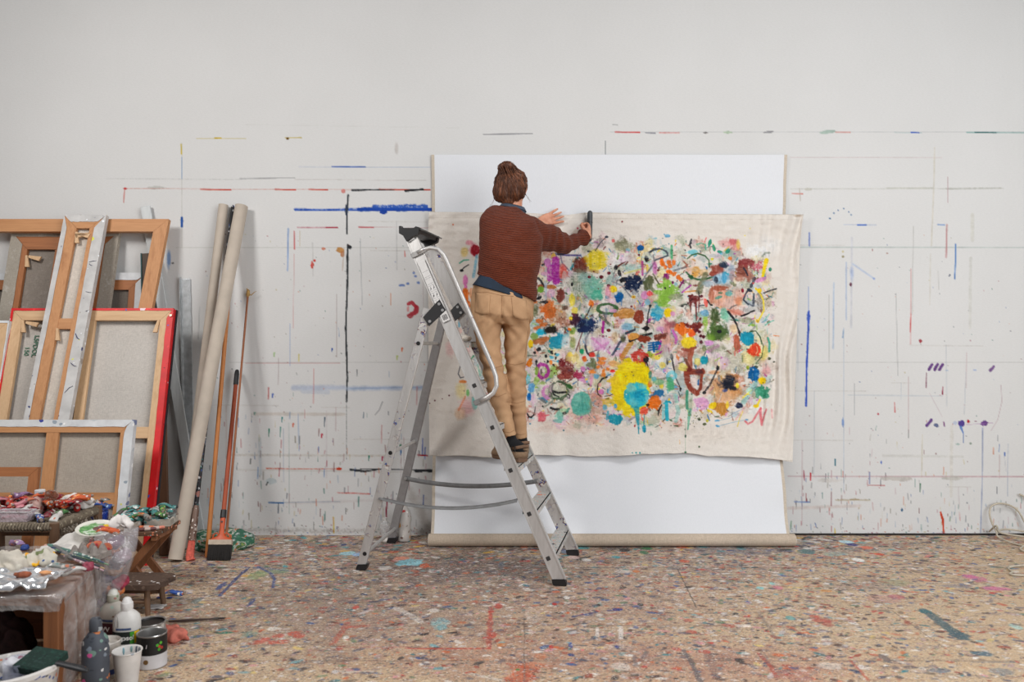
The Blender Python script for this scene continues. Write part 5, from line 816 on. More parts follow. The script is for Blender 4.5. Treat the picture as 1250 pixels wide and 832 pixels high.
# ---- the cloth itself
HN, WN = 560, 860
uu = np.linspace(0, 1, WN)[None, :].repeat(HN, 0); vv = np.linspace(0, 1, HN)[:, None].repeat(WN, 1)
leftx = np.interp(vv, [0, .1, .5, 1], [523.5, 522.5, 523, 524]); rightx = np.interp(vv, [0, .04, .14, .6, .85, 1], [981, 979, 976.5, 971.5, 969, 967.5])
topy = np.interp(uu, [0, .25, .37, .425, .55, 1], [258.5, 259.5, 262.0, 259, 260.4, 261.6]); boty = np.interp(uu, [0, .08, .15, .3, .45, .6, .7, .78, .88, .95, 1], [556.5, 555.5, 558.5, 555, 557.5, 554, 552.5, 556, 557.5, 560.5, 564])
boty = boty+1.6*NA(uu*16, 3.1)+1.2*NB_(uu*34, 1.3)
PX = leftx+(rightx-leftx)*uu; PY = topy+(boty-topy)*vv
zz = CZ-(PY-416)*CY/F
sheet_y = np.vectorize(whitey)(zz)
rt = np.clip((PX-900)/60, 0, 1); bt = np.clip((PY-470)/80, 0, 1); tp = np.clip((300-PY)/40, 0, 1)
Yc = np.minimum(sheet_y, -.014)-.016
Yc -= .012*(.5+NA(PX*.013+4, PY*.016))
Yc -= .016*rt*(1+np.sin(PX*.40+7*NB_(PX*.035, PY*.016)+PY*.02))*(.6+NC_(PX*.02,PY*.02))
Yc -= .006*rt*NC_(PX*.14+PY*.03, PY*.035)*2
Yc -= .016*bt**1.5*(1+np.sin(PX*.085+5*NB_(PX*.02, PY*.01)))*(.5+NA(PX*.02, 1))
Yc -= .0022*tp*(1+np.sin(PY*.62+9*NC_(PX*.012, PY*.03)))*(.5+NA(PX*.03, PY*.05))
Yc -= .0034*NB_(PX*.07+PY*.02, PY*.16)*2*(.6+tp)+.0026*NC_(PX*.20, PY*.24)
lf = np.clip((600-PX)/50, 0, 1); Yc -= .004*lf*(1+np.sin(PX*.22+PY*.05+3*NA(PX*.02, PY*.03)))
# drawn up to the staple gun
dd = np.exp(-(((PX-716)/18)**2+((PY-266)/16)**2)); Yc += .012*dd
pl = np.clip(1-np.abs((PX-694)-(288-PY)*.9)/16, 0, 1)*np.clip((PX-668)/20, 0, 1)*np.clip((722-PX)/8, 0, 1)*np.clip((300-PY)/20, 0, 1); Yc -= .03*pl
D_ = CY+Yc
Pts = np.stack([(PX-625)*D_/F, Yc, CZ-(PY-416)*D_/F], -1)
img = p.linear()*np.array((.95, .96, .965)); jj = np.clip(((PY-254)*2), 0, p.H-1.001); ii = np.clip(((PX-518)*2), 0, p.W-1.001)
j0, i0 = jj.astype(int), ii.astype(int); fj, fi = (jj-j0)[..., None], (ii-i0)[..., None]
colr = (img[j0, i0]*(1-fi)+img[j0, i0+1]*fi)*(1-fj)+(img[j0+1, i0]*(1-fi)+img[j0+1, i0+1]*fi)*fj
me = grid_mesh('painted_cloth', Pts, colr)
nt = NT('painted_cotton_duck'); at = nt.n('ShaderNodeAttribute', attribute_name='paint'); co = coords(nt)
h = noise(nt, coords(nt, (1, 1, 8)), 70, 2); v = noise(nt, coords(nt, (8, 1, 1)), 70, 2); cr = noise(nt, co, 24, 5, .6)
ad = nt.n('ShaderNodeMath', operation='ADD'); nt.l(h, ad.inputs[0]); nt.l(v, ad.inputs[1]); ad2 = nt.n('ShaderNodeMath', operation='ADD'); nt.l(ad.outputs[0], ad2.inputs[0]); nt.l(cr, ad2.inputs[1])
c = mixc(nt, .14, at.outputs['Color'], ramp(nt, v, [(.35, (.72, .7, .68)), (.6, (1, 1, 1))]), 'MULTIPLY')
mt = finish(nt, c, .85, 0, ad2.outputs[0], .7, .005, spec=.2)
cl = mesh_obj('painted_cloth', me, mt)
sm = cl.modifiers.new('thickness', 'SOLIDIFY'); sm.thickness = .0012; sm.offset = 1
tag(cl, 'large beige drop cloth covered in multicoloured abstract paint marks, pinned over the white canvas', 'painting')
# ================================================================== STEP LADDER
AL, ALD = alu(0), alu(.07)
BLKP = plain((26, 26, 28), .45, var=.1)
V3 = Vector
nf, ff = V3((.232, -.984, 0)), V3((.336, -.444, 0))         # feet of the climbing side, near and far
nr_, fr = V3((-.771, -.725, 0)), V3((-.699, -.178, 0))       # feet of the back support
nt_, ft_ = V3((-.512, -.684, 1.69)), V3((-.452, -.372, 1.69))
lad0 = V3((-.22, -.58, 0))
lad = thing('step_ladder', 'aluminium step ladder with black top tray, the woman standing on it', 'ladder', lad0)
def L(v): return V3(v)-lad0
def at_n(z): t = z/1.69; return nf.lerp(nt_, t)
def at_f(z): t = z/1.69; return ff.lerp(ft_, t)
vdir = (at_f(.8)-at_n(.8)).normalized(); udir = V3((-vdir.y, vdir.x, 0)).normalized()*-1   # udir: from the back support towards the climbing side
def upn(a, b): return (b-a).normalized()
def rail(name, a, b, w, t, mat, flange=True):
    ax = (b-a).normalized(); across = vdir; dep = ax.cross(across).normalized()
    mb = MB(); mb.beam(L(a), L(b), t, w, up=tuple(dep), ch=.003)
    if flange:
        for s_ in (-1, 1):
            e = dep*s_*(w/2-.003); mb.beam(L(a+e-vdir*t*.5), L(b+e-vdir*t*.5), .006, .006, up=tuple(dep))
    return mb.build(name, mat, lad, smooth=30)
for nm, a, b in (('front_rail', nf+V3((0, 0, .022)), nt_+V3((0, 0, .0))), ('front_rail', ff+V3((0, 0, .022)), ft_)):
    r_ = rail(nm, a, b, .062, .024, AL if a.y < -.7 else ALD)
def rear_top(front): return front+udir*-.075+V3((0, 0, 0))
nrt, frt = at_n(1.335)+udir*-.076, at_f(1.335)+udir*-.09
rail('rear_rail', nr_+V3((0, 0, .018)), nrt, .046, .022, ALD, False); rail('rear_rail', fr+V3((0, 0, .018)), frt, .046, .022, plain((150, 148, 148), .45, .4, var=.06), False)  # far rear rail in darker grey, its shade put into the colour
for a, b, w in ((nf, nt_, .068), (ff, ft_, .068), (nr_, nrt, .05), (fr, frt, .05)):
    ax = (b-a).normalized(); dep = ax.cross(vdir).normalized(); mb = MB()
    M = Matrix.Translation(L(a)) @ Matrix(((dep.x, vdir.x, 0, 0), (dep.y, vdir.y, 0, 0), (dep.z*0, vdir.z, 1, 0), (0, 0, 0, 1)))
    pr_ = [(-w/2, .002), (w/2, .002), (w/2+.002, .012), (w/2-.002, .03), (-w/2-.006, .034), (-w/2-.006, .014)]
    vs_ = [M @ V3((x_+ax.dot(V3((0, 0, 1)))*0+ (z_*(ax.x*dep.x+ax.y*dep.y)/ax.z), s_*.016, z_)) for s_ in (-1, 1) for x_, z_ in pr_]
    n_ = len(pr_); fs_ = [tuple(range(n_))[::-1], tuple(range(n_, 2*n_))]+[(i, (i+1) % n_, (i+1) % n_+n_, i+n_) for i in range(n_)]
    mb.add(vs_, fs_); mb.build('rubber_foot', BLKP, lad, smooth=25)
# treads and the square plugs that close them on the near rail
PLUG = plain((44, 42, 42), .6)
for i in range(6):
    z = .126+.2055*i; a, b = at_n(z+.012), at_f(z+.012); ax = (nt_-nf).normalized()
    sd = (b-a).normalized()
    M0 = Matrix(((udir.x, sd.x, 0, L(a).x), (udir.y, sd.y, 0, L(a).y), (0, sd.z, 1, L(a).z), (0, 0, 0, 1)))
    Lg = (b-a).length; mb = MB()
    mb.box(-.032, .010, -.004, .040, Lg-.010, 0, 0, M0); mb.box(.034, .010, -.028, .040, Lg-.010, .0, 0, M0); mb.box(-.032, .010, -.020, -.028, Lg-.010, .0, 0, M0)
    for k in range(8): mb.box(-.030+k*.0085, .012, -.001, -.026+k*.0085, Lg-.012, .0018, 0, M0)
    st = mb.build('tread', specks((196, 194, 190), [(230, 228, 224), (90, 120, 180), (60, 64, 70), (120, 190, 190), (230, 120, 60)],  .6, 0, 90, .12), lad, smooth=25)
    if i < 5:
        for q, dirv in ((at_n(z), -1), (at_f(z), 1)):
            mb = MB(); c_ = L(q)+vdir*dirv*.013; dep = ax.cross(vdir).normalized()
            M = Matrix(((dep.x, vdir.x, ax.x, c_.x), (dep.y, vdir.y, ax.y, c_.y), (dep.z, vdir.z, ax.z, c_.z), (0, 0, 0, 1)))
            mb.box(-.010, -.003, -.010, .010, .003, .010, 0, M, .002); mb.build('rail_plug', PLUG, lad)
# lumps of filler left on the top tread
for t_, r_ in ((.15, .03), (.72, .026)):
    mb = MB(); mb.ball(L(at_n(1.17).lerp(at_f(1.17), t_))+V3((-.02, 0, .014)), (r_*1.3, r_*1.4, .019), 14)
    me = remeshed(mb, .006, 2); displace(me, lambda c, n: c+n*(NA(c[:, 0]*90, c[:, 1]*90+c[:, 2]*60)*.008)[:, None]); mesh_obj('dried_filler', me, plain((232, 224, 212), .9), lad)
# hinges
for q, qq in ((at_n(1.335), nrt), (at_f(1.335), frt)):
    s_ = -1 if q.y < -.6 else -1
    e = vdir*s_*.016; ax = (nt_-nf).normalized(); mb = MB(); dep = ax.cross(vdir).normalized()
    if dep.dot(udir) < 0: dep = -dep
    o = L(q)+e
    pts = [o+ax*.045+dep*.012, o+ax*.035-dep*.02, o-ax*.00-dep*.105, o-ax*.055-dep*.095, o-ax*.02+dep*.02]
    vs_ = [p_+vdir*k for k in (-.005, .005) for p_ in pts]; n_ = 5
    mb.add(vs_, [tuple(range(n_))[::-1], tuple(range(n_, 2*n_))]+[(i, (i+1) % n_, (i+1) % n_+n_, i+n_) for i in range(n_)])
    h_ = mb.build('hinge_plate', BLKP, lad)
    for p_ in (o+ax*.025+dep*.0, o-ax*.012+dep*.004, o-ax*.035-dep*.08):
        m2 = MB(); m2.tube([p_-vdir*.009, p_+vdir*.002], .0075, 12); m2.build('rivet', plain((190, 190, 190), .35, .6), h_, smooth=40)
# cross bars of the back support
for z in (.085, .60, 1.158):
    t_ = z/1.335; a, b = nr_.lerp(nrt, t_), fr.lerp(frt, t_); mb = MB(); mb.tube([L(a)-vdir*.012, L(b)+vdir*.012], .0095, 12)
    mb.build('cross_bar', alu(0), lad, smooth=40)
    mb = MB(); mb.tube([L(a)-vdir*.0135, L(a)-vdir*.011], .0105, 14); mb.build('bolt_head', BLKP, lad, smooth=40)
# the two webbing straps
STR = plain((112, 112, 112), .8)
def strap(a, b, sag, tw0, tw1):
    mb = MB(); n_ = 30; vs_ = []
    for i in range(n_+1):
        t_ = i/n_; c_ = a.lerp(b, t_)+V3((0, 0, -sag*4*t_*(1-t_))); an = tw0+(tw1-tw0)*(.5-.5*math.cos(PI*min(1, max(0, (t_-.05)*1.2))))
        wd_ = V3((0, 0, 1))*math.cos(an)+vdir*math.sin(an); vs_ += [L(c_-wd_*.0125), L(c_+wd_*.0125)]
    mb.add(vs_, [(2*i, 2*i+1, 2*i+3, 2*i+2) for i in range(n_)]); return mb.build('strap', STR, lad, smooth=True, solid=.002)
zr = .385
s1 = strap(nr_.lerp(nrt, .36/1.335*1.03)+vdir*-.014, at_n(.395)+vdir*-.016+udir*-.03, .045, 1.15, 1.0)
s2 = strap(fr.lerp(frt, .385/1.335)+vdir*-.014, at_f(.405)+vdir*-.016+udir*.0, .036, .12, .05)
for q, par in ((fr.lerp(frt, .385/1.335)+vdir*-.015, s2), (at_f(.405)+vdir*-.017, s2)):
    m2 = MB(); m2.tube([L(q)-vdir*.004, L(q)+vdir*.002], .009, 12); m2.build('rivet', plain((190, 190, 190), .35, .6), par, smooth=40)
# handrail tube on the near side
ax = (nt_-nf).normalized(); dep = ax.cross(vdir).normalized(); dep = dep if dep.dot(udir) > 0 else -dep
o1 = at_n(1.62)-vdir*.016; o2 = at_n(.885)-vdir*.016
hp = [o1, o1+dep*.035+ax*.004, o1+dep*.075-ax*.005, o1+dep*.108-ax*.03, o1+dep*.122-ax*.07]
hp += [(o1+dep*.124-ax*.1).lerp(o2+dep*.124+ax*.12, k/8) for k in range(9)]
hp += [o2+dep*.120+ax*.065, o2+dep*.105+ax*.022, o2+dep*.075-ax*.004, o2+dep*.035-ax*.012, o2-ax*.012]
mb = MB(); mb.tube([L(q) for q in hp], .0115, 14); hr = mb.build('handrail', alu(.05), lad, smooth=True)
for o in (o1, o2-ax*.012):
    mb = MB(); mb.beam(L(o-dep*.036), L(o+dep*.05), .012, .026, up=tuple(ax), ch=.002); mb.build('clamp', plain((150, 148, 146), .4, .5), hr)
# top tray
mb = MB(); tl = L(nt_)-vdir*.03; ud3, vd3 = udir, vdir
def TR(u_, v_, z_): return tl+ud3*u_+vd3*v_+V3((0, 0, z_))
Lv = (ft_-nt_).length+.06
def prism(mb, prof, v0, v1):
    n_ = len(prof); vs_ = [TR(u_, v_, z_) for v_ in (v0, v1) for u_, z_ in prof]
    mb.add(vs_, [tuple(range(n_))[::-1], tuple(range(n_, 2*n_))]+[(i, (i+1) % n_, (i+1) % n_+n_, i+n_) for i in range(n_)])
prof = [(-.066, .072), (-.054, .072), (-.052, .062), (.014, .060), (.024, .068), (.044, .062), (.036, .028), (.004, .014), (-.026, -.008), (-.044, .022), (-.066, .034)]
prism(mb, prof, 0, .03); prism(mb, prof, Lv-.03, Lv)
prism(mb, [(-.062, .068), (-.055, .068), (-.05, .050), (.02, .048), (.03, .060), (.04, .058), (.03, .036), (-.05, .036), (-.062, .04)], .03, Lv-.03)
tray = mb.build('top_tray', BLKP, lad, smooth=20)
mb = MB(); prism(mb, [(.034, .066), (.060, .052), (.058, .046), (.034, .058)], .01, Lv-.01); prism(mb, [(-.048, .052), (.02, .050), (.02, .053), (-.048, .055)], .04, Lv-.04); mb.build('tray_mat', plain((88, 88, 86), .7, var=.25), tray)
# the sticker with pictograms on the near rail
def stick(z, dd_, n_off=-.0133): return L(at_n(z))+dep*dd_+vdir*n_off
a_, b_ = L(at_n(1.27)), L(at_n(1.58)); mb = MB()
ax2 = (b_-a_).normalized(); Ln = (b_-a_).length
def SP(u_, v_, o=0): return a_+ax2*v_+dep*u_-vdir*(.0205+o)
def rect(u0, v0, u1, v1, mi, o=.0): mb.add([SP(u0, v0, o), SP(u1, v0, o), SP(u1, v1, o), SP(u0, v1, o)], [(0, 1, 2, 3)], mi)
rect(-.020, 0, .020, Ln, 0, 0)
for k in range(11): rect(-.013+k*.0026, .008, -.013+k*.0026+(.0016 if k % 3 else .0009), .036, 1, .0004)
g_ = random.Random(4)
for r0, c0 in ((i, j) for i in range(6) for j in range(2)):
    v_ = .052+r0*.040; u_ = -.016+c0*.018
    rect(u_, v_, u_+.014, v_+.001, 1, .0004); rect(u_, v_+.030, u_+.014, v_+.031, 1, .0004)
    if r0 > 3: continue
    mb.add([SP(u_+.002, v_+.005, .0004), SP(u_+.010, v_+.026, .0004), SP(u_+.012, v_+.026, .0004), SP(u_+.004, v_+.005, .0004)], [(0, 1, 2, 3)], 1)
    rect(u_+g_.uniform(.003, .008), v_+.012, u_+.011, v_+.018, 1, .0004)
sk = mb.build('safety_sticker', [plain((206, 204, 202), .6, var=.03), plain((60, 58, 60), .6, var=.03)], lad)
# ================================================================== THE WOMAN
def ring(lp, rp, y, hd, n=36, yl=None, yr=None, back=1.0):
    """horizontal-ish ring from its left and right outline points in the view at depth y"""
    a = P(lp[0], lp[1], y if yl is None else yl); b = P(rp[0], rp[1], y if yr is None else yr)
    c = (a+b)/2; ux = (b-a)/2; w_ = ux.normalized(); dy = V3((0, 1, 0)); dy = (dy-w_*dy.dot(w_)).normalized()*hd
    out = []
    for k in range(n):
        t = 2*PI*k/n; ca, sa = math.cos(t), math.sin(t)
        ca = math.copysign(abs(ca)**.9, ca); sa = math.copysign(abs(sa)**.9, sa)
        out.append(c+ux*ca+dy*sa*(back if sa < 0 else 1))
    return out
woman = thing('person', 'woman in a rust knitted jumper and beige trousers reaching up on the ladder', 'person', (0.0, -.6, .548))
wo = V3((0.0, -.6, .548))
def sh(me):                         # world coordinates into the figure's own
    n = len(me.vertices); co = np.empty(n*3); me.vertices.foreach_get('co', co); co = co.reshape(-1, 3)-np.array(wo); me.vertices.foreach_set('co', co.ravel()); me.update(); return me
shL, elL, wrL = P(598, 277, -.47), P(632, 303, -.20), P(657, 272, -.075)
shR, elR, wrR = P(652, 283, -.49), P(693, 297, -.27), P(717, 288, -.150)
hipL, hipR = P(594, 378, -.62), P(632, 380, -.60)
knL, knR = P(602, 449, -.655), P(630, 449, -.60)
anL, anR = P(624.5, 541, -.70), P(638, 541, -.575)
# ---- body: one skin from head to feet
mb = MB()
def chain(pts, rs, n=16, flat=1.0): mb.tube(pts, rs, n, flat=flat, round_end=True)
def bez(a, b, c, n=7): return [a*(1-t)**2+b*2*t*(1-t)+c*t*t for t in [i/(n-1) for i in range(n)]]
pel = P(612, 370, -.61); che = P(622, 300, -.53); nek = P(626, 262, -.485); skb = P(627, 244, -.465)
mb.loft([ring((580, 392), (646, 396), -.615, .09), ring((576, 376), (650, 380), -.615, .11), ring((580, 352), (650, 362), -.605, .105), ring((586, 328), (652, 344), -.585, .10), ring((590, 300), (656, 314), -.56, .105), ring((592, 280), (658, 290), -.52, .10), ring((597, 268), (652, 276), -.50, .08), ring((606, 259), (644, 266), -.49, .062), ring((614, 254), (638, 257), -.485, .05)])
chain([nek+V3((0, 0, -.03)), nek, skb, skb+V3((0, .01, .03))], [.056, .050, .048, .047])
for s_, e_, w_ in ((shL, elL, wrL), (shR, elR, wrR)):
    chain([s_, s_.lerp(e_, .4), e_, e_.lerp(w_, .4), w_], [.056, .048, .039, .037, .026])
for h_, k_, a_ in ((hipL, knL, anL-V3((.014, 0, 0))), (hipR, knR, anR-V3((.010, 0, 0)))):
    chain([h_, h_.lerp(k_, .5), k_, k_.lerp(a_, .35), a_+V3((0, 0, .05)), a_+V3((0, 0, .02))], [.062, .048, .034, .031, .023, .023])
hd = P(624.5, 231, -.455)                      # head centre
fw = V3((.30, .95, .0)).normalized(); sd_ = V3((fw.y, -fw.x, 0)); HM = Matrix(((sd_.x, fw.x, 0, 0), (sd_.y, fw.y, 0, 0), (0, 0, 1, 0), (0, 0, 0, 1)))
def HP(x, y, z): return hd+HM.to_3x3() @ V3((x, y, z))
mb.ball(hd+V3((0, 0, .022)), (.072, .092, .082), 28, M=HM); mb.ball(HP(0, .025, -.035), (.056, .066, .066), 24, M=HM)
mb.ball(HP(0, .062, -.085), (.026, .022, .018), 16, M=HM)                                  # chin
mb.tube([HP(0, .092, .012), HP(0, .108, -.012), HP(0, .112, -.024)], [.008, .011, .013], 10, round_end=True)   # nose
mb.tube([HP(-.020, .088, -.052), HP(0, .096, -.053), HP(.020, .088, -.052)], [.006, .008, .006], 10, round_end=True)
for sx in (-1, 1):
    mb.ball(HP(sx*.030, .084, .022), (.022, .010, .007), 12, M=HM)                                # brow
    mb.ball(HP(sx*.034, .078, -.018), (.020, .016, .016), 12, M=HM)                                # cheek
    mb.tube([HP(sx*.072, .0, .016), HP(sx*.080, -.010, .012), HP(sx*.082, -.010, -.006), HP(sx*.078, -.004, -.022), HP(sx*.070, .004, -.030)], [.007, .009, .009, .008, .006], 10, round_end=True)   # ear
# hands: palm, four fingers of their own length, a thumb off the side
def hand(wr, palm_dir, across, normal, fingers, thumb, pw=.040, pl=.085):
    """across runs from the little finger to the index; normal leaves the back of the hand"""
    pd, ac, nm_ = palm_dir.normalized(), across.normalized(), normal.normalized()
    rs_ = []
    for t, w_, th in ((-.012, .026, .021), (.1, .030, .019), (.4, .038, .0165), (.75, .041, .0145), (1.0, .038, .011)):
        c_ = wr+pd*pl*t; rs_.append([c_+ac*math.cos(2*PI*k/20)*w_+nm_*math.sin(2*PI*k/20)*th for k in range(20)])
    mb.loft(rs_)
    for i, (ln, curl, spread) in enumerate(fingers):
        o = wr+pd*pl*.93+ac*(-.029+i*.0193); d = (pd+ac*spread).normalized(); pts = [o-d*.02, o]; cur = o; a_ = 0
        for seg, f_ in ((.46, curl[0]), (.30, curl[1]), (.24, curl[2])):
            a_ += f_; dd = d*math.cos(a_)-nm_*math.sin(a_); cur = cur+dd*ln*seg; pts.append(cur)
        mb.tube(pts, [.0088, .0092, .0084, .0076, .0064], 10, round_end=True)
    tp_ = [wr+pd*t[0]+ac*t[1]+nm_*t[2] for t in thumb]; mb.tube(tp_, [.013, .0125, .0105, .0085][:len(tp_)], 10, round_end=True)
# left hand flat on the cloth, fingers to the right, back of the hand towards us
pL = V3((.93, .05, .34)); hand(wrL+V3((0, .012, 0)), pL, V3((.34, .0, -.93)), V3((0, -1, .0)),
     [(.062, (.05, .08, .05), -.22), (.074, (.04, .06, .04), -.09), (.078, (.04, .06, .04), .03), (.070, (.05, .08, .05), .16)],
     [(.02, .028, 0), (.045, .052, -.004), (.068, .068, -.006), (.088, .076, -.006)])
# right hand round the staple gun, knuckles to the right and away
hand(wrR, V3((.22, .72, .62)), V3((-.1, -.62, .76)), V3((.95, -.28, 0)),
     [(.060, (.5, 1.5, .9), 0), (.070, (.5, 1.5, .9), 0), (.074, (.45, 1.5, .9), 0), (.066, (.4, 1.4, .8), .05)],
     [(.012, .020, -.008), (.034, .036, -.030), (.052, .044, -.042), (.070, .044, -.040)], pl=.072)
me = remeshed(mb, .0042, 3); sh(me)
nt = NT('skin'); co = coords(nt); n1 = noise(nt, co, 40, 4)
SKIN = finish(nt, ramp(nt, n1, [(.3, lin((188, 122, 94))), (.7, lin((212, 154, 126)))]), .5, 0, n1, .12, .001, spec=.35, **{'Subsurface Weight': .08})
body = mesh_obj('body', me, SKIN, woman)
for sx in (-1, 1):
    mb = MB(); mb.ball(HP(sx*.030, .078, .006)-wo, .0115, 16); e_ = mb.build('eye', plain((236, 234, 230), .2, var=.02), woman, smooth=True)
    mb = MB(); mb.ball(HP(sx*.030, .0862, .006)-wo, .005, 12); mb.build('iris', plain((70, 52, 36), .2), e_, smooth=True)
# ---- jumper
mb = MB()
SW = [((579.5, 336), (655.5, 370), -.612, .122), ((580.5, 322), (656.5, 354), -.605, .126), ((582.5, 308), (657.5, 336), -.592, .126), ((584.5, 292), (659.5, 318), -.572, .124), ((586, 280), (661, 302), -.548, .12), ((587.5, 270), (661, 288), -.525, .114), ((590.5, 263), (658, 278), -.508, .102), ((595, 257.5), (653, 269), -.498, .086), ((601, 254), (646, 262), -.492, .072), ((606, 252.5), (640, 257.5), -.488, .064)]
mb.loft([ring(a, b, y, h_, 44, yl=y+.03, yr=y-.02) for a, b, y, h_ in SW])
def sleeve(s_, e_, w_, rr, end):
    c1 = bez(s_, e_, w_, 9) if False else [s_, s_.lerp(e_, .25), s_.lerp(e_, .5), s_.lerp(e_, .78), e_+(e_-s_.lerp(w_, .5))*.02, e_.lerp(w_, .25), e_.lerp(w_, .5), e_.lerp(w_, .78), e_.lerp(w_, end)]
    mb.tube(c1, rr, 24)
sleeve(shR+V3((-.035, 0, .0)), elR, wrR, [.090, .086, .076, .066, .058, .055, .054, .053, .055], .86)
sleeve(shL+V3((.03, 0, -.01)), elL, wrL, [.086, .080, .068, .058, .052, .049, .046, .043, .042], .93)
mb.tube([elR.lerp(wrR, .66), elR.lerp(wrR, .72), elR.lerp(wrR, .87)], [.054, .061, .060], 24)   # turned cuff
me = remeshed(mb, .0065, 7)
def knit(c, n):
    z, x, y = c[:, 2], c[:, 0], c[:, 1]
    w_ = NA(x*5+3, z*7)*.022+NB_(x*12+z*5, z*12-x*7)*.014+NC_((x+z)*30, (z-x*.6)*26+y*12)*.005
    arm = np.clip((x-.16)/.06, 0, 1)
    s_ = (.5+.5*np.sin((x*.93+z*.25+y*.3)*95+6*NB_(z*9, x*9)))*.006*arm
    low = np.clip((1.62-z)/.2, 0, 1)*(1-arm); f_ = np.abs(np.sin((z*.9+(x-.02)*.55)*26+5*NA(x*6, z*6)))**2*.007*low
    up_ = np.clip((.17-np.abs(x-.14))/.05, 0, 1)*np.clip((z-1.62)/.1, 0, 1); d_ = np.sin((x*.8-z*.6)*55)*.0035*up_
    return c+n*(w_-s_-f_+d_)[:, None]
displace(me, knit); sh(me)
nt = NT('rust_knit'); co = coords(nt, (1, 1, 1)); 
wv = nt.n('ShaderNodeTexWave', wave_type='BANDS', bands_direction='Z', i_Scale=46.0, i_Distortion=1.6, i_Detail=1.5); wv.inputs['Detail Scale'].default_value = 3
nt.l(coords(nt, (.35, .35, 1), (0, R(14), 0)), wv.inputs['Vector'])
n2 = noise(nt, co, 260, 2); n1 = noise(nt, co, 12, 3)
ad = nt.n('ShaderNodeMath', operation='ADD'); nt.l(wv.outputs['Fac'], ad.inputs[0]); nt.l(n2, ad.inputs[1])
hf = nt.n('ShaderNodeMath', operation='MULTIPLY'); nt.l(ad.outputs[0], hf.inputs[0]); hf.inputs[1].default_value = .5
c = ramp(nt, hf.outputs[0], [(.22, lin((54, 23, 14))), (.5, lin((102, 45, 28))), (.8, lin((134, 67, 44)))])
c = mixc(nt, .25, c, ramp(nt, n1, [(.3, (.7, .7, .7)), (.7, (1, 1, 1))]), 'MULTIPLY')
KN = finish(nt, c, .95, 0, hf.outputs[0], .9, .006, spec=.1, **{'Sheen Weight': .08})
jumper = mesh_obj('jumper', me, KN, woman)
# ---- navy shirt: tail below the jumper, collar above it
NV = plain((20, 40, 60), .8, var=.2, scale=14)
mb = MB(); mb.loft([ring((590, 326), (646, 345), -.60, .095, 40), ring((585, 337), (648, 360), -.610, .108, 40), ring((576.5, 348.5), (650, 370), -.614, .125, 40)], cap=False)
def wr_(c, n): return c+n*(np.sin(c[:, 0]*60+c[:, 1]*30)*.0025)[:, None]
o = mb.build('shirt', NV, woman, smooth=True, solid=.003, sub=1); sh(o.data); displace(o.data, wr_)
mb = MB(); mb.loft([ring((608, 257), (642, 261), -.487, .062, 30), ring((611.5, 250), (641, 255.5), -.480, .060, 30), ring((613, 247.5), (640, 252.5), -.476, .058, 30), ring((609, 252), (643, 259), -.484, .066, 30)], cap=False)
o = mb.build('shirt_collar', plain((62, 72, 88), .85), woman, smooth=True, solid=.002, sub=1); sh(o.data)
# ---- trousers
mb = MB()
mb.loft([ring((577.5, 345), (651, 364), -.612, .112), ring((575.5, 355), (652, 371), -.615, .122), ring((573.8, 368), (652.5, 380), -.62, .132), ring((573.5, 380), (650.5, 390), -.622, .134), ring((574.5, 386), (649.5, 393), -.622, .120), ring((577, 393), (647, 399), -.62, .098)])
LL = [((575, 378), (612.5, 380), -.63, .10), ((575.5, 392), (612.2, 392), -.632, .106), ((579, 410), (612.0, 410), -.636, .092), ((583, 430), (612.3, 430), -.642, .082), ((588.5, 449), (614.8, 448), -.652, .074), ((590.5, 462), (618, 461), -.656, .070), ((594, 478), (620.5, 476), -.662, .068), ((601, 497), (624, 495), -.675, .062), ((607.5, 514), (627.5, 511), -.69, .056), ((611.5, 527), (629.5, 524.5), -.70, .052), ((613, 533), (631, 530), -.705, .053)]
RL = [((612.3, 380), (651, 382), -.605, .10), ((613.7, 392), (648.5, 394), -.607, .106), ((614.4, 410), (645.5, 412), -.604, .090), ((615.2, 430), (643.5, 430), -.60, .078), ((617.4, 449), (642.6, 449), -.598, .072), ((616, 462), (643, 462), -.594, .068), ((617, 478), (643.3, 478), -.59, .064), ((620, 497), (643, 497), -.585, .058), ((623, 514), (643, 514), -.58, .053), ((626, 530), (643.4, 527), -.577, .050), ((627.5, 536), (643.5, 533.5), -.575, .051)]
mb.loft([ring(*r_, 32) for r_ in LL]); mb.loft([ring(*r_, 32) for r_ in RL])
me = remeshed(mb, .0042, 7)
def troufold(c, n):
    x, y, z = c[:, 0], c[:, 1], c[:, 2]
    w_ = NA(x*5+2, z*3.5)*.010+NB_(x*22+z*9, z*9-x*6)*.004
    knee = np.exp(-((z-1.0)/.07)**2)+.9*np.exp(-((z-.82)/.13)**2)*(.5+.5*np.sin(z*30)**2)
    r_ = np.sin(z*105+x*34+9*NC_(x*9, z*9))*.0028*knee
    cro = np.exp(-((z-1.27)/.09)**2); d_ = np.sin((np.abs(x+.05)*1.0+(z-1.3)*.75)*95+3*NA(x*12, z*12))*.0048*cro
    dg_ = np.sin((z-.62*np.abs(x+.045))*70+7*NB_(x*8, z*7))*.0028*np.clip((1.25-z)/.1, 0, 1)*np.clip((z-.75)/.1, 0, 1)
    cr_ = -.010*np.exp(-((x+.052)/.010)**2)*np.clip((z-1.26)/.05, 0, 1)*np.clip((1.42-z)/.05, 0, 1)*(y < -.62)
    return c+n*(w_+r_+d_+dg_+cr_)[:, None]
displace(me, troufold); sh(me)
nt = NT('beige_twill'); co = coords(nt); n1 = noise(nt, co, 9, 3); n2 = noise(nt, coords(nt, (1, 1, .3)), 300, 2)
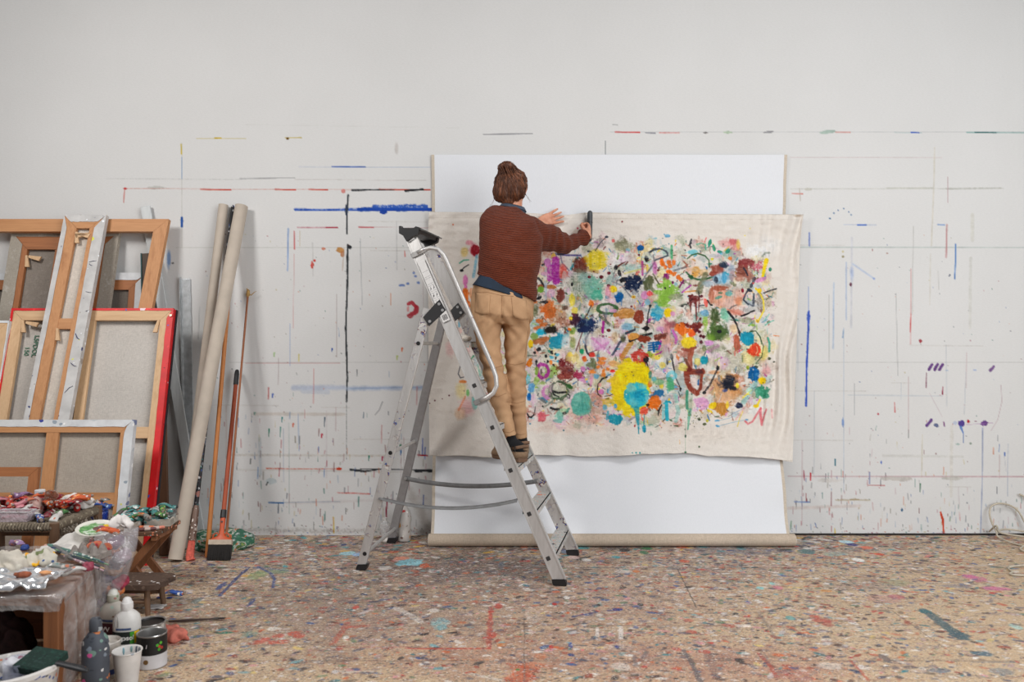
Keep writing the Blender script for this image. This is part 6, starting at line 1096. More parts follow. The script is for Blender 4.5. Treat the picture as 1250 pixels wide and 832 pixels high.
c = ramp(nt, n1, [(.3, lin((166, 130, 98))), (.7, lin((186, 149, 114)))]); c = mixc(nt, .25, c, ramp(nt, n2, [(.3, (.75, .72, .7)), (.6, (1, 1, 1))]), 'MULTIPLY')
TW = finish(nt, c, .9, 0, n2, .2, .001, spec=.15)
trousers = mesh_obj('trousers', me, TW, woman)
# stitched back pockets and yoke, seams
from mathutils.bvhtree import BVHTree
bv = BVHTree.FromObject(trousers, bpy.context.evaluated_depsgraph_get())
def onto(px, py, lift=.0008):
    e = V3((0, -CY, CZ))-wo; d = (P(px, py, 0)-V3((0, -CY, CZ))).normalized(); h_ = bv.ray_cast(e, d)
    return None if h_[0] is None else h_[0]+h_[1]*lift
SEAM = plain((150, 112, 78), .9)
def seam(pxs, name='seam', r_=.0011, mat=SEAM):
    q = []
    for i in range(len(pxs)-1):
        for k in range(6):
            t = k/6; pt = onto(pxs[i][0]*(1-t)+pxs[i+1][0]*t, pxs[i][1]*(1-t)+pxs[i+1][1]*t)
            if pt is not None: q.append(pt)
    if len(q) > 2: m_ = MB(); m_.tube(q, r_, 6); m_.build(name, mat, trousers, smooth=True)
def pocket(cor):
    n_ = 10; m_ = MB(); vs_ = []
    for j in range(n_):
        for i in range(n_):
            u, v = i/(n_-1), j/(n_-1)
            x = (cor[0][0]*(1-u)+cor[1][0]*u)*(1-v)+(cor[3][0]*(1-u)+cor[2][0]*u)*v; y = (cor[0][1]*(1-u)+cor[1][1]*u)*(1-v)+(cor[3][1]*(1-u)+cor[2][1]*u)*v
            y += (1-abs(2*u-1))*2.2*v; pt = onto(x, y, .0022); vs_.append(pt if pt is not None else V3((0, 0, .8)))
    m_.add(vs_, [(j*n_+i, j*n_+i+1, (j+1)*n_+i+1, (j+1)*n_+i) for j in range(n_-1) for i in range(n_-1)])
    m_.build('back_pocket', TW, trousers, smooth=True, solid=.003)
pocket([(581, 357), (598.5, 360), (597, 383), (580, 381)]); pocket([(624, 362), (642, 366), (644, 390), (626.5, 386)])
seam([(577, 357), (595, 356.5), (612, 360.5), (630, 361.5)]); seam([(612.5, 361), (612.3, 375), (612, 390)], 'back_seam')
seam([(588, 445), (602, 449), (615, 446)]); seam([(616, 443), (629, 445), (642, 442)]); seam([(595, 480), (608, 484), (620, 479)]); seam([(618, 490), (631, 492), (642, 489)])
seam([(613, 526), (622, 528), (629, 524)], 'hem_seam'); seam([(629, 528.5), (636, 530.5), (642.5, 528.5)], 'hem_seam'); seam([(577, 384), (583, 415), (592, 446)], 'side_seam'); seam([(647.5, 386), (643.5, 412), (640, 440)], 'side_seam')
# ---- socks and clogs
SK = plain((20, 20, 24), .95)
heelL, toeL = V3((.062, -.752, .5535)), V3((-.088, -.565, .5535)); heelR, toeR = V3((.068, -.600, .5535)), V3((-.078, -.410, .5535))
for an, he, to in ((anL, heelL, toeL), (anR, heelR, toeR)):
    fd = (to-he).normalized(); sdv = V3((fd.y, -fd.x, 0)); ln = (to-he).length; mb = MB()
    ah = he+fd*.048+V3((0, 0, .075))
    mb.tube([an+V3((-.006, 0, .030)), an+V3((-.002, 0, .005)), ah, he+fd*.07+V3((0, 0, .045)), he+fd*.15+V3((0, 0, .035)), he+fd*.21+V3((0, 0, .028))], [.030, .035, .036, .036, .030, .02], 18, round_end=True)
    mb.ball(he+fd*.030+V3((0, 0, .035)), .030, 14)
    me = remeshed(mb, .006, 4); sh(me); mesh_obj('sock', me, SK, woman)
    # clog: cork and rubber sole, suede upper, heel strap with buckle
    def out(t):                     # half width along the foot
        return .001+.030*min(1, (t/.10)**.5)*(1-.10*math.sin(PI*min(1, t/.5)))+.018*math.sin(PI*max(0, (t-.25)/.75)*.62)*(1 if t < .86 else max(0, 1-((t-.86)/.14)**2)**.5)
    def outline(t): return (.034 if t > .08 else .034*(max(0, 1-((.08-t)/.08)**2))**.5)*(1-.12*math.exp(-((t-.38)/.14)**2))+(.014*math.exp(-((t-.75)/.17)**2)) if t < .80 else (.048*(max(0, 1-((t-.80)/.20)**2))**.5)
    def FP(t, s_, z): return he+fd*(t*ln)+sdv*s_+V3((0, 0, z))-wo
    N_ = 24; loop = [(i/N_) for i in range(N_+1)]
    def rim(z, g_): return [FP(t, outline(t)*g_+.001, z) for t in loop]+[FP(t, -outline(t)*g_-.001, z) for t in loop[::-1]]
    mb = MB(); mb.loft([rim(0, .84), rim(.003, .93), rim(.010, 1.0), rim(.018, 1.02), rim(.024, 1.0)]); sole = mb.build('clog', plain((110, 84, 66), .85), woman, smooth=35)
    relabel(sole, 'brown suede clog sole')
    mb = MB(); rr_ = []
    for i in range(13):
        t = .40+.60*i/12; hgt = .052*(1-((t-.40)/.62)**2.6)+.012; w_ = outline(min(t, .985))+.003
        rr_.append([FP(min(t, 1.0), w_*math.cos(PI*k/14), .022+hgt*math.sin(PI*k/14)**.8) for k in range(15)])
    vs_ = [v for r_ in rr_ for v in r_]; n_ = 15
    mb.add(vs_, [(i*n_+k, i*n_+k+1, (i+1)*n_+k+1, (i+1)*n_+k) for i in range(12) for k in range(n_-1)])
    SU = plain((138, 112, 88), .95, var=.15)
    mb.build('suede_upper', SU, sole, smooth=True, solid=.004)
    mb = MB(); rr_ = []
    for i in range(15):              # quarter round the heel
        a_ = -1.0+2.0*i/14; t = .46*abs(a_)**1.1; s_ = math.copysign(outline(max(.02, t))+.003, a_) if abs(a_) > .12 else (outline(.03)+.003)*a_/.12*.6
        base_ = FP(t if abs(a_) > .12 else .0, s_, .022); rr_ += [base_, base_+V3((0, 0, .030+.012*abs(a_)))]
    mb.add(rr_, [(2*i, 2*i+1, 2*i+3, 2*i+2) for i in range(14)]); mb.build('heel_counter', SU, sole, smooth=True, solid=.004)
    mb = MB(); pts = []
    for i in range(21):
        a_ = -1+2*i/20; t = .42*abs(a_)**1.3-.01; s_ = math.copysign(outline(max(.03, t))+.008, a_)*min(1, abs(a_)/.16); pts.append(FP(t-.005, s_, .060+.022*(1-abs(a_))))
    vs_ = [];
    for q in pts: vs_ += [q-V3((0, 0, .008)), q+V3((0, 0, .008))]
    mb.add(vs_, [(2*i, 2*i+1, 2*i+3, 2*i+2) for i in range(20)]); stp = mb.build('heel_strap', plain((120, 92, 72), .9), sole, smooth=True, solid=.003)
    q = FP(.13, -(outline(.13)+.013), .070); mb = MB(); qs = FP(.30, (outline(.3)+.012), .066)
    for cc in (q, qs):
        if cc is qs: continue
        sx3 = fd; loop_ = [cc+sx3*x_+V3((0, 0, z_)) for x_, z_ in ((-.014, -.013), (.014, -.013), (.014, .013), (-.014, .013))]
        mb.tube(loop_, .0028, 8, closed=True)
    mb.build('buckle', plain((40, 36, 34), .5, .3), stp)
# ---- hair: pinned up, knot on top
mb = MB()
mb.ball(HP(0, -.016, .010), (.088, .088, .088), 28, M=HM); mb.ball(HP(-.018, -.050, -.022), (.070, .052, .066), 24, M=HM); mb.ball(HP(.022, -.042, -.006), (.066, .056, .072), 24, M=HM); mb.ball(HP(-.002, -.050, -.066), (.042, .036, .036), 20, M=HM)
mb.ball(HP(0, .045, .062), (.060, .045, .035), 20, M=HM); mb.ball(HP(.030, -.015, .040), (.058, .066, .062), 20, M=HM); mb.ball(HP(-.034, -.015, .030), (.054, .066, .062), 20, M=HM)
mb.ball(HP(-.012, -.050, .110), (.041, .034, .030), 20, M=HM); mb.tube([HP(-.044, -.060, .088), HP(-.040, -.078, .108), HP(-.014, -.086, .118), HP(.018, -.076, .112), HP(.026, -.050, .104), HP(.004, -.040, .124)], [.010, .014, .015, .015, .013, .010], 12, round_end=True)
me = remeshed(mb, .0045, 4)
kc = np.array(HP(-.018, -.044, .10))
def strands(c, n):
    d = c-kc; az = np.arctan2(d[:, 0]+.35*d[:, 2]*0, -d[:, 2]+1e-6)*9; r_ = np.linalg.norm(d, axis=1)
    s_ = np.sin(az*3.1+r_*22+3*NA(c[:, 0]*20, c[:, 2]*20))*.0028+NB_(az*2.3, r_*30)*.006
    face = ((c-np.array(hd)) @ np.array(fw)); keep = np.clip((face-.058)/.02, 0, 1)*np.clip((hd.z+.045-c[:, 2])/.02, 0, 1)
    return c+n*(s_-keep*.03)[:, None]
displace(me, strands); sh(me)
def hairmat(c1, c2, c3):
    nt = NT('auburn_hair'); 
    mp = coords(nt, (60, 60, 9), (0, 0, 0)); n1 = noise(nt, mp, 1.6, 4, .6); n2 = noise(nt, coords(nt), 13, 2)
    c = ramp(nt, n1, [(.28, lin(c1)), (.5, lin(c2)), (.74, lin(c3))]); c = mixc(nt, .4, c, ramp(nt, n2, [(.35, (.45, .42, .4)), (.6, (1, 1, 1))]), 'MULTIPLY')
    return finish(nt, c, .5, 0, n1, .6, .003, spec=.4)
HR = hairmat((46, 26, 18), (98, 58, 38), (150, 92, 58))
hair = mesh_obj('hair', me, HR, woman)
bvh = BVHTree.FromObject(hair, bpy.context.evaluated_depsgraph_get())
mb = MB(); g_ = random.Random(3); hc = V3(HP(0, -.02, .005))-wo; top = V3(HP(-.018, -.046, .078))-wo
for i in range(230):
    az = g_.uniform(-PI*.98, PI*.98); el = g_.uniform(-1.05, -.1) if i % 2 else g_.uniform(-.9, .5)
    st = hc+HM.to_3x3() @ V3((math.sin(az)*math.cos(el)*.085, -math.cos(az)*math.cos(el)*.085 if abs(az) < 2.2 else .04, math.sin(el)*.11)); pts = []
    for k in range(9):
        t = k/8; q = st.lerp(top, t**.9); q = hc+(q-hc).normalized()*.2; h_ = bvh.ray_cast(q, (hc-q).normalized())
        if h_[0] is None: continue
        pts.append(h_[0]+h_[1]*(.001+.0022*math.sin(PI*t)+g_.uniform(0, .0006)))
    if len(pts) > 4: mb.tube(pts, [.0004]+[.0011]*(len(pts)-2)+[.0004], 5)
for i in range(60):                 # strands wound round the knot
    c_ = V3(HP(-.012, -.050, .110))-wo; a0 = g_.uniform(0, 6.3); tl_ = g_.uniform(-.5, .5); rr_ = g_.uniform(.030, .042); pts = []
    for k in range(10):
        a_ = a0+k*.28; pts.append(c_+V3((math.cos(a_)*rr_, math.sin(a_)*rr_*.9*math.cos(tl_), math.sin(a_)*rr_*math.sin(tl_)+g_.uniform(-.001, .001)+(.012 if i % 2 else -.004))))
    mb.tube(pts, .0011, 5)
mb.build('hair_strands', HR, hair, smooth=True)
for sx, pz in ((-1, -.045), (1, -.03)):
    mb = MB(); a = V3(HP(sx*.074, -.03, pz))-wo
    for i in range(4): mb.tube([a, a+V3((sx*.014, 0, -.004-.002*i)), a+V3((sx*g_.uniform(.02, .034), 0, -.02-.02*g_.random())), a+V3((sx*g_.uniform(.03, .05), .0, -.03-.05*g_.random()))], [.0005, .0005, .0004, .0003], 4)
    mb.build('loose_wisp', HR, hair)
mb = MB(); q = V3(HP(.0, -.094, .02))-wo; mb.tube([q, q+V3((.004, -.003, -.01)), q+V3((0, -.002, -.022))], .0024, 8, round_end=True); mb.build('hair_clip', plain((150, 130, 110), .3, .5), hair, smooth=True)
# ---- staple gun, held: a thing of its own
sg = thing('staple_gun', "dark grey electric staple gun in the woman's raised right hand", 'staple gun', P(720, 285, -.092))
so = V3(P(720, 285, -.092)); a, b = P(719.5, 292, -.096)-so, P(720.2, 260, -.090)-so
mb = MB(); mb.tube([a, a.lerp(b, .3), a.lerp(b, .8), b], [.015, .016, .0165, .0155], 20, round_end=True); mb.build('grip', plain((62, 66, 70), .5), sg, smooth=True)
mb = MB(); mb.tube([a.lerp(b, .62), a.lerp(b, .66)], [.0175, .0175], 20); mb.build('seam_ring', plain((34, 36, 38), .4), sg, smooth=30)
mb = MB(); mb.beam(a.lerp(b, .72)+V3((0, .010, 0)), a.lerp(b, .72)+V3((0, .062, 0)), .020, .030, ch=.004); mb.build('nose', plain((46, 48, 52), .4), sg)
# ================================================================== STRETCHERS AND BOARDS LEANING ON THE WALL
PINE, PINEL, PINED = wood((196, 142, 96), (166, 112, 70)), wood((214, 178, 138), (190, 150, 110)), wood((168, 108, 66), (128, 78, 46))
PINX, PINLX, PINDX = wood((196, 142, 96), (166, 112, 70), 'x'), wood((214, 178, 138), (190, 150, 110), 'x'), wood((168, 108, 66), (128, 78, 46), 'x')
def leaning(name, label, cat, RB, RT, w_, bars, bw=.055, bt=.02, thick=.035, wood_=(PINE, PINX), sheet=None, edge=None, margin=(0, 0, 0, 0), wedges=(), group=None, part_name='canvas_back', edge_label=None):
    """a stretcher seen from behind. local x to the right, y towards the wall, z up along it; margin = fold on the back (left, right, top, bottom)"""
    RB, RT = V3(RB), V3(RT); ez = RT-RB; H_ = ez.length; ez = ez/H_; ex = V3((1, 0, 0)); n_ = ez.cross(ex).normalized(); O = RB-ex*w_
    t = thing(name, label, cat, O+ex*(w_/2), group)
    def Q(x, y, z): return ex*(x-w_/2)+n_*y+ez*z
    def prism4(q, y0, y1, nm, m, par):
        vs_ = [Q(x, y, z) for y in (y0, y1) for x, z in q]; k = len(q); mb = MB()
        mb.add(vs_, [tuple(range(k))[::-1], tuple(range(k, 2*k))]+[(i, (i+1) % k, (i+1) % k+k, i+k) for i in range(k)]); return mb.build(nm, m, par)
    e = .0 if edge is None else .003; y0 = .0015 if sheet is not None else 0; X0, X1, Z0, Z1 = e, w_-e, e, H_-e; b = bw; g_ = .0008
    prism4([(X0, Z0+g_), (X0+b, Z0+b+g_), (X0+b, Z1-b-g_), (X0, Z1-g_)], y0, y0+bt, 'stretcher_bar', wood_[0], t)
    prism4([(X1, Z0+g_), (X1, Z1-g_), (X1-b, Z1-b-g_), (X1-b, Z0+b+g_)], y0, y0+bt, 'stretcher_bar', wood_[0], t)
    prism4([(X0+g_, Z1), (X0+b+g_, Z1-b), (X1-b-g_, Z1-b), (X1-g_, Z1)], y0, y0+bt, 'stretcher_bar', wood_[1], t)
    prism4([(X0+g_, Z0), (X1-g_, Z0), (X1-b-g_, Z0+b), (X0+b+g_, Z0+b)], y0, y0+bt, 'stretcher_bar', wood_[1], t)
    for kind, c, wd_ in bars:
        if kind == 'v': q = [(c-wd_/2, Z0+b), (c+wd_/2, Z0+b), (c+wd_/2, Z1-b), (c-wd_/2, Z1-b)]
        else: q = [(X0+b, c-wd_/2), (X1-b, c-wd_/2), (X1-b, c+wd_/2), (X0+b, c+wd_/2)]
        prism4(q, y0+.002+(.001 if kind == 'h' else 0), y0+bt-.002, 'cross_bar', wood_[0 if kind == 'v' else 1], t)
    if sheet is not None:
        nx, nz = 26, 30; mb = MB()
        mb.sheet(lambda u, v: Q(.001+(w_-.002)*u, thick-.001-.003*math.sin(PI*u)*math.sin(PI*v)*(1+float(NA(u*5, v*5))), .001+(H_-.002)*v), nx, nz)
        mb.build(part_name, sheet, t, smooth=True)
        ml, mr, mt_, mb_ = margin; mb = MB(); h_ = .0012
        def rag(a): return .004*float(NB_(a*31+w_*7, 2.2))
        loops = []
        for yy, ins in ((thick+.0005, 0), (-h_, 0)): loops.append([Q(0, yy, 0), Q(w_, yy, 0), Q(w_, yy, H_), Q(0, yy, H_)])
        vs_ = loops[0]+loops[1]; fs_ = [(i, (i+1) % 4, (i+1) % 4+4, i+4) for i in range(4)]; mb.add(vs_, fs_)
        N_ = 24
        for side, m_ in (('l', ml), ('r', mr), ('t', mt_), ('b', mb_)):
            if m_ <= 0: continue
            vs_ = []
            for i in range(N_+1):
                s_ = i/N_
                if side in 'lr':
                    z_ = H_*s_; xx = m_*(1+.0)+rag(s_*3+ (5 if side == 'r' else 0)); xx = min(xx, max(.001, z_+.001), max(.001, H_-z_+.001)) if m_ > .02 else xx
                    vs_ += [Q(0, -h_, z_), Q(xx, -h_-.0006, z_)] if side == 'l' else [Q(w_, -h_, z_), Q(w_-xx, -h_-.0006, z_)]
                else:
                    x_ = w_*s_; zz_ = m_+rag(s_*4+9); zz_ = min(zz_, max(.001, x_+.001), max(.001, w_-x_+.001)) if m_ > .02 else zz_
                    vs_ += [Q(x_, -h_, H_), Q(x_, -h_-.0004, H_-zz_)] if side == 't' else [Q(x_, -h_, 0), Q(x_, -h_-.0004, zz_)]
            mb.add(vs_, [(2*i, 2*i+1, 2*i+3, 2*i+2) for i in range(N_)])
        o = mb.build('canvas_edge', edge, t)
        if edge_label: relabel(o, edge_label)
    for (x, z, ax_, sgn) in wedges:       # small beech keys tapped into the inner corners
        if ax_ == 'v': q = [(x, z), (x+sgn*.008, z-.07), (x+sgn*.032, z-.07), (x+sgn*.012, z)]
        else: q = [(x, z), (x+sgn*.075, z-.008), (x+sgn*.064, z-.034), (x, z-.014)]
        if sgn < 0: q = q[::-1]
        prism4(q, y0-.006, y0+.006, 'wedge', PINEL, t)
    return t, Q, H_
LINB, LIND, LINL = linen((170, 162, 152)), linen((142, 133, 124), (176, 168, 160)), linen((204, 195, 184), (226, 220, 212))
LINS = linen((197, 191, 184))
WHE = specks((222, 224, 226), [(60, 70, 150), (190, 196, 200), (240, 240, 240), (120, 130, 160), (206, 206, 120), (150, 160, 170)], .7, 0, 26, .12)
REDE = specks((222, 22, 28), [(196, 16, 24), (236, 44, 48), (236, 210, 214), (150, 14, 24), (60, 80, 170), (226, 30, 36)], .5, 0, 60, .07)
leaning('stretcher_frame', 'large bare pine stretcher frame, empty, leaning behind the red-edged canvas', 'frame', (-2.20, -.50, 0), (-2.026, -.10, 1.89), 1.75, [], .078, .03, wood_=(PINE, PINX))
leaning('stretched_canvas', 'upright canvas with grubby linen back, seen through the large bare frame', 'canvas', (-2.44, -.35, 0), (-2.338, -.06, 1.82), .64, [('v', .30, .055)], .105, .02, .028, (PINED, PINDX), LIND, linen((166, 158, 146), (206, 202, 196)), (.075, .072, .03, .03), wedges=[(.105, 1.70, 'v', 1), (.125, 1.70, 'h', 1)])
leaning('stretched_canvas', 'canvas with white painted edge and dark linen, rearmost against the wall', 'canvas', (-2.215, -.20, 0), (-2.180, -.045, 1.578), 1.30, [], .10, .018, .022, (PINED, PINDX), linen((118, 110, 102)), WHE, (.06, .062, .045, .045))
leaning('stretched_canvas', 'pale wood canvas with thin white top edge, farthest left behind the stool', 'canvas', (-2.845, -.60, 0), (-2.840, -.30, 1.285), .9, [], .07, .02, .022, (PINEL, PINLX), LINB, WHE, (.0, .006, .014, .0))
REDC, Qr, Hr = leaning('stretched_canvas', 'big canvas with bright red painted edge and pale wooden bars', 'canvas', (-1.90, -.65, 0), (-1.931, -.255, 1.357), .925, [('v', .46, .052), ('h', .70, .062)], .068, .02, .045, (PINEL, PINLX), LINS, REDE, (.014, .034, .014, .012), wedges=[(.07, 1.34, 'v', 1), (.095, 1.335, 'h', 1), (.853, 1.34, 'v', -1)], edge_label='red paint wrapped round the canvas edge')
# black strip along the outer corner of the red edge
mb = MB(); mb.beam(Qr(.927, .040, .0), Qr(.927, .040, Hr), .008, .016, up=(0, 1, 0)); relabel(mb.build('edge_stripe', plain((38, 34, 40), .8), REDC), 'dark unpainted strip behind the red edge')
mb = MB(); mb.tube([Qr(.915, -.002, Hr-.045), Qr(.915, -.009, Hr-.045)], .007, 10); mb.build('screw', plain((196, 180, 150), .4, .6), REDC)
ez_ = (Qr(0, 0, 1)-Qr(0, 0, 0)); n_r = Qr(0, 1, 0)-Qr(0, 0, 0)
for body_, x_, z_ in (('L5PDOL', .142, 1.20), ('150', .098, 1.17)):      # greenish chalk writing, turned on its side
    M = Matrix(((0*1, 1, -n_r.x, Qr(x_, .0385, z_).x), (-ez_.y, 0, -n_r.y, Qr(x_, .0385, z_).y), (-ez_.z, 0, -n_r.z, Qr(x_, .0385, z_).z), (0, 0, 0, 1)))
    mb = MB(); text_mb(mb, body_, .036, M, 0, .0006); mb.build('chalk_writing', plain((96, 138, 118), .95, var=.25, scale=200), REDC)
NARC, Qn, Hn = leaning('stretched_canvas', 'tall narrow canvas with blue-marked white edges, leaning in front of the large frame', 'canvas', (-2.40, -.74, 0), (-2.373, -.14, 1.908), .246, [('h', 1.33, .062)], .082, .02, .030, (PINE, PINX), LINL, specks((206, 204, 202), [(50, 60, 110), (232, 236, 240), (160, 150, 140), (214, 216, 90), (150, 150, 156), (236, 238, 242)], .7, 0, 60, .05), (.030, .058, .045, .04), wedges=[(.085, 1.89, 'v', 1), (.10, 1.885, 'h', 1), (.160, 1.885, 'h', -1), (.083, 1.30, 'v', 1)], edge_label='white canvas fold with blue strokes')
mb = MB()
for z_, a_, x0_, x1_ in ((1.70, .3, .196, .24), (1.69, -.4, .2, .22), (1.52, -.2, .21, .244), (1.27, -1.2, .196, .226), (1.10, -.7, .2, .236), (.93, 1.3, .196, .236), (1.40, .2, .23, .244)): mb.tube([Qn(x0_, -.003, z_), Qn((x0_+x1_)/2, -.003, z_+.022*a_), Qn(x1_, -.003, z_+.03*a_)], [.0025, .004, .0015], 8, flat=.3)
mb.build('blue_strokes', plain((48, 54, 96), .8), NARC)
leaning('stretched_canvas', 'low wide canvas with white edge and pine bars, in front of the red-edged canvas', 'canvas', (-1.963, -.82, 0), (-1.945, -.70, .765), 1.10, [('v', .685, .062), ('h', .375, .062)], .062, .02, .032, (PINE, PINX), linen((176, 166, 154)), WHE, (.03, .045, .036, .03))
leaning('stretcher_frame', 'small bare brown frame propped in front of the low white-edged canvas', 'frame', (-2.245, -1.13, 0), (-2.235, -1.04, .575), .55, [], .044, .022, wood_=(PINED, PINDX))
# ---- single boards
def board(name, label, cat, a, b, w_, t_, mat, group=None, extra=None):
    a, b = V3(a), V3(b); r_ = thing(name, label, cat, a, group); mb = MB(); mb.beam(V3((0, 0, 0)), b-a, w_, t_, up=(0, 1, 0), ch=.0012); mb.build('plank', mat, r_); 
    if extra: extra(r_, a, b)
    return r_
GRY = wood((206, 210, 210), (172, 176, 178))
o = MB().beam(V3((0, 0, 0)), V3((-.362, .075, 1.976)), .058, .012, up=(0, 1, 0), ch=.0015).build('board', GRY); o.location = (-1.836, -.10, 0)
tag(o, 'long pale grey board leaning crosswise behind the large frame', 'board')
k_ = MB(); k_.beam(V3((0, 0, 0)), V3((-.035, .0, 1.545)), .060, .004, up=(0, 1, 0)); k_.beam(V3((-.029, -.010, 0)), V3((-.064, -.010, 1.555)), .004, .024, up=(0, 1, 0)); 
o = remeshed(k_, .003, 0); o = mesh_obj('metal_channel', o, plain((176, 180, 182), .45, .4)); o.location = (-1.93, -.008, 0)
for p_ in o.data.polygons: p_.use_smooth = False
tag(o, 'upright grey metal angle strip standing against the wall behind the tubes', 'metal strip')
r_ = thing('framed_panel', 'narrow dark panel edge with teal side behind the large frame', 'panel', (-2.06, -.25, 0))
mb = MB(); mb.beam(V3((0, 0, 0)), V3((-.117, .19, 1.69)), .046, .014, up=(0, 1, 0)); mb.build('panel', wood((84, 66, 52), (60, 46, 36)), r_)
mb = MB(); mb.beam(V3((-.026, -.003, 0)), V3((-.143, .187, 1.69)), .007, .018, up=(0, 1, 0)); relabel(mb.build('panel_edge', plain((30, 74, 76), .6), r_), 'teal painted edge')
o = MB().beam(V3((0, 0, 0)), V3((-.157, .30, 1.10)), .052, .02, up=(0, 1, 0), ch=.001).build('board', wood((104, 70, 48), (78, 50, 34))); o.location = (-1.893, -.46, 0.003)
tag(o, 'dark brown wooden board just right of the red-edged canvas', 'board')
# ---- two long tubes
TUB = plain((186, 174, 160), .85, var=.06, scale=8)
for a, b, r1, lab in ((( -1.856, -.324, .006), (-1.729, -.028, 1.985), .0275, 'long beige cardboard tube, the left of the two, standing straighter'), ((-1.787, -.573, .012), (-1.616, -.042, 1.975), .0375, 'thicker beige cardboard tube, the right of the two, leaning out in front')):
    a, b = V3(a), V3(b); t = thing('cardboard_tube', lab, 'tube', a, 'beige cardboard tubes'); mb = MB(); mb.tube([V3((0, 0, 0)), (b-a)*.5, b-a], r1, 32, cap=False)
    mb.tube([V3((0, 0, 0)), b-a], r1-.004, 32, cap=False); n_ = 32
    mb.build('tube_wall', TUB, t, smooth=True)
    d_ = (b-a).normalized(); 
    for q, s_ in ((V3((0, 0, 0)), 1), (b-a, -1)):
        mb = MB(); x_ = d_.orthogonal().normalized(); y_ = d_.cross(x_); vs_ = []
        for k in range(32):
            an = 2*PI*k/32; u_ = x_*math.cos(an)+y_*math.sin(an); vs_ += [q+u_*r1, q+u_*(r1-.004)]
        mb.add(vs_, [(2*k, 2*k+1, (2*k+3) % 64, (2*k+2) % 64) for k in range(32)]); mb.build('rim', plain((150, 128, 104), .9), t)
# ---- long-handled round brush between the tubes
a, b = V3((-1.722, -.55, .002)), V3((-1.676, -.020, 1.976)); d_ = (b-a); t = thing('long_brush', 'paint-spattered black brush with pink bristles standing between tubes and broomstick', 'brush', a)
SPB = specks((34, 34, 38), [(120, 124, 130), (60, 80, 130), (200, 200, 200), (40, 90, 90), (150, 100, 90), (90, 96, 110)], .6, 0, 70, .3)
mb = MB(); mb.tube([d_*.13, d_*.5, d_], [.012, .011, .010], 14, round_end=True); mb.build('handle', SPB, t, smooth=True)
mb = MB(); mb.tube([d_*.05, d_*.125, d_*.14], [.021, .019, .013], 16); mb.build('ferrule', specks((120, 96, 84), [(220, 210, 200), (90, 60, 50), (180, 170, 160)], .5, .2, 90, .3), t, smooth=30)
mb = MB(); mb.tube([V3((.012, -.012, .001)), V3((.004, -.004, .02)), d_*.03, d_*.052], [.024, .022, .020, .018], 20, flat=.7); relabel(mb.build('bristles', plain((206, 96, 80), .9, var=.2, scale=80), t, smooth=30), 'pinkish red bristles')
# ---- broomstick, flat brush on a long handle, bamboo stick
def stick(name, label, cat, a, b, r0, r1, mat):
    a, b = V3(a), V3(b); mb = MB(); mb.tube([V3((0, 0, 0)), (b-a)*.5, b-a], [r0, (r0+r1)/2, r1], 14, round_end=True); o = mb.build(name, mat, smooth=True); o.location = a
    return tag(o, label, cat)
stick('broomstick', 'plain orange-brown wooden stick standing right of the tubes', 'stick', (-1.646, -.50, .012), (-1.668, -.030, 1.79), .0125, .0115, wood((190, 122, 66), (158, 96, 48)))
t = thing('flat_brush', 'wide flat brush with orange handle and black bristles, upright on floor', 'brush', (-1.563, -.552, .0)); a = V3((-1.563, -.552, 0)); b = V3((-1.642, -.045, .989)); d_ = (b-a); dn = d_.normalized()
ORW = plain((196, 82, 40), .45, var=.1); ORP = wood((168, 78, 44), (138, 58, 34))
mb = MB(); mb.tube([d_*.22, d_*.6, d_*.93], [.0125, .012, .012], 16); mb.build('handle', ORP, t, smooth=40)
mb = MB(); mb.tube([d_*.925, d_*.98, d_], [.0145, .0145, .012], 16, round_end=True); mb.build('grip', BLKP, t, smooth=True)
mb = MB(); mb.tube([d_*.205, d_*.245], [.0165, .0155], 16); mb.build('collar', BLKP, t, smooth=40)
xh = V3((1, .0, .0)); yh = dn.cross(xh).normalized()
def HBP(x, y, s_): return dn*s_+xh*x+yh*y
mb = MB(); rings_ = []
for s_, hw, ht in ((.105, .062, .012), (.112, .061, .012), (.120, .048, .011), (.128, .026, .010), (.140, .015, .010), (.17, .0125, .010), (.205, .014, .012), (.235, .0135, .0125)):
    rings_.append([HBP(hw*math.cos(2*PI*k/20), ht*math.sin(2*PI*k/20), s_) for k in range(20)])
mb.loft(rings_); mb.build('brush_head', ORW, t, smooth=35)
mb = MB(); mb.tube([HBP(0, -.012, .205), HBP(0, -.0155, .205)], .005, 10); mb.build('hang_hole', BLKP, t)
mb = MB()
for sx in (-1, 1): mb = MB(); mb.tube([HBP(sx*.012, 0, .132), HBP(sx*.026, 0, .148), HBP(sx*.040, 0, .140), HBP(sx*.046, 0, .122)], .0035, 8, round_end=True); mb.build('brace', ORW, t, smooth=True)
mb = MB(); rr_ = [[HBP(sx*.0625, sy*.0125, s_) for sx, sy in ((-1, -1), (1, -1), (1, 1), (-1, 1))] for s_ in (.082, .108)]; mb.loft(rr_); mb.build('ferrule', plain((176, 160, 142), .5, .2, var=.1), t)
mb = MB(); g_ = random.Random(8)
for i in range(95):
    for j in range(4):
        x_ = -.060+.120*i/94; y_ = -.010+.020*j/3; e_ = V3((x_*1.02+g_.uniform(-.002, .002), -.004+y_*.9+g_.uniform(-.003, .003), .001+g_.uniform(0, .009))); s0 = HBP(x_, y_, .085); mb.tube([s0, s0.lerp(e_, .6), e_], [.0014, .0014, .0009], 4)
o = mb.build('bristles', plain((40, 36, 34), .7, var=.3, scale=300), t); o['kind'] = 'stuff'
t = thing('bamboo_stick', 'thin brown stick with frayed tape at its tip, rightmost of the poles', 'stick', (-1.573, -.44, .004)); a = V3((-1.573, -.44, .004)); b = V3((-1.580, -.030, 1.470)); d_ = b-a
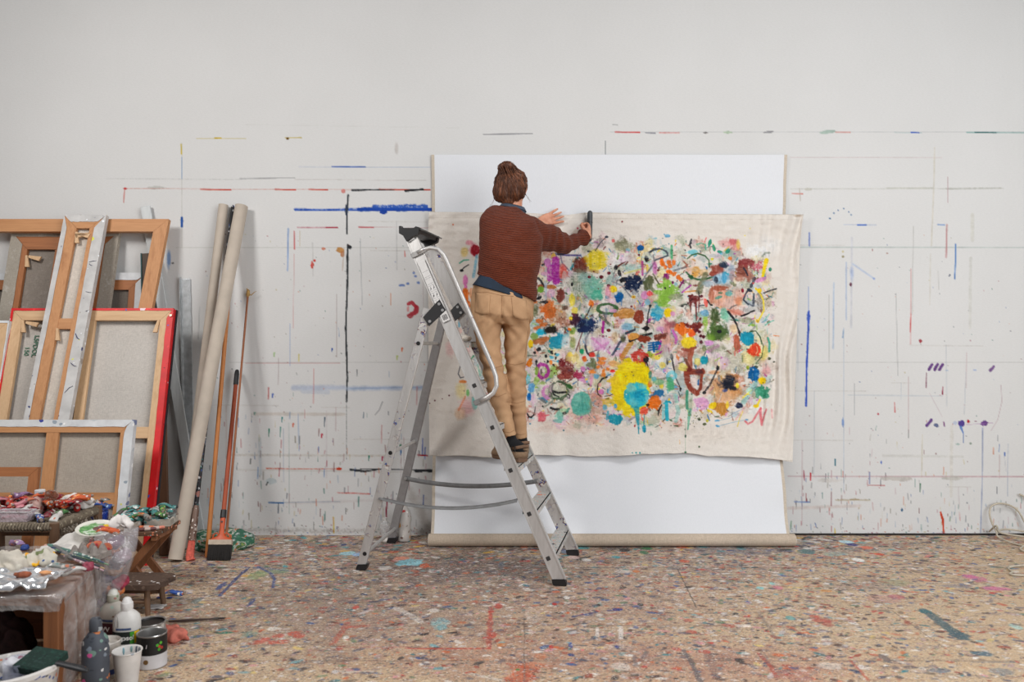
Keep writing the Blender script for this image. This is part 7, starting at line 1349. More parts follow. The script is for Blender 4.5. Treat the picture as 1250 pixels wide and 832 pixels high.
mb = MB(); mb.tube([V3((0, 0, 0)), d_*.5, d_], [.0075, .0065, .006], 12); mb.build('stick', wood((150, 92, 58), (120, 70, 44)), t, smooth=40)
mb = MB(); mb.tube([d_*.975, d_*.985, d_*1.003], [.008, .012, .009], 12); mb.tube([d_*.99, d_*.99+V3((.02, -.005, -.012)), d_*.99+V3((.04, -.008, .006)), d_*.99+V3((.058, -.006, .014))], [.007, .006, .004, .002], 8, flat=.5); mb.tube([d_, d_+V3((-.01, -.004, .014)), d_+V3((.006, -.004, .004))], [.004, .004, .003], 6); me = remeshed(mb, .0022, 1); mesh_obj('tape_knot', me, plain((176, 140, 84), .9, var=.2), t)
# ---- crumpled painted cloth on the floor
mb = MB(); mb.ball((0, 0, .02), (.155, .12, .05), 40); mb.ball((.07, .02, .045), (.07, .06, .055), 30); mb.ball((-.09, .03, .04), (.055, .06, .05), 30); mb.ball((.13, .02, .03), (.05, .08, .04), 24)
me = remeshed(mb, .007, 3)
def crump(k1, a1, k2, a2, zmin=0.0):
    def fn(c, n):
        s_ = (1-np.abs(NA(c[:, 0]*k1+3, c[:, 1]*k1+c[:, 2]*k1*.8+5))*4)*a1+(1-np.abs(NB_(c[:, 0]*k2+c[:, 2]*k2, c[:, 1]*k2))*4)*a2
        c = c+n*s_[:, None]; c[:, 2] = np.maximum(c[:, 2], zmin); return c
    return fn
displace(me, crump(14, .012, 30, .006))
nt = NT('green_painted_cloth'); co = coords(nt); n1 = noise(nt, coords(nt, (1, 1, 2), (0, 0, .6)), 14, 3, .6); n2 = noise(nt, co, 24, 2)
c = ramp(nt, n1, [(.30, lin((176, 190, 182))), (.40, lin((36, 84, 66))), (.50, lin((58, 116, 88))), (.56, lin((200, 200, 186))), (.62, lin((40, 96, 74))), (.72, lin((128, 144, 62)))])
c = mixc(nt, ramp(nt, n2, [(.62, (0, 0, 0)), (.66, (1, 1, 1))]), c, lin((214, 106, 52)))
o = mesh_obj('painted_rag', me, finish(nt, c, .6, 0, n1, .3, .004)); o.location = (-1.655, -.285, 0); tag(o, 'crumpled green and white painted cloth on the floor behind the brushes', 'cloth')
# ---- two old plastic bottles behind the ladder
CL = plastic_film((222, 222, 222), .42, .25)
def pbottle(label, x, y, r_, h_, tilt, mats, cap):
    t = thing('plastic_bottle', label, 'bottle', Matrix.Translation((x, y, .002)) @ Matrix.Rotation(tilt, 4, 'Y'), 'old plastic bottles by the wall')
    mb = MB(); mb.lathe([(.002, 0), (r_*.92, 0), (r_, .008), (r_*.96, h_*.2), (r_, h_*.3), (r_*.94, h_*.42), (r_, h_*.5), (r_*.98, h_*.62), (r_*.8, h_*.75), (r_*.4, h_*.86), (r_*.34, h_*.9), (r_*.36, h_*.93)], 28)
    displace_mb(mb, .004); mb.build('bottle_body', mats, t, smooth=True)
    if cap: m2 = MB(); m2.tube([V3((0, 0, h_*.92)), V3((0, 0, h_))], r_*.42, 16); m2.build('cap', plain(cap, .5), t, smooth=30)
    return t
def displace_mb(mb, a): mb.v = [(v[0]*(1+a*40*float(NA(v[2]*40+3, v[0]*30+v[1]*20))), v[1]*(1+a*40*float(NB_(v[2]*40, v[0]*30))), v[2]) for v in mb.v]
pbottle('tall paint-spattered plastic bottle by the wall behind the rear ladder leg', -.636, -.135, .040, .225, .05, specks((206, 200, 194), [(190, 60, 60), (232, 228, 222), (150, 140, 130), (206, 150, 90), (120, 90, 80)], .4, 0, 60, .2), None)
pbottle('short crushed clear plastic bottle left of the rear ladder leg', -.735, -.12, .034, .13, -.1, CL, (206, 204, 200))
mb = MB(); mb.ball((0, 0, .016), (.03, .02, .018), 14); o = mb.build('rag', plain((222, 216, 208), .9), smooth=True); o.location = (-.735, -.17, 0); tag(o, 'small white paper scrap at the foot of the crushed bottle', 'scrap')
# ---- coiled hose at the right end
def pxs(lst): return [P(x, y, yy) for x, y, yy in lst]
def smoothpts(pts, n=8):
    out = []; m = len(pts)
    for i in range(m-1):
        p0, p1, p2, p3 = pts[max(i-1, 0)], pts[i], pts[i+1], pts[min(i+2, m-1)]
        for k in range(n):
            t = k/n; out.append(.5*((2*p1)+(p2-p0)*t+(2*p0-5*p1+4*p2-p3)*t*t+(3*p1-p0-3*p2+p3)*t**3))
    return out+[pts[-1]]
HC = plain((186, 176, 158), .6)
c0 = V3((3.02, -.25, 0)); loopsp = [
 pxs([(1217, 650, -.10), (1211, 638, -.06), (1208, 627, -.04), (1210, 618, -.03), (1220, 614, -.03), (1234, 617, -.03), (1244, 625, -.03), (1256, 644, -.06)])+[V3((3.14, -.13, .012)), V3((3.17, -.27, .01))],
 [G(1208, 648, .03), V3((2.86, -.10, .08)), G(1222, 650, .04), V3((3.0, -.22, .03)), G(1250, 672, .008), V3((3.3, -.45, .008))],
 [V3((3.05, -.02, .25)), V3((3.12, -.03, .2)), V3((3.15, -.04, .06)), V3((3.1, -.2, .012)), V3((2.96, -.33, .008)), V3((2.88, -.22, .008)), V3((2.85, -.12, .03)), V3((2.95, -.06, .05)), V3((3.15, -.15, .03))],
 [V3((3.35, -.50, .008)), G(1246, 690, .008), G(1236, 691, .008), G(1231, 693, .008), G(1236, 697, .008), G(1252, 702, .008), V3((3.3, -.85, .008))]]
mb = MB(); allp = []
for L_ in loopsp: allp += L_
t = thing('hose', 'thin beige hose lying in loose loops at the right end of wall', 'hose', c0)
for i, L_ in enumerate(loopsp):
    mb = MB(); sp_ = smoothpts([q-c0 for q in L_], 10); mb.tube([V3((q.x, min(q.y, .242), max(q.z, .007))) for q in sp_], .0052, 10, round_end=True); mb.build('loop', HC, t, smooth=True)
# ================================================================== FOREGROUND WORK CORNER
def copy_thing(o, M, label=None):
    c = o.copy(); COL.objects.link(c); c.matrix_world = M
    if label: c['label'] = label
    for ch in o.children:
        d = ch.copy(); COL.objects.link(d); d.parent = c
        for g2 in ch.children:
            e = g2.copy(); COL.objects.link(e); e.parent = d
    return c
def TRM(x, y, z, rz=0, rx=0, ry=0): return Matrix.Translation((x, y, z)) @ Matrix.Rotation(rz, 4, 'Z') @ Matrix.Rotation(ry, 4, 'Y') @ Matrix.Rotation(rx, 4, 'X')
DW = wood((110, 82, 60), (78, 56, 40)); DWX = wood((110, 82, 60), (78, 56, 40), 'x'); RW = wood((134, 86, 54), (98, 60, 36))
# ---- rush-seated stool
RX, RY_ = -2.09, -1.375      # centre
hx, hy, sz = .22, .17, .42
rs = thing('rush_stool', 'dark wooden stool with woven rush seat heaped with red paint tubes', 'stool', (RX, RY_, 0))
RUSH = specks((120, 108, 92), [(160, 150, 130), (90, 80, 66), (70, 62, 52), (140, 130, 110), (190, 180, 160)], .95, 0, 120, .25)
for sx, sy in ((-1, -1), (1, -1), (1, 1), (-1, 1)):
    mb = MB(); mb.tube([V3((sx*hx*.98, sy*hy*.98, 0)), V3((sx*hx, sy*hy, .2)), V3((sx*hx, sy*hy, sz+.006))], [.015, .019, .018], 16); mb.build('leg', DW, rs, smooth=40)
for z_, d_ in ((.30, 'x'), (.26, 'y'), (.16, 'x'), (.14, 'y')):
    for s_ in (-1, 1):
        mb = MB(); mb.tube([V3((-hx, s_*hy, z_)), V3((hx, s_*hy, z_))] if d_ == 'x' else [V3((s_*hx, -hy, z_)), V3((s_*hx, hy, z_))], .009, 12); mb.build('rung', DW, rs, smooth=40)
mb = MB(); nw = 34
def seatz(x, y): return sz-.010-.010*(1-(x/hx)**2)*(1-(y/hy)**2)
for side in range(4):
    for i in range(nw):       # cords wound over the rails and running in to the middle
        t_ = (i+.5)/nw; k_ = 1-2*t_
        if side in (0, 2):
            s_ = -1 if side == 0 else 1; x_ = hx*k_; ey = s_*hy; inner = s_*hy*max(abs(k_), .03)
            pts = [V3((x_, inner, seatz(x_, inner))), V3((x_, ey*.9, sz+.002)), V3((x_, ey*1.03, sz+.001)), V3((x_, ey*1.09, sz-.012)), V3((x_, ey*1.05, sz-.022)), V3((x_, ey*.9, sz-.025)), V3((x_, inner, sz-.025))]
        else:
            s_ = -1 if side == 1 else 1; y_ = hy*k_; exx = s_*hx; inner = s_*hx*max(abs(k_), .03)
            pts = [V3((inner, y_, seatz(inner, y_))), V3((exx*.92, y_, sz+.002)), V3((exx*1.02, y_, sz+.001)), V3((exx*1.04, y_, sz-.010)), V3((exx*1.04, y_, sz-.022)), V3((exx*.9, y_, sz-.025)), V3((inner, y_, sz-.025))]
        mb.tube(pts, (.0062 if side in (0, 2) else .0054), 6)
o = mb.build('rush_seat', RUSH, rs, smooth=True); o['kind'] = 'stuff'
mb = MB(); g_ = random.Random(12)
for i in range(60):
    y_ = g_.uniform(-hy, hy); a = V3((hx*1.02+g_.uniform(-.03, 0), y_, sz-.03)); mb.tube([a, a+V3((g_.uniform(-.01, .035), g_.uniform(-.02, .02), -.02)), a+V3((g_.uniform(-.02, .06), g_.uniform(-.03, .03), -.03-g_.uniform(0, .04)))], [.0016, .0014, .0006], 4)
o = mb.build('loose_straws', RUSH, rs); o['kind'] = 'stuff'
# ---- paint tubes
def make_ptube(label, col, capc, group, L_=.078, r_=.0125, squash=.75, bend=.1):
    t = thing('paint_tube', label, 'paint tube', None, group); mb = MB(); rr_ = []
    for i in range(9):
        s_ = i/8; fl = 1-squash*(1-s_)**1.6 if i else .10; wd = r_*(1+.35*(1-s_)); th = r_*fl
        rr_.append([V3((L_*(s_-.5), wd*math.cos(2*PI*k/14), th*math.sin(2*PI*k/14)+r_+bend*r_*math.sin(s_*5))) for k in range(14)])
    for x_, k_ in ((L_*.5+.003, .6), (L_*.5+.006, .42)): rr_.append([V3((x_, r_*k_*math.cos(2*PI*k/14), r_*k_*math.sin(2*PI*k/14)+r_)) for k in range(14)])
    mb.loft(rr_); mb.build('tube_body', col, t, smooth=True)
    mb = MB(); mb.tube([V3((L_*.5+.005, 0, r_)), V3((L_*.5+.015, 0, r_))], [.0062, .0055], 12); mb.build('cap', plain(capc, .5), t, smooth=30)
    return t
def tubemat(c, c2): return specks(c, [c2, (222, 218, 212), tuple(int(v*.55) for v in c), c2, (196, 186, 180), (190, 110, 80), (90, 80, 78), c], .45, .0, 80, .42)
first = {}
def put(kind, label, M, group):
    cols = {'red': ((178, 36, 34), (206, 90, 60)), 'maroon': ((120, 24, 40), (170, 40, 60)), 'orange': ((206, 90, 44), (236, 150, 80)), 'pink': ((196, 120, 130), (230, 190, 190)), 'teal': ((70, 140, 138), (150, 200, 196)), 'green': ((70, 120, 70), (140, 190, 90)), 'white': ((206, 204, 200), (180, 176, 170)), 'grey': ((140, 144, 140), (90, 130, 130)), 'blue': ((40, 76, 150), (150, 180, 210)), 'lilac': ((150, 120, 160), (206, 186, 206)), 'ochre': ((176, 120, 60), (220, 180, 110))}
    if kind not in first:
        c, c2 = cols[kind]; t = make_ptube(label, tubemat(c, c2), (30, 30, 32) if kind in ('teal', 'maroon', 'ochre') else (134, 120, 112), group, bend=.5); t.matrix_world = M; t['group'] = group; first[kind] = t; return t
    c = copy_thing(first[kind], M, label); c['group'] = group; return c
g_ = random.Random(21)
Z0 = sz+.006
heap = [('red', -2.20, -1.42, .018), ('red', -2.155, -1.38, .045), ('maroon', -2.13, -1.44, .02), ('red', -2.09, -1.37, .05), ('maroon', -2.06, -1.34, .025), ('orange', -1.965, -1.36, .022), ('orange', -1.985, -1.40, .045), ('red', -1.945, -1.31, .03), ('red', -1.90, -1.33, .012), ('maroon', -1.95, -1.44, .008), ('red', -2.00, -1.31, .012), ('orange', -1.92, -1.27, .045), ('green', -2.185, -1.475, .012), ('green', -1.915, -1.42, .008), ('white', -2.235, -1.47, .04), ('white', -2.01, -1.48, .010), ('blue', -1.955, -1.505, .004), ('white', -1.90, -1.48, .004), ('lilac', -2.12, -1.35, .07), ('pink', -2.06, -1.42, .055), ('pink', -2.22, -1.36, .05), ('ochre', -2.25, -1.42, .015), ('orange', -2.03, -1.36, .07), ('maroon', -1.99, -1.33, .055)]
names = {'red': 'crumpled red paint tube in the heap on the rush stool', 'maroon': 'dark maroon paint tube in the heap on the rush stool', 'orange': 'orange paint tube in the heap on the rush stool', 'pink': 'pale pink paint tube in the heap on the rush stool', 'white': 'white paint tube among the red ones on the rush stool'}
hk = ['red', 'maroon', 'orange', 'pink', 'white', 'red', 'orange', 'maroon', 'pink', 'red']
for i in range(26):
    x_, y_ = g_.uniform(-2.26, -1.90), g_.uniform(-1.44, -1.24); heap.append((hk[i % 10], x_, y_, .012+.045*g_.random()*(1-abs((y_+1.34)/.12)**2)))
for i, (k_, x_, y_, z_) in enumerate(heap):
    lab = names.get(k_)
    if k_ == 'green': lab = 'green paint tube at the left front of the rush stool' if x_ < -2 else 'light green paint tube on the right rim of the rush stool'
    if k_ == 'blue': lab = 'blue paint tube lying at the front corner of the rush stool'
    if k_ == 'lilac': lab = 'lilac paint tube on top of the red heap'
    if k_ == 'ochre': lab = 'ochre paint tube at the left end of the rush stool'
    put(k_, lab, TRM(x_, y_, Z0+z_-.004, g_.uniform(0, 6.3), g_.uniform(-.3, .3), g_.uniform(-.25, .25)), 'paint tubes heaped on the rush stool')
# clear box, white-capped jar, rags, plastic cup on the stool
t = thing('plastic_box', 'clear plastic box with reddish contents at the front of the rush stool', 'box', (-2.055, -1.505, Z0+.002))
for nm, m_, pr_ in (('tray', plastic_film((206, 190, 196), .55, .2), None),):
    mb = MB(); w_, d_, h_ = .068, .030, .040
    rr_ = [[V3((sx*(w_-.006), sy*(d_-.004), 0)) for sx, sy in ((-1, -1), (1, -1), (1, 1), (-1, 1))], [V3((sx*w_, sy*d_, h_)) for sx, sy in ((-1, -1), (1, -1), (1, 1), (-1, 1))]]
    mb.loft(rr_, cap=False); mb.add(rr_[0], [(0, 1, 2, 3)]); mb.build('tray', m_, t, solid=.0015)
    mb = MB(); mb.tube([V3((sx*(w_+.001), sy*(d_+.001), h_)) for sx, sy in ((-1, -1), (1, -1), (1, 1), (-1, 1))], .0025, 6, closed=True); mb.build('rim', plain((206, 204, 206), .3), t)
    mb = MB(); mb.ball((0, 0, .012), (.056, .022, .010), 16); relabel(mb.build('dried_paint', plain((160, 70, 90), .8, var=.3, scale=50), t, smooth=True), 'reddish dried paint inside')
t = thing('jar', 'small jar with round white lid standing in the red tube heap', 'jar', (-2.075, -1.30, Z0-.004))
mb = MB(); mb.lathe([(.001, 0), (.019, 0), (.021, .006), (.021, .07), (.017, .08)], 20); mb.build('glass', plain((170, 60, 60), .25), t, smooth=30)
mb = MB(); mb.tube([V3((0, 0, .078)), V3((0, 0, .094))], .021, 20); mb.build('lid', plain((226, 230, 232), .4), t, smooth=30)
def rag(name, label, cat, parts, loc, mat, vox=.005, k=(24, .017, 58, .008), rz=0):
    mb = MB()
    for c_, r_ in parts: mb.ball(c_, r_, 22)
    me = remeshed(mb, vox, 3); displace(me, crump(*k)); o = mesh_obj(name, me, mat); o.location = loc; o.rotation_euler[2] = rz; return tag(o, label, cat)
RAGW = specks((218, 214, 208), [(190, 186, 182), (150, 170, 190), (206, 150, 130), (230, 228, 224), (120, 150, 190)], .95, 0, 30, .14)
rag('rag', 'crumpled white paper towel at the back right of the rush stool', 'rag', [((0, 0, .018), (.065, .035, .02)), ((-.03, 0, .025), (.03, .03, .02)), ((.04, .01, .02), (.03, .03, .018))], (-1.945, -1.235, Z0-.002), plain((226, 222, 216), .95, var=.06))
rag('rag', 'pink stained rag between the jar and the orange tubes', 'rag', [((0, 0, .02), (.035, .03, .03)), ((.02, 0, .04), (.02, .02, .02))], (-2.055, -1.395, Z0), specks((206, 170, 160), [(180, 110, 100), (230, 214, 206), (150, 90, 80)], .95, 0, 60, .25))
t = thing('cup', 'small clear brown-stained cup on top of the orange tubes', 'cup', TRM(-1.995, -1.375, Z0+.050, .4, .5, .4))
mb = MB(); mb.lathe([(.001, 0), (.018, 0), (.026, .045), (.028, .047)], 22); mb.build('cup_wall', plastic_film((150, 104, 84), .7, .25), t, smooth=30, solid=.0012); mb = MB(); mb.tube([V3((0, 0, .001)), V3((0, 0, .012))], .017, 16); mb.build('dried_paint', plain((110, 60, 44), .7), t)
# ---- folding table with crossed legs
tx0, tx1, ty0, ty1, tz = -1.965, -1.615, -1.18, -.925, .30
ft = thing('folding_table', 'old folding table with crossed wooden legs carrying trays of teal tubes', 'table', ((tx0+tx1)/2, (ty0+ty1)/2, 0)); fo = V3(((tx0+tx1)/2, (ty0+ty1)/2, 0))
TPM = specks((96, 66, 46), [(206, 200, 196), (190, 110, 80), (60, 44, 36), (130, 150, 150), (214, 140, 110)], .8, 0, 70, .22)
for i in range(4):
    y0 = ty0+(ty1-ty0)*i/4; mb = MB(); mb.box(tx0, y0+.002, tz-.018, tx1+.004*(i % 2), y0+(ty1-ty0)/4-.002, tz, ch=.002); mb.v = [tuple(V3(v)-fo) for v in mb.v]; mb.build('top_slat', TPM, ft)
for y_, sg in ((ty0+.045, 1), (ty1-.06, 1)):
    for (xa_, xb_), yo in (((tx1-.012, tx0+.10), 0), ((tx0+.085, tx1-.045), .022)):
        mb = MB(); mb.beam(V3((xa_, y_+yo, tz-.018))-fo, V3((xb_, y_+yo, .004))-fo, .034, .018, up=(0, 1, 0), ch=.0015); mb.build('leg', RW, ft)
    xc = (tx0+tx1)/2+.02; mb = MB(); mb.tube([V3((xc, y_-.014, .155))-fo, V3((xc, y_+.036, .155))-fo], .006, 10); mb.build('pivot_bolt', plain((120, 110, 100), .4, .6), ft, smooth=30)
mb = MB(); mb.beam(V3((tx1-.02, ty0+.01, tz-.03))-fo, V3((tx1-.02, ty1-.01, tz-.03))-fo, .022, .022, ch=.001); mb.build('apron', RW, ft)
GT = specks((176, 168, 156), [(150, 142, 132), (206, 200, 192), (140, 160, 160), (190, 184, 174)], .85, 0, 40, .15)
def otray(label, x, y, z, w_, d_, h_, rz):
    t = thing('wooden_tray', label, 'tray', TRM(x, y, z, rz), 'shallow trays on the folding table'); mb = MB(); mb.box(-w_, -d_, 0, w_, d_, .004); mb.build('tray_base', GT, t)
    for a in ((-w_, -d_, .004, w_, -d_+.005, h_), (-w_, d_-.005, .004, w_, d_, h_), (-w_, -d_+.005, .004, -w_+.005, d_-.005, h_), (w_-.005, -d_+.005, .004, w_, d_-.005, h_)):
        mb = MB(); mb.box(*a); mb.build('side', GT, t)
    return t
otray('shallow grey tray of greenish tubes at the front of the folding table', -1.800, -1.125, tz+.001, .068, .045, .034, -.05)
otray('shallow grey tray of teal tubes at the right of the folding table', -1.668, -1.01, tz+.001, .058, .06, .034, .1)
tt = [('teal', -1.66, -1.03, .022), ('teal', -1.69, -.985, .024), ('teal', -1.64, -1.00, .045), ('green', -1.66, -1.01, .066), ('teal', -1.70, -1.02, .05), ('grey', -1.80, -1.13, .012), ('teal', -1.77, -1.12, .03), ('grey', -1.83, -1.10, .034), ('teal', -1.775, -1.09, .05), ('green', -1.745, -1.115, .048), ('teal', -1.81, -.985, .045), ('teal', -1.765, -.97, .045), ('teal', -1.73, -.985, .040), ('grey', -1.78, -1.01, .02), ('teal', -1.82, -.965, .06), ('teal', -1.71, -.955, .055), ('orange', -1.755, -1.045, .04), ('grey', -1.70, -.94, .02)]
tt += [(['teal', 'grey', 'teal', 'green'][i % 4], g_.uniform(-1.84, -1.64), g_.uniform(-1.13, -.94), .015+.05*g_.random()) for i in range(14)]
for k_, x_, y_, z_ in tt:
    lab = {'teal': 'crumpled teal paint tube on the folding table', 'grey': 'grey-green paint tube on the folding table', 'green': 'green paint tube on the folding table', 'orange': 'orange-capped paint tube between the two trays'}[k_]
    put(k_, lab, TRM(x_, y_, tz+z_-.004, g_.uniform(-1.2, 1.2)+(PI if g_.random() < .4 else 0), g_.uniform(-.3, .3), g_.uniform(-.3, .3)), 'paint tubes on the folding table')
for i, (x_, y_) in enumerate(((-1.69, -1.115), (-1.67, -1.15), (-1.64, -1.13))):
    t = thing('chalk_stick', ['orange chalk stick at the right front edge of the folding table', 'dark paint stub at the front edge of the folding table', 'pink chalk stick at the right front edge of the folding table'][i], 'chalk', TRM(x_, y_, tz+.009, .3*i)); mb = MB(); mb.tube([V3((-.03, 0, 0)), V3((.03, 0, 0))], [.008, .007], 12, round_end=True); mb.build('stick', plain([(210, 110, 70), (110, 70, 70), (214, 130, 110)][i], .8, var=.2, scale=80), t, smooth=True); mb = MB(); mb.tube([V3((-.012, 0, 0)), V3((.012, 0, 0))], .0085, 12); mb.build('wrapper', plain((190, 170, 160), .8), t, smooth=30)
# blue pot with tubes lying across it
t = thing('blue_pot', 'translucent blue plastic pot at the left end of the folding table', 'pot', (-1.920, -1.105, tz+.001))
BPM = plastic_film((24, 60, 160), .85, .2)
mb = MB(); mb.lathe([(.001, .001), (.036, .001), (.040, .006), (.044, .085), (.052, .092), (.052, .098), (.044, .098)], 30); mb.build('pot_wall', BPM, t, smooth=40, solid=.002)
mb = MB(); mb.lathe([(.001, .05), (.040, .05)], 24); mb.build('paint_inside', plain((26, 50, 120), .5), t)
for k_, x_, y_, z_, a_ in (('blue', -1.905, -1.11, .098, .5), ('white', -1.935, -1.10, .100, .9), ('grey', -1.91, -1.085, .113, 2.6)):
    put(k_, {'blue': 'blue paint tube lying across the blue pot', 'white': 'white paint tube lying across the blue pot', 'grey': 'grey paint tube topmost on the blue pot'}[k_], TRM(x_, y_, tz+z_, a_, 0, .15), 'paint tubes on the blue pot')
# ---- low plank stool
ls = thing('plank_stool', 'low dark plank stool with chewed end in front of the folding table', 'stool', (-1.62, -1.32, 0)); lo = V3((-1.62, -1.32, 0))
mb = MB(); prof = [(-1.80, -1.41), (-1.545, -1.425), (-1.518, -1.418), (-1.503, -1.40), (-1.520, -1.385), (-1.495, -1.365), (-1.49, -1.345), (-1.512, -1.325), (-1.492, -1.30), (-1.488, -1.275), (-1.505, -1.25), (-1.53, -1.235), (-1.80, -1.225)]
n_ = len(prof); mb.add([V3((x, y, z))-lo for z in (.112, .134) for x, y in prof], [tuple(range(n_))[::-1], tuple(range(n_, 2*n_))]+[(i, (i+1) % n_, (i+1) % n_+n_, i+n_) for i in range(n_)])
mb.build('seat_plank', specks((84, 64, 52), [(206, 200, 196), (60, 46, 38), (110, 90, 76), (90, 70, 58)], .8, 0, 80, .15), ls)
for x_, y_ in ((-1.56, -1.395), (-1.56, -1.255), (-1.765, -1.395), (-1.765, -1.255)):
    mb = MB(); mb.tube([V3((x_+.006, y_-.006 if y_ < -1.3 else y_+.006, 0))-lo, V3((x_, y_, .06))-lo, V3((x_, y_, .113))-lo], [.0105, .013, .012], 12); mb.build('leg', DW, ls, smooth=40)
mb = MB(); mb.tube([V3((-1.56, -1.395, .055))-lo, V3((-1.765, -1.395, .055))-lo], .008, 10); mb.build('stretcher', DW, ls, smooth=40)
mb = MB(); mb.tube([V3((-1.56, -1.255, .055))-lo, V3((-1.765, -1.255, .055))-lo], .008, 10); mb.build('stretcher', DW, ls, smooth=40)
# ---- crate table under plastic sheeting
cr = thing('work_table', 'low brown wooden crate table draped in clear plastic, left front', 'table', (-1.85, -1.94, 0)); cro = V3((-1.85, -1.94, 0))
def edge_x(y): return -1.465-(y+2.22)*.245       # the right-hand edge runs back and to the left
TZ = .335; CW = wood((150, 96, 58), (116, 70, 42)); CWX = wood((150, 96, 58), (116, 70, 42), 'x')
mb = MB(); tp = [(-2.40, -2.22), (edge_x(-2.22), -2.22), (edge_x(-1.66), -1.66), (-2.40, -1.66)]; mb.add([V3((x, y, z))-cro for z in (TZ-.022, TZ) for x, y in tp], [(3, 2, 1, 0), (4, 5, 6, 7), (0, 1, 5, 4), (1, 2, 6, 5), (2, 3, 7, 6), (3, 0, 4, 7)]); mb.build('table_top', CWX, cr)
for x_, y_ in ((edge_x(-2.2)-.028, -2.195), (edge_x(-1.69)-.03, -1.69), (-2.37, -2.195), (-2.37, -1.69)):
    mb = MB(); mb.box(x_-.025, y_-.02, 0, x_+.025, y_+.02, TZ-.022, ch=.002); mb.v = [tuple(V3(v)-cro) for v in mb.v]; mb.build('leg', CW, cr)
mb = MB(); a, b = V3((edge_x(-2.17)-.012, -2.17, .15)), V3((edge_x(-1.71)-.012, -1.71, .15)); mb.beam(a-cro, b-cro, .012, .30, ch=.001); mb.build('side_panel', CW, cr)
mb = MB(); mb.box(-2.34, -1.70, .01, edge_x(-1.7)-.06, -1.688, .30); mb.v = [tuple(V3(v)-cro) for v in mb.v]; mb.build('back_panel', CWX, cr)
FILM = plastic_film((196, 192, 190), .40, .10)
def filmz(x, y):
    return TZ+.006+.012*(1+float(NA(x*6+1, y*6)))*.7+.016*abs(float(NB_(x*13, y*17)))+.010*abs(float(NC_(x*24+y*9, y*8)))
def film(u, v):
    y = -1.635-(v*.60); s_ = u*1.28; ex_ = edge_x(y)+.014
    x = -2.40+s_
    if x < ex_: z = filmz(x, y); X = x
    else:
        d = x-ex_; k = min(1, d/.03); z = filmz(ex_, y)-.012*k-max(0, d-.01)*.98
        X = ex_+.012*math.sin(min(1, d/.05)*PI/2)+.012*math.sin(y*42+5*float(NC_(y*6, 1)))*min(1, d/.12)+.010*float(NB_(y*18, d*14))*min(1, d/.08)
        z = max(z, .03+.10*max(0, (y+1.95)*-1.2)+.02*float(NA(y*12, 3)))
        return V3((X, y, z))-cro
    if v > .95: pass
    yy = y
    if v > .93:
        k = (v-.93)/.07; yy = -2.24-.004*k; z = z-.05*k+.012*float(NC_(x*10, 3))*k
    return V3((X, yy, z))-cro
mb = MB(); mb.sheet(film, 120, 80)
sh_ = mb.build('plastic_sheet', FILM, smooth=True); sh_.location = cro
tag(sh_, 'clear plastic sheet spread over the low crate table and hanging down its side', 'plastic sheet')
# bag of rags bulging over the table's back right corner
t = thing('plastic_bag', 'clear plastic bag of colourful rags hanging off the right of the crate table', 'bag', (-1.555, -1.76, 0)); bo = V3((-1.555, -1.76, 0))
bl = [V3(v) for v in ((-1.60, -1.74, .42), (-1.53, -1.75, .36), (-1.515, -1.76, .30), (-1.52, -1.78, .24), (-1.53, -1.79, .19), (-1.57, -1.76, .395))]
mb = MB(); rr_ = []
for z_, xl, xr, y0_, hd_ in ((.125, -1.552, -1.540, -1.79, .010), (.15, -1.560, -1.528, -1.79, .022), (.19, -1.572, -1.508, -1.785, .040), (.25, -1.585, -1.488, -1.78, .055), (.31, -1.595, -1.472, -1.77, .065), (.36, -1.605, -1.462, -1.755, .068), (.40, -1.62, -1.462, -1.74, .062), (.430, -1.635, -1.468, -1.72, .045), (.448, -1.60, -1.470, -1.71, .022)):
    c_ = V3(((xl+xr)/2, y0_, z_)); hw = (xr-xl)/2; off_ = max(0, (TZ+.03-z_))*0
    rr_.append([c_+V3((math.cos(2*PI*k/32)*hw*(1+.10*float(NA(k*.8, z_*22))), math.sin(2*PI*k/32)*hd_*(1+.2*float(NB_(k*.9, z_*26))), .006*float(NC_(k*.7, z_*9))))-bo+V3((.02, 0, 0)) for k in range(32)])
mb.loft(rr_, cap=False); mb.build('film', plastic_film((206, 202, 206), .32, .10), t, smooth=True, sub=1)
cols_ = [(150, 110, 150), (50, 64, 110), (190, 110, 60), (150, 50, 70), (110, 100, 120), (150, 110, 80), (80, 50, 56), (160, 140, 150), (176, 96, 60), (110, 84, 104)]
for i, c_ in enumerate(cols_):
    q = V3((-1.60+.018*(i % 4)+.055, -1.775+.018*((i//4) % 3), .175+.024*i)); mb = MB(); mb.ball((0, 0, 0), (.024+.004*(i % 3), .026, .020), 20); mb.ball((.014, .008, .012), (.018, .018, .016), 16); me = remeshed(mb, .005, 2); displace(me, crump(30, .007, 60, .003, -9))
    o = mesh_obj('rag', me, plain(c_, .95, var=.2, scale=50)); o.location = q; tag(o, ['lilac', 'navy', 'orange', 'crimson', 'grey', 'tan', 'dark brown', 'pale mauve', 'rusty', 'plum'][i]+' rag bunched inside the hanging plastic bag', 'rag', 'rags in the plastic bag')
# things on the sheet
def on(px, py, z): v = G(px, py, z); return v
def fz(x, y): return filmz(x, y)+.003
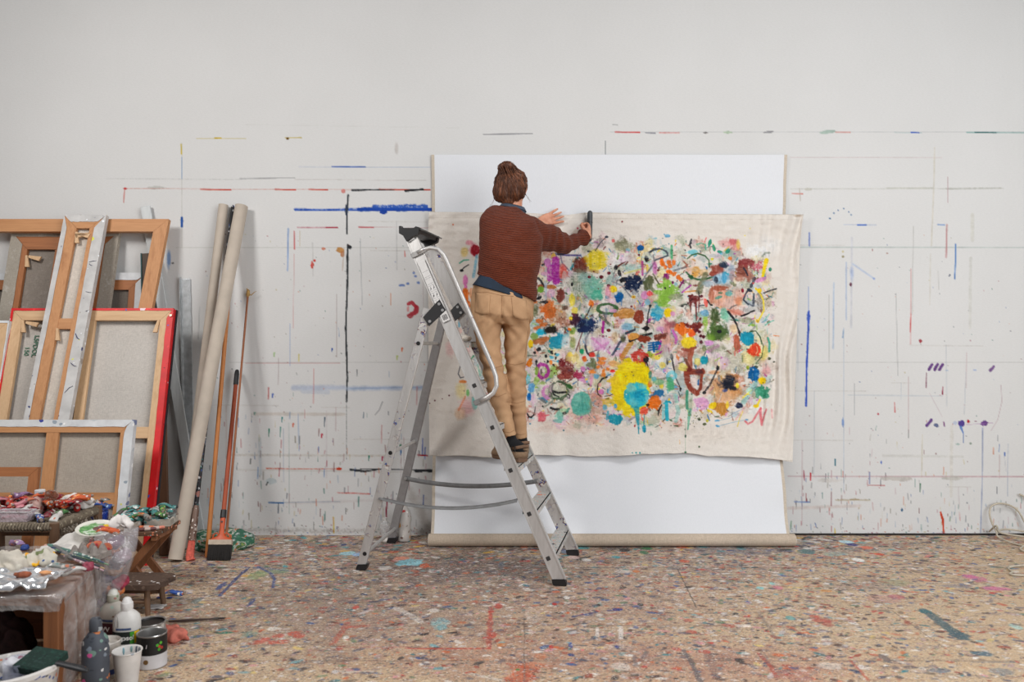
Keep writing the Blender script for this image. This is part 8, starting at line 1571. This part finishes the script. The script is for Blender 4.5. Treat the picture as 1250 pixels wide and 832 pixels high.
# egg carton
q = on(108, 676, .385); t = thing('egg_carton', 'grey paper egg carton under the green palette', 'carton', TRM(q.x-.01, q.y+.02, fz(q.x, q.y)+.008, -.12))
EC = plain((142, 134, 128), .95, var=.15, scale=60); mb = MB()
def cart(u, v): return V3((-.06+.12*u, -.045+.09*v, .004+.034*(.5-.5*math.cos(u*2*PI*3))*(.5-.5*math.cos(v*2*PI*2))+.012))
mb.sheet(cart, 49, 33); mb.build('cups', EC, t, smooth=True, solid=.003)
mb = MB(); mb.loft([[V3((x*.97, y*.97, 0)) for x, y in ((-.062, -.047), (.062, -.047), (.062, .047), (-.062, .047))], [V3((x, y, .020)) for x, y in ((-.062, -.047), (.062, -.047), (.062, .047), (-.062, .047))]]); mb.build('carton_base', EC, t)
# green palette
q = on(116, 651, .415); t = thing('palette', 'white plate palette smeared with green and yellow paint', 'palette', TRM(q.x, q.y+.01, .425, .2, .24, .05))
mb = MB(); mb.lathe([(.001, 0), (.052, 0), (.072, .010), (.074, .012)], 36, sx=1.0, sy=.95); mb.build('plate', plain((222, 218, 208), .4, var=.04), t, smooth=True, solid=.002)
nt = NT('palette_paint'); co = coords(nt); n1 = noise(nt, coords(nt, (1, 2.5, 1), (0, 0, .5)), 26, 3); c = ramp(nt, n1, [(.3, lin((60, 120, 66))), (.5, lin((110, 160, 96))), (.6, lin((206, 216, 200))), (.7, lin((64, 128, 74)))])
mb = MB(); mb.ball((-.012, .004, .004), (.052, .046, .006), 26); me = remeshed(mb, .003, 1); displace(me, crump(30, .003, 60, .002, .001)); mesh_obj('green_paint', me, finish(nt, c, .35, 0, n1, .3, .002), t)
for i, (x_, y_, r_, c_) in enumerate(((.030, .022, .012, (240, 196, 40)), (.048, .008, .010, (236, 180, 30)), (.046, -.012, .009, (60, 110, 180)), (.028, -.006, .016, (206, 90, 40)), (.006, -.002, .016, (110, 70, 66)), (.052, -.004, .007, (244, 210, 60)), (.016, .012, .012, (150, 90, 120)))):
    mb = MB(); mb.ball((x_, y_, .008), (r_*1.3, r_, .006), 14); relabel(mb.build('paint_blob', plain(c_, .4), t, smooth=True), ['yellow', 'deep yellow', 'blue', 'orange-red', 'brown', 'pale yellow', 'mauve'][i]+' paint blob')
# white paper
q = on(78, 668, .37); mb = MB()
def paper(u, v):
    x = (u-.5)*.17; y = (v-.5)*.13; z = .012+.055*max(0, 1-abs(u-.62)*2.2)*max(0, v-.15)+.012*float(NA(u*5, v*5))+.006*abs(float(NB_(u*12, v*12))); return V3((x+.01*float(NC_(v*4, 1)), y, z))
mb.sheet(paper, 40, 34); o = mb.build('crumpled_paper', RAGW, smooth=True, solid=.0012); o.location = (q.x, q.y, fz(q.x, q.y)+.006); o.rotation_euler[2] = .25; tag(o, 'large crumpled sheet of paint-marked white paper behind the brushes', 'paper')
# brushes laid together
BH = [((90, 130, 120), (190, 200, 196)), ((60, 76, 110), (120, 130, 150)), ((120, 150, 120), (206, 210, 190)), ((50, 60, 70), (90, 100, 110)), ((180, 150, 110), (206, 186, 150)), ((196, 160, 170), (230, 214, 216))]
bn = ['greenish', 'dark blue', 'pale green', 'black', 'bare wood', 'pinkish white']
for i in range(6):
    a, b = on(58+i*4, 664+i*2.6, .40-.004*i), on(122+(i % 3)*5-(6 if i == 5 else 0), 684+i*2.4, .385-.004*i); d_ = b-a; t = thing('paint_brush', bn[i]+' long-handled paint brush in the bundle on the plastic sheet', 'paint brush', a, 'brushes bundled on the plastic sheet')
    m_ = specks(BH[i][0], [BH[i][1], (230, 228, 220), (40, 50, 60)], .5, 0, 80, .25)
    mb = MB(); mb.tube([d_*.27, d_*.45, d_*.8, d_], [.0055, .0065, .0045, .0028], 10, round_end=True); mb.build('handle', m_, t, smooth=True)
    mb = MB(); mb.tube([d_*.14, d_*.28], [.0075, .0058], 12); mb.build('ferrule', plain((150, 150, 150), .35, .6), t, smooth=40)
    mb = MB(); mb.tube([V3((0, 0, 0)), d_*.06, d_*.145], [.003, .0085, .0072], 12, flat=.55); mb.build('bristles', plain(BH[i][0], .9, var=.3, scale=120), t, smooth=40)
# rags and blobs
q = on(46, 690, .36); rag('rag', 'cream rag smeared with blue and yellow paint on the plastic sheet', 'rag', [((0, 0, .016), (.06, .035, .016)), ((.02, .02, .022), (.035, .03, .018)), ((-.035, -.005, .014), (.03, .03, .014))], (q.x, q.y, fz(q.x, q.y)-.002), specks((206, 200, 186), [(30, 80, 150), (226, 160, 30), (26, 70, 130), (120, 130, 90), (214, 208, 196), (236, 180, 40)], .9, 0, 26, .3))
q = on(10, 694, .37); rag('rag', 'bunched off-white rag with orange stains at the left frame edge', 'rag', [((0, 0, .028), (.055, .045, .03)), ((.03, 0, .022), (.03, .035, .022))], (q.x, q.y, fz(q.x, q.y)-.002), specks((212, 204, 190), [(206, 150, 96), (190, 180, 170), (226, 220, 206), (150, 110, 90)], .95, 0, 30, .2))
for i, (px, py, r_, c_, lab) in enumerate(((30.5, 669, .014, (30, 60, 130), 'small dark blue cap on the plastic sheet left of the paper'), (62.5, 687, .015, (22, 50, 130), 'ultramarine paint lump right of the smeared cream rag'), (108, 694, .02, (150, 60, 80), 'crimson rag scrap right of the brush bundle'))):
    q = on(px, py, .362); mb = MB(); mb.ball((0, 0, r_*.7), (r_, r_, r_*.8), 20); me = remeshed(mb, .003, 1); displace(me, crump(60, .003, 90, .001)); o = mesh_obj('paint_lump', me, plain(c_, .6)); o.location = (q.x, q.y, fz(q.x, q.y)-.001); tag(o, lab, 'paint')
# foil tray at the front edge
q = V3((-1.60, -2.17, 0)); mb = MB()
def foil(u, v):
    x = (u-.5)*.36; y = (v-.5)*.17; return V3((x, y, .010+.018*abs(float(NA(u*9+2, v*5)))*2+.010*abs(float(NB_(u*20+v*9, v*13)))+.020*max(0, abs(u-.5)*2-.86)*3-.03*max(0, .06-v)*8+.002*float(NB_(u*30, v*20))))
mb.sheet(foil, 60, 34); t = thing('foil_sheet', 'crumpled shiny aluminium foil at the front edge of the crate table', 'foil', (-1.685, -2.150, fz(-1.66, -2.15)+.012))
mb.build('foil', plain((232, 234, 238), .22, .8, var=.02), t, smooth=True, solid=.001)
mb = MB(); mb.ball((.060, .0, .028), (.022, .014, .008), 16); mb.ball((.036, .002, .026), (.012, .009, .006), 12); me = remeshed(mb, .0025, 1); displace(me, crump(60, .003, 90, .001, .0)); mesh_obj('dried_paint', me, plain((150, 78, 46), .7, var=.3, scale=60), t)
mb = MB(); mb.ball((.115, .03, .026), (.022, .010, .006), 16); mb.build('paint_smear', plain((214, 152, 104), .8), t, smooth=True)
# under the table: rags, a green lid
rag('rag', 'pale green rag in the shadow under the crate table', 'rag', [((0, 0, .03), (.05, .04, .03)), ((.05, .02, .045), (.035, .03, .035))], (-1.615, -2.09, 0), specks((150, 160, 140), [(90, 100, 80), (196, 200, 180), (120, 90, 50)], .95, 0, 40, .2))
rag('rag', 'dark red-brown cloth bundle in the shadow under the crate table', 'cloth', [((0, 0, .09), (.09, .06, .10)), ((-.04, 0, .16), (.05, .05, .07))], (-1.76, -2.02, 0), plain((50, 30, 30), .95, var=.3))
t = thing('bucket', 'grey plastic bucket with dark green lid under the crate table', 'bucket', (-1.895, -2.13, 0)); mb = MB(); mb.lathe([(.001, 0), (.085, 0), (.10, .19), (.106, .195)], 30); mb.build('bucket_wall', specks((96, 100, 104), [(150, 150, 60), (60, 60, 90), (160, 160, 160)], .6, 0, 30, .2), t, smooth=40)
mb = MB(); mb.lathe([(.108, .190), (.108, .205), (.10, .212), (.001, .212)], 30); mb.build('lid', plain((24, 66, 50), .5), t, smooth=30)
# ---- pots and bottles on the floor
WHP2 = plain((214, 212, 208), .45, var=.05)
def wrapcyl(r_, z0, a0, lift=.0008):
    def fn(v): a = a0+v.x/r_; return V3(((r_+lift+v.z)*math.cos(a), (r_+lift+v.z)*math.sin(a), z0+v.y))
    return fn
FR = -PI/2
def band(r_, z0, z1, a0, a1, n=20, lift=.0006):
    m_ = MB(); vs_ = []
    for i in range(n+1):
        a = a0+(a1-a0)*i/n; vs_ += [V3(((r_+lift)*math.cos(a), (r_+lift)*math.sin(a), z0)), V3(((r_+lift)*math.cos(a), (r_+lift)*math.sin(a), z1))]
    return m_.add(vs_, [(2*i, 2*i+2, 2*i+3, 2*i+1) for i in range(n)])
def jug(label, x, y, rz, r_, h_, body, capm, lblc, word, wc):
    t = thing('bottle', label, 'bottle', TRM(x, y, 0, rz), 'white plastic bottles on the floor'); mb = MB(); rr_ = []
    for z_, k_ in ((0, .90), (.006, .98), (.02, 1), (h_*.36, 1), (h_*.37, .985), (h_*.55, .985), (h_*.56, 1), (h_*.70, .99), (h_*.77, .90), (h_*.82, .70), (h_*.86, .46), (h_*.875, .40), (h_*.90, .40)):
        rr_.append([V3((r_*k_*math.copysign(abs(math.cos(2*PI*k/36))**.8, math.cos(2*PI*k/36)), r_*.86*k_*math.copysign(abs(math.sin(2*PI*k/36))**.8, math.sin(2*PI*k/36)), z_)) for k in range(36)])
    mb.loft(rr_); mb.build('bottle_body', body, t, smooth=50)
    mb = MB(); mb.tube([V3((0, 0, h_*.885)), V3((0, 0, h_*.90)), V3((0, 0, h_*.985)), V3((0, 0, h_))], [r_*.44, r_*.47, r_*.45, r_*.38], 26, round_end=True); cp = mb.build('cap', capm, t, smooth=35)
    for k in range(0, 24):
        pass
    # label band with its word, following the bottle's front
    mb = MB(); n_ = 24; vs_ = []
    def BP(a, z_, lift=.0010):
        ca, sa = math.cos(a), math.sin(a); return V3(((r_+lift)*math.copysign(abs(ca)**.8, ca), (r_*.86+lift)*math.copysign(abs(sa)**.8, sa), z_))
    for i in range(n_+1):
        a = -PI+PI*i/n_; vs_ += [BP(a, h_*.36), BP(a, h_*.56)]
    mb.add(vs_, [(2*i, 2*i+2, 2*i+3, 2*i+1) for i in range(n_)]); lb = mb.build('label', plain(lblc, .6), t)
    mb = MB(); text_mb(mb, word, h_*.105, Matrix.Identity(4), 0, .0006, wrap=lambda v: BP(FR+v.x/r_, h_*.46+v.y, .0018+v.z*.3)); mb.build('lettering', plain(wc, .6), lb)
    mb = MB(); vs_ = []
    for i in range(9):
        a = FR-.50+1.0*i/8; vs_ += [BP(a, h_*.585), BP(a, h_*.62)]
    mb.add(vs_, [(2*i, 2*i+2, 2*i+3, 2*i+1) for i in range(8)]); relabel(mb.build('sticker', plain((70, 90, 130), .6, var=.3, scale=120), t), 'small blue printed strip')
    return t, BP
t, BP = jug('white bottle with black, green and yellow label beside the white cup', -1.402, -1.90, .12, .046, .222, WHP2, plain((232, 230, 228), .45), (26, 34, 30), 'Wipsol', (226, 224, 220))
for a0, a1, c_ in ((FR+.42, FR+.78, (60, 150, 40)), (FR+.78, FR+1.35, (240, 196, 20))):
    mb = MB(); vs_ = []
    for i in range(9):
        a = a0+(a1-a0)*i/8; vs_ += [BP(a, .222*.362, .0016), BP(a, .222*.555, .0016)]
    mb.add(vs_, [(2*i, 2*i+2, 2*i+3, 2*i+1) for i in range(8)]); relabel(mb.build('label_patch', plain(c_, .6, var=.04), t), 'green label patch' if c_[0] == 60 else 'yellow label patch')
mb = MB(); zz_ = [(-.62, .64), (-.62, .78), (-.45, .84), (-.30, .78), (-.30, .64)]; mb.tube([BP(FR+a, .222*z_, .001) for a, z_ in zz_], .0012, 6, closed=True); mb.build('moulded_panel', plain((160, 158, 158), .5), t, smooth=True)
t2, _ = jug('cream-stained white bottle with maroon label, left behind the other white bottle', -1.495, -1.815, -.2, .047, .225, specks((196, 190, 180), [(150, 130, 110), (214, 210, 204), (170, 190, 180), (120, 90, 70)], .5, 0, 40, .14), specks((196, 196, 180), [(130, 150, 120), (214, 214, 206), (170, 120, 110)], .5, 0, 60, .3), (70, 20, 32), 'W', (226, 220, 220))
# grey bottle
GB = specks((72, 78, 88), [(120, 130, 142), (196, 80, 140), (50, 56, 66), (186, 110, 60), (40, 44, 52), (110, 140, 130), (206, 206, 206), (60, 66, 76)], .6, 0, 46, .42)
t = thing('squeeze_bottle', 'grey-blue bottle caked in paint, in front of the maroon-labelled bottle', 'bottle', (-1.378, -2.165, 0)); mb = MB(); mb.lathe([(.001, 0), (.038, 0), (.042, .01), (.042, .16), (.038, .185), (.024, .205), (.017, .212), (.017, .22)], 30); mb.build('bottle_body', GB, t, smooth=40)
mb = MB(); mb.lathe([(.019, .213), (.020, .217), (.019, .247), (.014, .254), (.001, .255)], 24); mb.build('cap', specks((70, 74, 82), [(110, 116, 126), (40, 44, 50), (160, 166, 170)], .6, 0, 60, .3), t, smooth=35)
# can with a red W
def can(name, label, cat, x, y, r_, h_, tilt=(0, 0)):
    t = thing(name, label, cat, TRM(x, y, 0), 'tin cans on the floor')
    return t
STL = plain((176, 174, 172), .3, .8, var=.04)
t = can('tin_can', 'white tin with red letter W and blue band, behind the white cup', 'tin', -1.425, -2.005, .047, .118)
mb = MB(); mb.lathe([(.001, 0), (.046, 0), (.047, .003), (.047, .115), (.049, .118), (.047, .121), (.044, .116), (.043, .108), (.001, .108)], 34); mb.build('can_body', plain((206, 200, 192), .4), t, smooth=35)
mb = band(.047, .012, .030, -PI, 0); relabel(mb.build('label_band', plain((24, 50, 110), .5), t), 'blue band')
mb = MB(); text_mb(mb, 'W', .04, Matrix.Identity(4), 0, .001, wrap=wrapcyl(.047, .066, FR+.30)); relabel(mb.build('lettering', plain((170, 30, 40), .5), t), 'red letter W')
# white cup
t = thing('plastic_cup', 'white plastic cup with paint-streaked inside, front of the pots', 'cup', (-1.312, -2.085, 0)); mb = MB(); mb.lathe([(.001, .001), (.031, .001), (.034, .004), (.046, .112), (.049, .115), (.048, .118), (.044, .116), (.042, .11), (.031, .006), (.001, .005)], 36); mb.build('cup_wall', specks((222, 218, 214), [(200, 196, 194), (150, 160, 170), (226, 224, 220), (190, 160, 160)], .4, 0, 40, .1), t, smooth=35)
mb = MB(); mb.lathe([(.001, .070), (.0375, .070)], 24); mb.build('paint_inside', plain((196, 200, 200), .4), t)
for a_, z0_, z1_, c_ in ((.9, .080, .112, (80, 90, 100)), (1.25, .088, .113, (70, 80, 92)), (.5, .086, .112, (90, 98, 108)), (1.7, .096, .112, (120, 150, 150)), (2.3, .09, .11, (120, 160, 170))):
    mb = MB(); mb.tube([V3((math.cos(a_)*(.0305+.118*z_*.9), math.sin(a_)*(.0305+.118*z_*.9), z_)) for z_ in (z0_, (z0_+z1_)/2, z1_)], [.002, .004, .003], 8, round_end=True); mb.build('paint_run', plain(c_, .5), t, smooth=True)
# black can with white lower label
t = can('paint_can', 'open black paint tin with white lower label, rightmost in front', 'paint tin', -1.300, -1.925, .0505, .115); rc, hc_ = .0505, .118
mb = MB(); mb.lathe([(.001, 0), (rc-.001, 0), (rc, .003), (rc, hc_-.003), (rc+.002, hc_), (rc+.001, hc_+.003), (rc-.003, hc_), (rc-.004, hc_-.01), (rc-.004, .055), (.001, .055)], 40); mb.build('can_body', STL, t, smooth=35)
mb = band(rc, .052, hc_-.004, -PI*1.5, PI/2, 48); lb = mb.build('black_label', plain((12, 12, 14), .5), t)
mb = band(rc, .004, .052, -PI*1.5, PI/2, 48); relabel(mb.build('white_label', plain((198, 196, 198), .5, var=.05), t), 'white lower label')
mb = MB(); mb.tube([V3(((rc-.0005)*math.cos(FR+.02), (rc-.0005)*math.sin(FR+.02), .030)), V3(((rc+.0012)*math.cos(FR+.02), (rc+.0012)*math.sin(FR+.02), .030))], .0085, 20); relabel(mb.build('gold_seal', plain((112, 84, 50), .5), t), 'round gold-brown seal')
mb = MB(); vs_ = [wrapcyl(rc, .082, FR+.0, .0012)(V3(v)) for v in ((-.017, -.009, 0), (.004, -.003, 0), (.006, .010, 0), (-.015, .004, 0))]; mb.add(vs_, [(0, 1, 2, 3)]); relabel(mb.build('price_sticker', plain((190, 184, 188), .6), t), 'small pale sticker')
for i, (a_, z_, c_) in enumerate(((.78, .086, (70, 160, 40)), (.92, .080, (180, 60, 40)), (1.02, .092, (90, 180, 50)), (.90, .070, (60, 150, 40)), (1.1, .074, (170, 50, 40)))):
    mb = MB(); mb.tube([V3(((rc-.0005)*math.cos(FR+a_), (rc-.0005)*math.sin(FR+a_), z_)), V3(((rc+.0012)*math.cos(FR+a_), (rc+.0012)*math.sin(FR+a_), z_))], .0055, 8); mb.build('printed_spot', plain(c_, .5), t)
for k_ in range(5):
    mb = MB(); vs_ = [wrapcyl(rc, .044-.0045*k_, FR-.45, .0012)(V3(v)) for v in ((-.012, 0, 0), (.008-.003*(k_ % 2), 0, 0), (.008-.003*(k_ % 2), .0014, 0), (-.012, .0014, 0))]; mb.add(vs_, [(0, 1, 2, 3)]); mb.build('print_line', plain((90, 90, 94), .6), t)
mb = MB(); mb.lathe([(.001, .062), (rc-.0045, .062)], 30); mb.build('paint_inside', plain((34, 36, 38), .3), t)
# shallow dark tin behind
t = can('paint_can', 'wide metal tin with black paint inside, behind the black tin', 'paint tin', -1.385, -1.755, .055, .10); rc = .056
mb = MB(); mb.lathe([(.001, 0), (rc-.001, 0), (rc, .003), (rc, .03), (rc+.0015, .033), (rc, .036), (rc, .066), (rc+.0015, .069), (rc, .072), (rc, .094), (rc+.003, .097), (rc+.002, .101), (rc-.003, .099), (rc-.004, .085), (.001, .084)], 40); mb.build('can_body', specks((168, 164, 160), [(200, 160, 150), (206, 204, 200), (110, 106, 104), (140, 136, 132)], .35, .5, 50, .12), t, smooth=35)
mb = MB(); mb.lathe([(rc-.0035, .0965), (rc-.006, .091), (.001, .090)], 34); relabel(mb.build('paint_inside', plain((24, 20, 20), .5, var=.3, scale=60), t), 'dried black paint')
rag('rag', 'salmon pink cloth on the floor behind the wide metal tin', 'cloth', [((0, 0, .008), (.085, .055, .016)), ((.05, -.01, .012), (.04, .05, .018))], (-1.365, -1.655, 0), plain((196, 112, 96), .95, var=.15))
# brush and scraps lying on the floor
a, b = V3((-1.35, -1.49, .009)), V3((-1.285, -1.475, .008)); t = thing('paint_brush', 'thin dark brush lying on the floor right of the salmon cloth', 'paint brush', a); d_ = V3((.10, .02, 0))
mb = MB(); mb.tube([V3((-.07, -.01, 0)), V3((0, 0, 0)), d_], [.004, .0055, .003], 10, round_end=True); mb.build('handle', plain((60, 42, 36), .6), t, smooth=True); mb = MB(); mb.tube([d_*.98, d_*1.2], [.0045, .006], 10); mb.build('ferrule', plain((90, 84, 80), .4, .5), t, smooth=40); mb = MB(); mb.tube([d_*1.2, d_*1.4, d_*1.5], [.006, .006, .002], 10, flat=.6); mb.build('bristles', plain((40, 34, 32), .9), t, smooth=40)
q = G(212, 724, .01); put('blue', 'blue and white paint tube lying alone on the floor near the plank stool', TRM(q.x, q.y, .001, .15), 'paint tube on the open floor')
for i, (px, py, c_, lab, sx, sy) in enumerate(((188, 741, (196, 192, 190), 'flat white paper scrap on the floor right of the plank stool leg', .045, .03), (196, 730, (40, 54, 110), 'dark blue paint crumb on the floor beside the blue tube', .016, .010), (207, 730, (44, 60, 120), 'small blue paint crumb just below the blue tube', .012, .009))):
    q = G(px, py); mb = MB(); mb.sheet(lambda u, v: V3(((u-.5)*2*sx*(1+.2*float(NA(v*4, i))), (v-.5)*2*sy*(1+.3*float(NB_(u*4, i))), .003+.006*abs(float(NC_(u*5+i, v*5))))), 12, 10); o = mb.build('paper_scrap' if i == 0 else 'paint_crumb', plain(c_, .8), smooth=True, solid=.0015); o.location = (q.x, q.y, 0); tag(o, lab, 'scrap')
# ---- washing-up tub with jar and scrubbing brush
tb = thing('tub', 'white oval plastic tub of brush water, paint-stained rim, bottom left corner', 'tub', TRM(-1.515, -2.385, 0, .1, 0, -.05)); TBM = specks((214, 210, 206), [(180, 50, 60), (60, 90, 160), (190, 186, 182), (226, 224, 220), (206, 120, 90), (120, 130, 150)], .45, 0, 50, .2)
mb = MB(); mb.lathe([(.001, .001), (.09, .001), (.10, .01), (.128, .160), (.136, .176), (.139, .170), (.139, .182), (.128, .186), (.120, .176), (.094, .02), (.001, .016)], 44, sx=1.05, sy=.95); mb.build('tub_wall', TBM, tb, smooth=40)
mb = MB(); mb.lathe([(.001, .120), (.112, .120)], 36, sx=1.04, sy=.94); mb.build('dirty_water', plain((40, 52, 66), .12, var=.3, scale=14), tb)
mb = band(.128, .06, .075, FR-.3, FR+1.2, 20, .006); mb.build('printed_line', plain((40, 60, 120), .5), tb)
t = thing('glass_jar', 'glass jar stuffed with white rag standing in the tub', 'jar', TRM(-1.520, -2.365, .03, 0, .05, .1)); mb = MB(); mb.lathe([(.001, 0), (.034, 0), (.038, .006), (.040, .12), (.039, .165), (.041, .170)], 30); mb.build('glass', plastic_film((190, 196, 220), .30, .05), t, smooth=40, solid=.002)
rag('rag', 'white cloth bunched in the mouth of the glass jar', 'rag', [((0, 0, .0), (.030, .030, .045)), ((-.012, 0, .04), (.032, .030, .030)), ((.02, .006, .05), (.018, .018, .02))], (-1.512, -2.368, .130), plain((206, 206, 212), .9, var=.08), .005, (26, .006, 50, .003, -9))
t = thing('scrubbing_brush', 'dark green wide brush with black handle lying across the tub rim', 'brush', TRM(-1.400, -2.375, .172, -.2, .25, .06)); mb = MB(); mb.box(-.10, -.045, .0, .016, .055, .030, 0, None, .005); mb.build('bristle_block', specks((14, 46, 38), [(22, 60, 50), (10, 34, 30), (30, 54, 50)], .9, 0, 160, .3), t)
mb = MB(); mb.tube([V3((.008, .004, .018)), V3((.03, .004, .02)), V3((.10, -.004, .022)), V3((.125, -.006, .020))], [.014, .0105, .012, .009], 14, flat=.6, round_end=True); mb.build('handle', plain((28, 29, 33), .5), t, smooth=True)
# more oddments that crowd the sheet
for i, (px, py, z_, k_) in enumerate(((98, 655, .39, 'pink'), (132, 668, .40, 'orange'), (20, 662, .37, 'lilac'), (90, 702, .355, 'white'), (70, 696, .355, 'grey'))):
    q = on(px, py, z_); put(k_, ['pale pink paint tube left of the green palette', 'orange paint tube on the bag right of the palette', 'lilac paint tube at the back left of the plastic sheet', 'white paint tube near the middle of the plastic sheet', 'grey paint tube near the front of the plastic sheet'][i], TRM(q.x, q.y, max(fz(q.x, q.y), z_-.03) if i != 1 else .452, g_.uniform(0, 6), .1), 'paint tubes on the plastic sheet')
rag('rag', 'white tissue right of the green palette', 'rag', [((0, 0, .02), (.035, .02, .016)), ((.02, 0, .016), (.025, .018, .012))], (-1.535, -1.675, .432), plain((222, 216, 212), .9, var=.05))
rag('rag', 'orange and red stained rag under the palette rim', 'rag', [((0, 0, .014), (.05, .016, .012)), ((.03, 0, .018), (.02, .016, .012))], (-1.565, -1.80, .372), specks((200, 110, 80), [(170, 50, 60), (220, 160, 140), (110, 60, 120)], .9, 0, 60, .3))
# ================================================================== CAMERA AND LIGHT
cam = bpy.data.cameras.new('camera'); co_ = bpy.data.objects.new('camera', cam); COL.objects.link(co_)
co_.location = (0, -CY, CZ); co_.rotation_euler = (R(90), 0, 0)
cam.sensor_width = 36; cam.lens = F/1250*36; cam.clip_start = .05
cam.dof.use_dof = True; cam.dof.focus_distance = 4.4; cam.dof.aperture_fstop = 3.2
SC.camera = co_
wd = bpy.data.worlds.new('daylight'); SC.world = wd; wd.use_nodes = True
bg = wd.node_tree.nodes['Background']; bg.inputs[0].default_value = (.93, .95, 1.0, 1); bg.inputs[1].default_value = .12
def area(name, loc, target, sx, sy, power, col=(1, 1, 1), spread=180):
    l = bpy.data.lights.new(name, 'AREA'); l.shape = 'RECTANGLE'; l.size = sx; l.size_y = sy; l.energy = power; l.color = col
    l.spread = R(spread)
    o = bpy.data.objects.new(name, l); COL.objects.link(o); o.location = loc
    o.rotation_euler = (Vector(target)-Vector(loc)).to_track_quat('-Z', 'Y').to_euler(); return o
area('skylight', (1.2, -3.2, 4.2), (1.2, -2.9, 0), 3.4, 1.4, 105, (1, .98, .965))
area('window_daylight_left', (-2.9, -2.7, 3.0), (-.1, 0, .7), .75, .75, 60, (1, .975, .95))
area('window_daylight_right', (3.3, -4.8, 2.0), (1.2, 0, 1.15), 3.4, 2.8, 172, (.95, .98, 1))
vs = SC.view_settings; vs.view_transform = 'Standard'; vs.look = 'None'; vs.exposure = 0.0; vs.gamma = 1.0; vs.use_curve_mapping = False
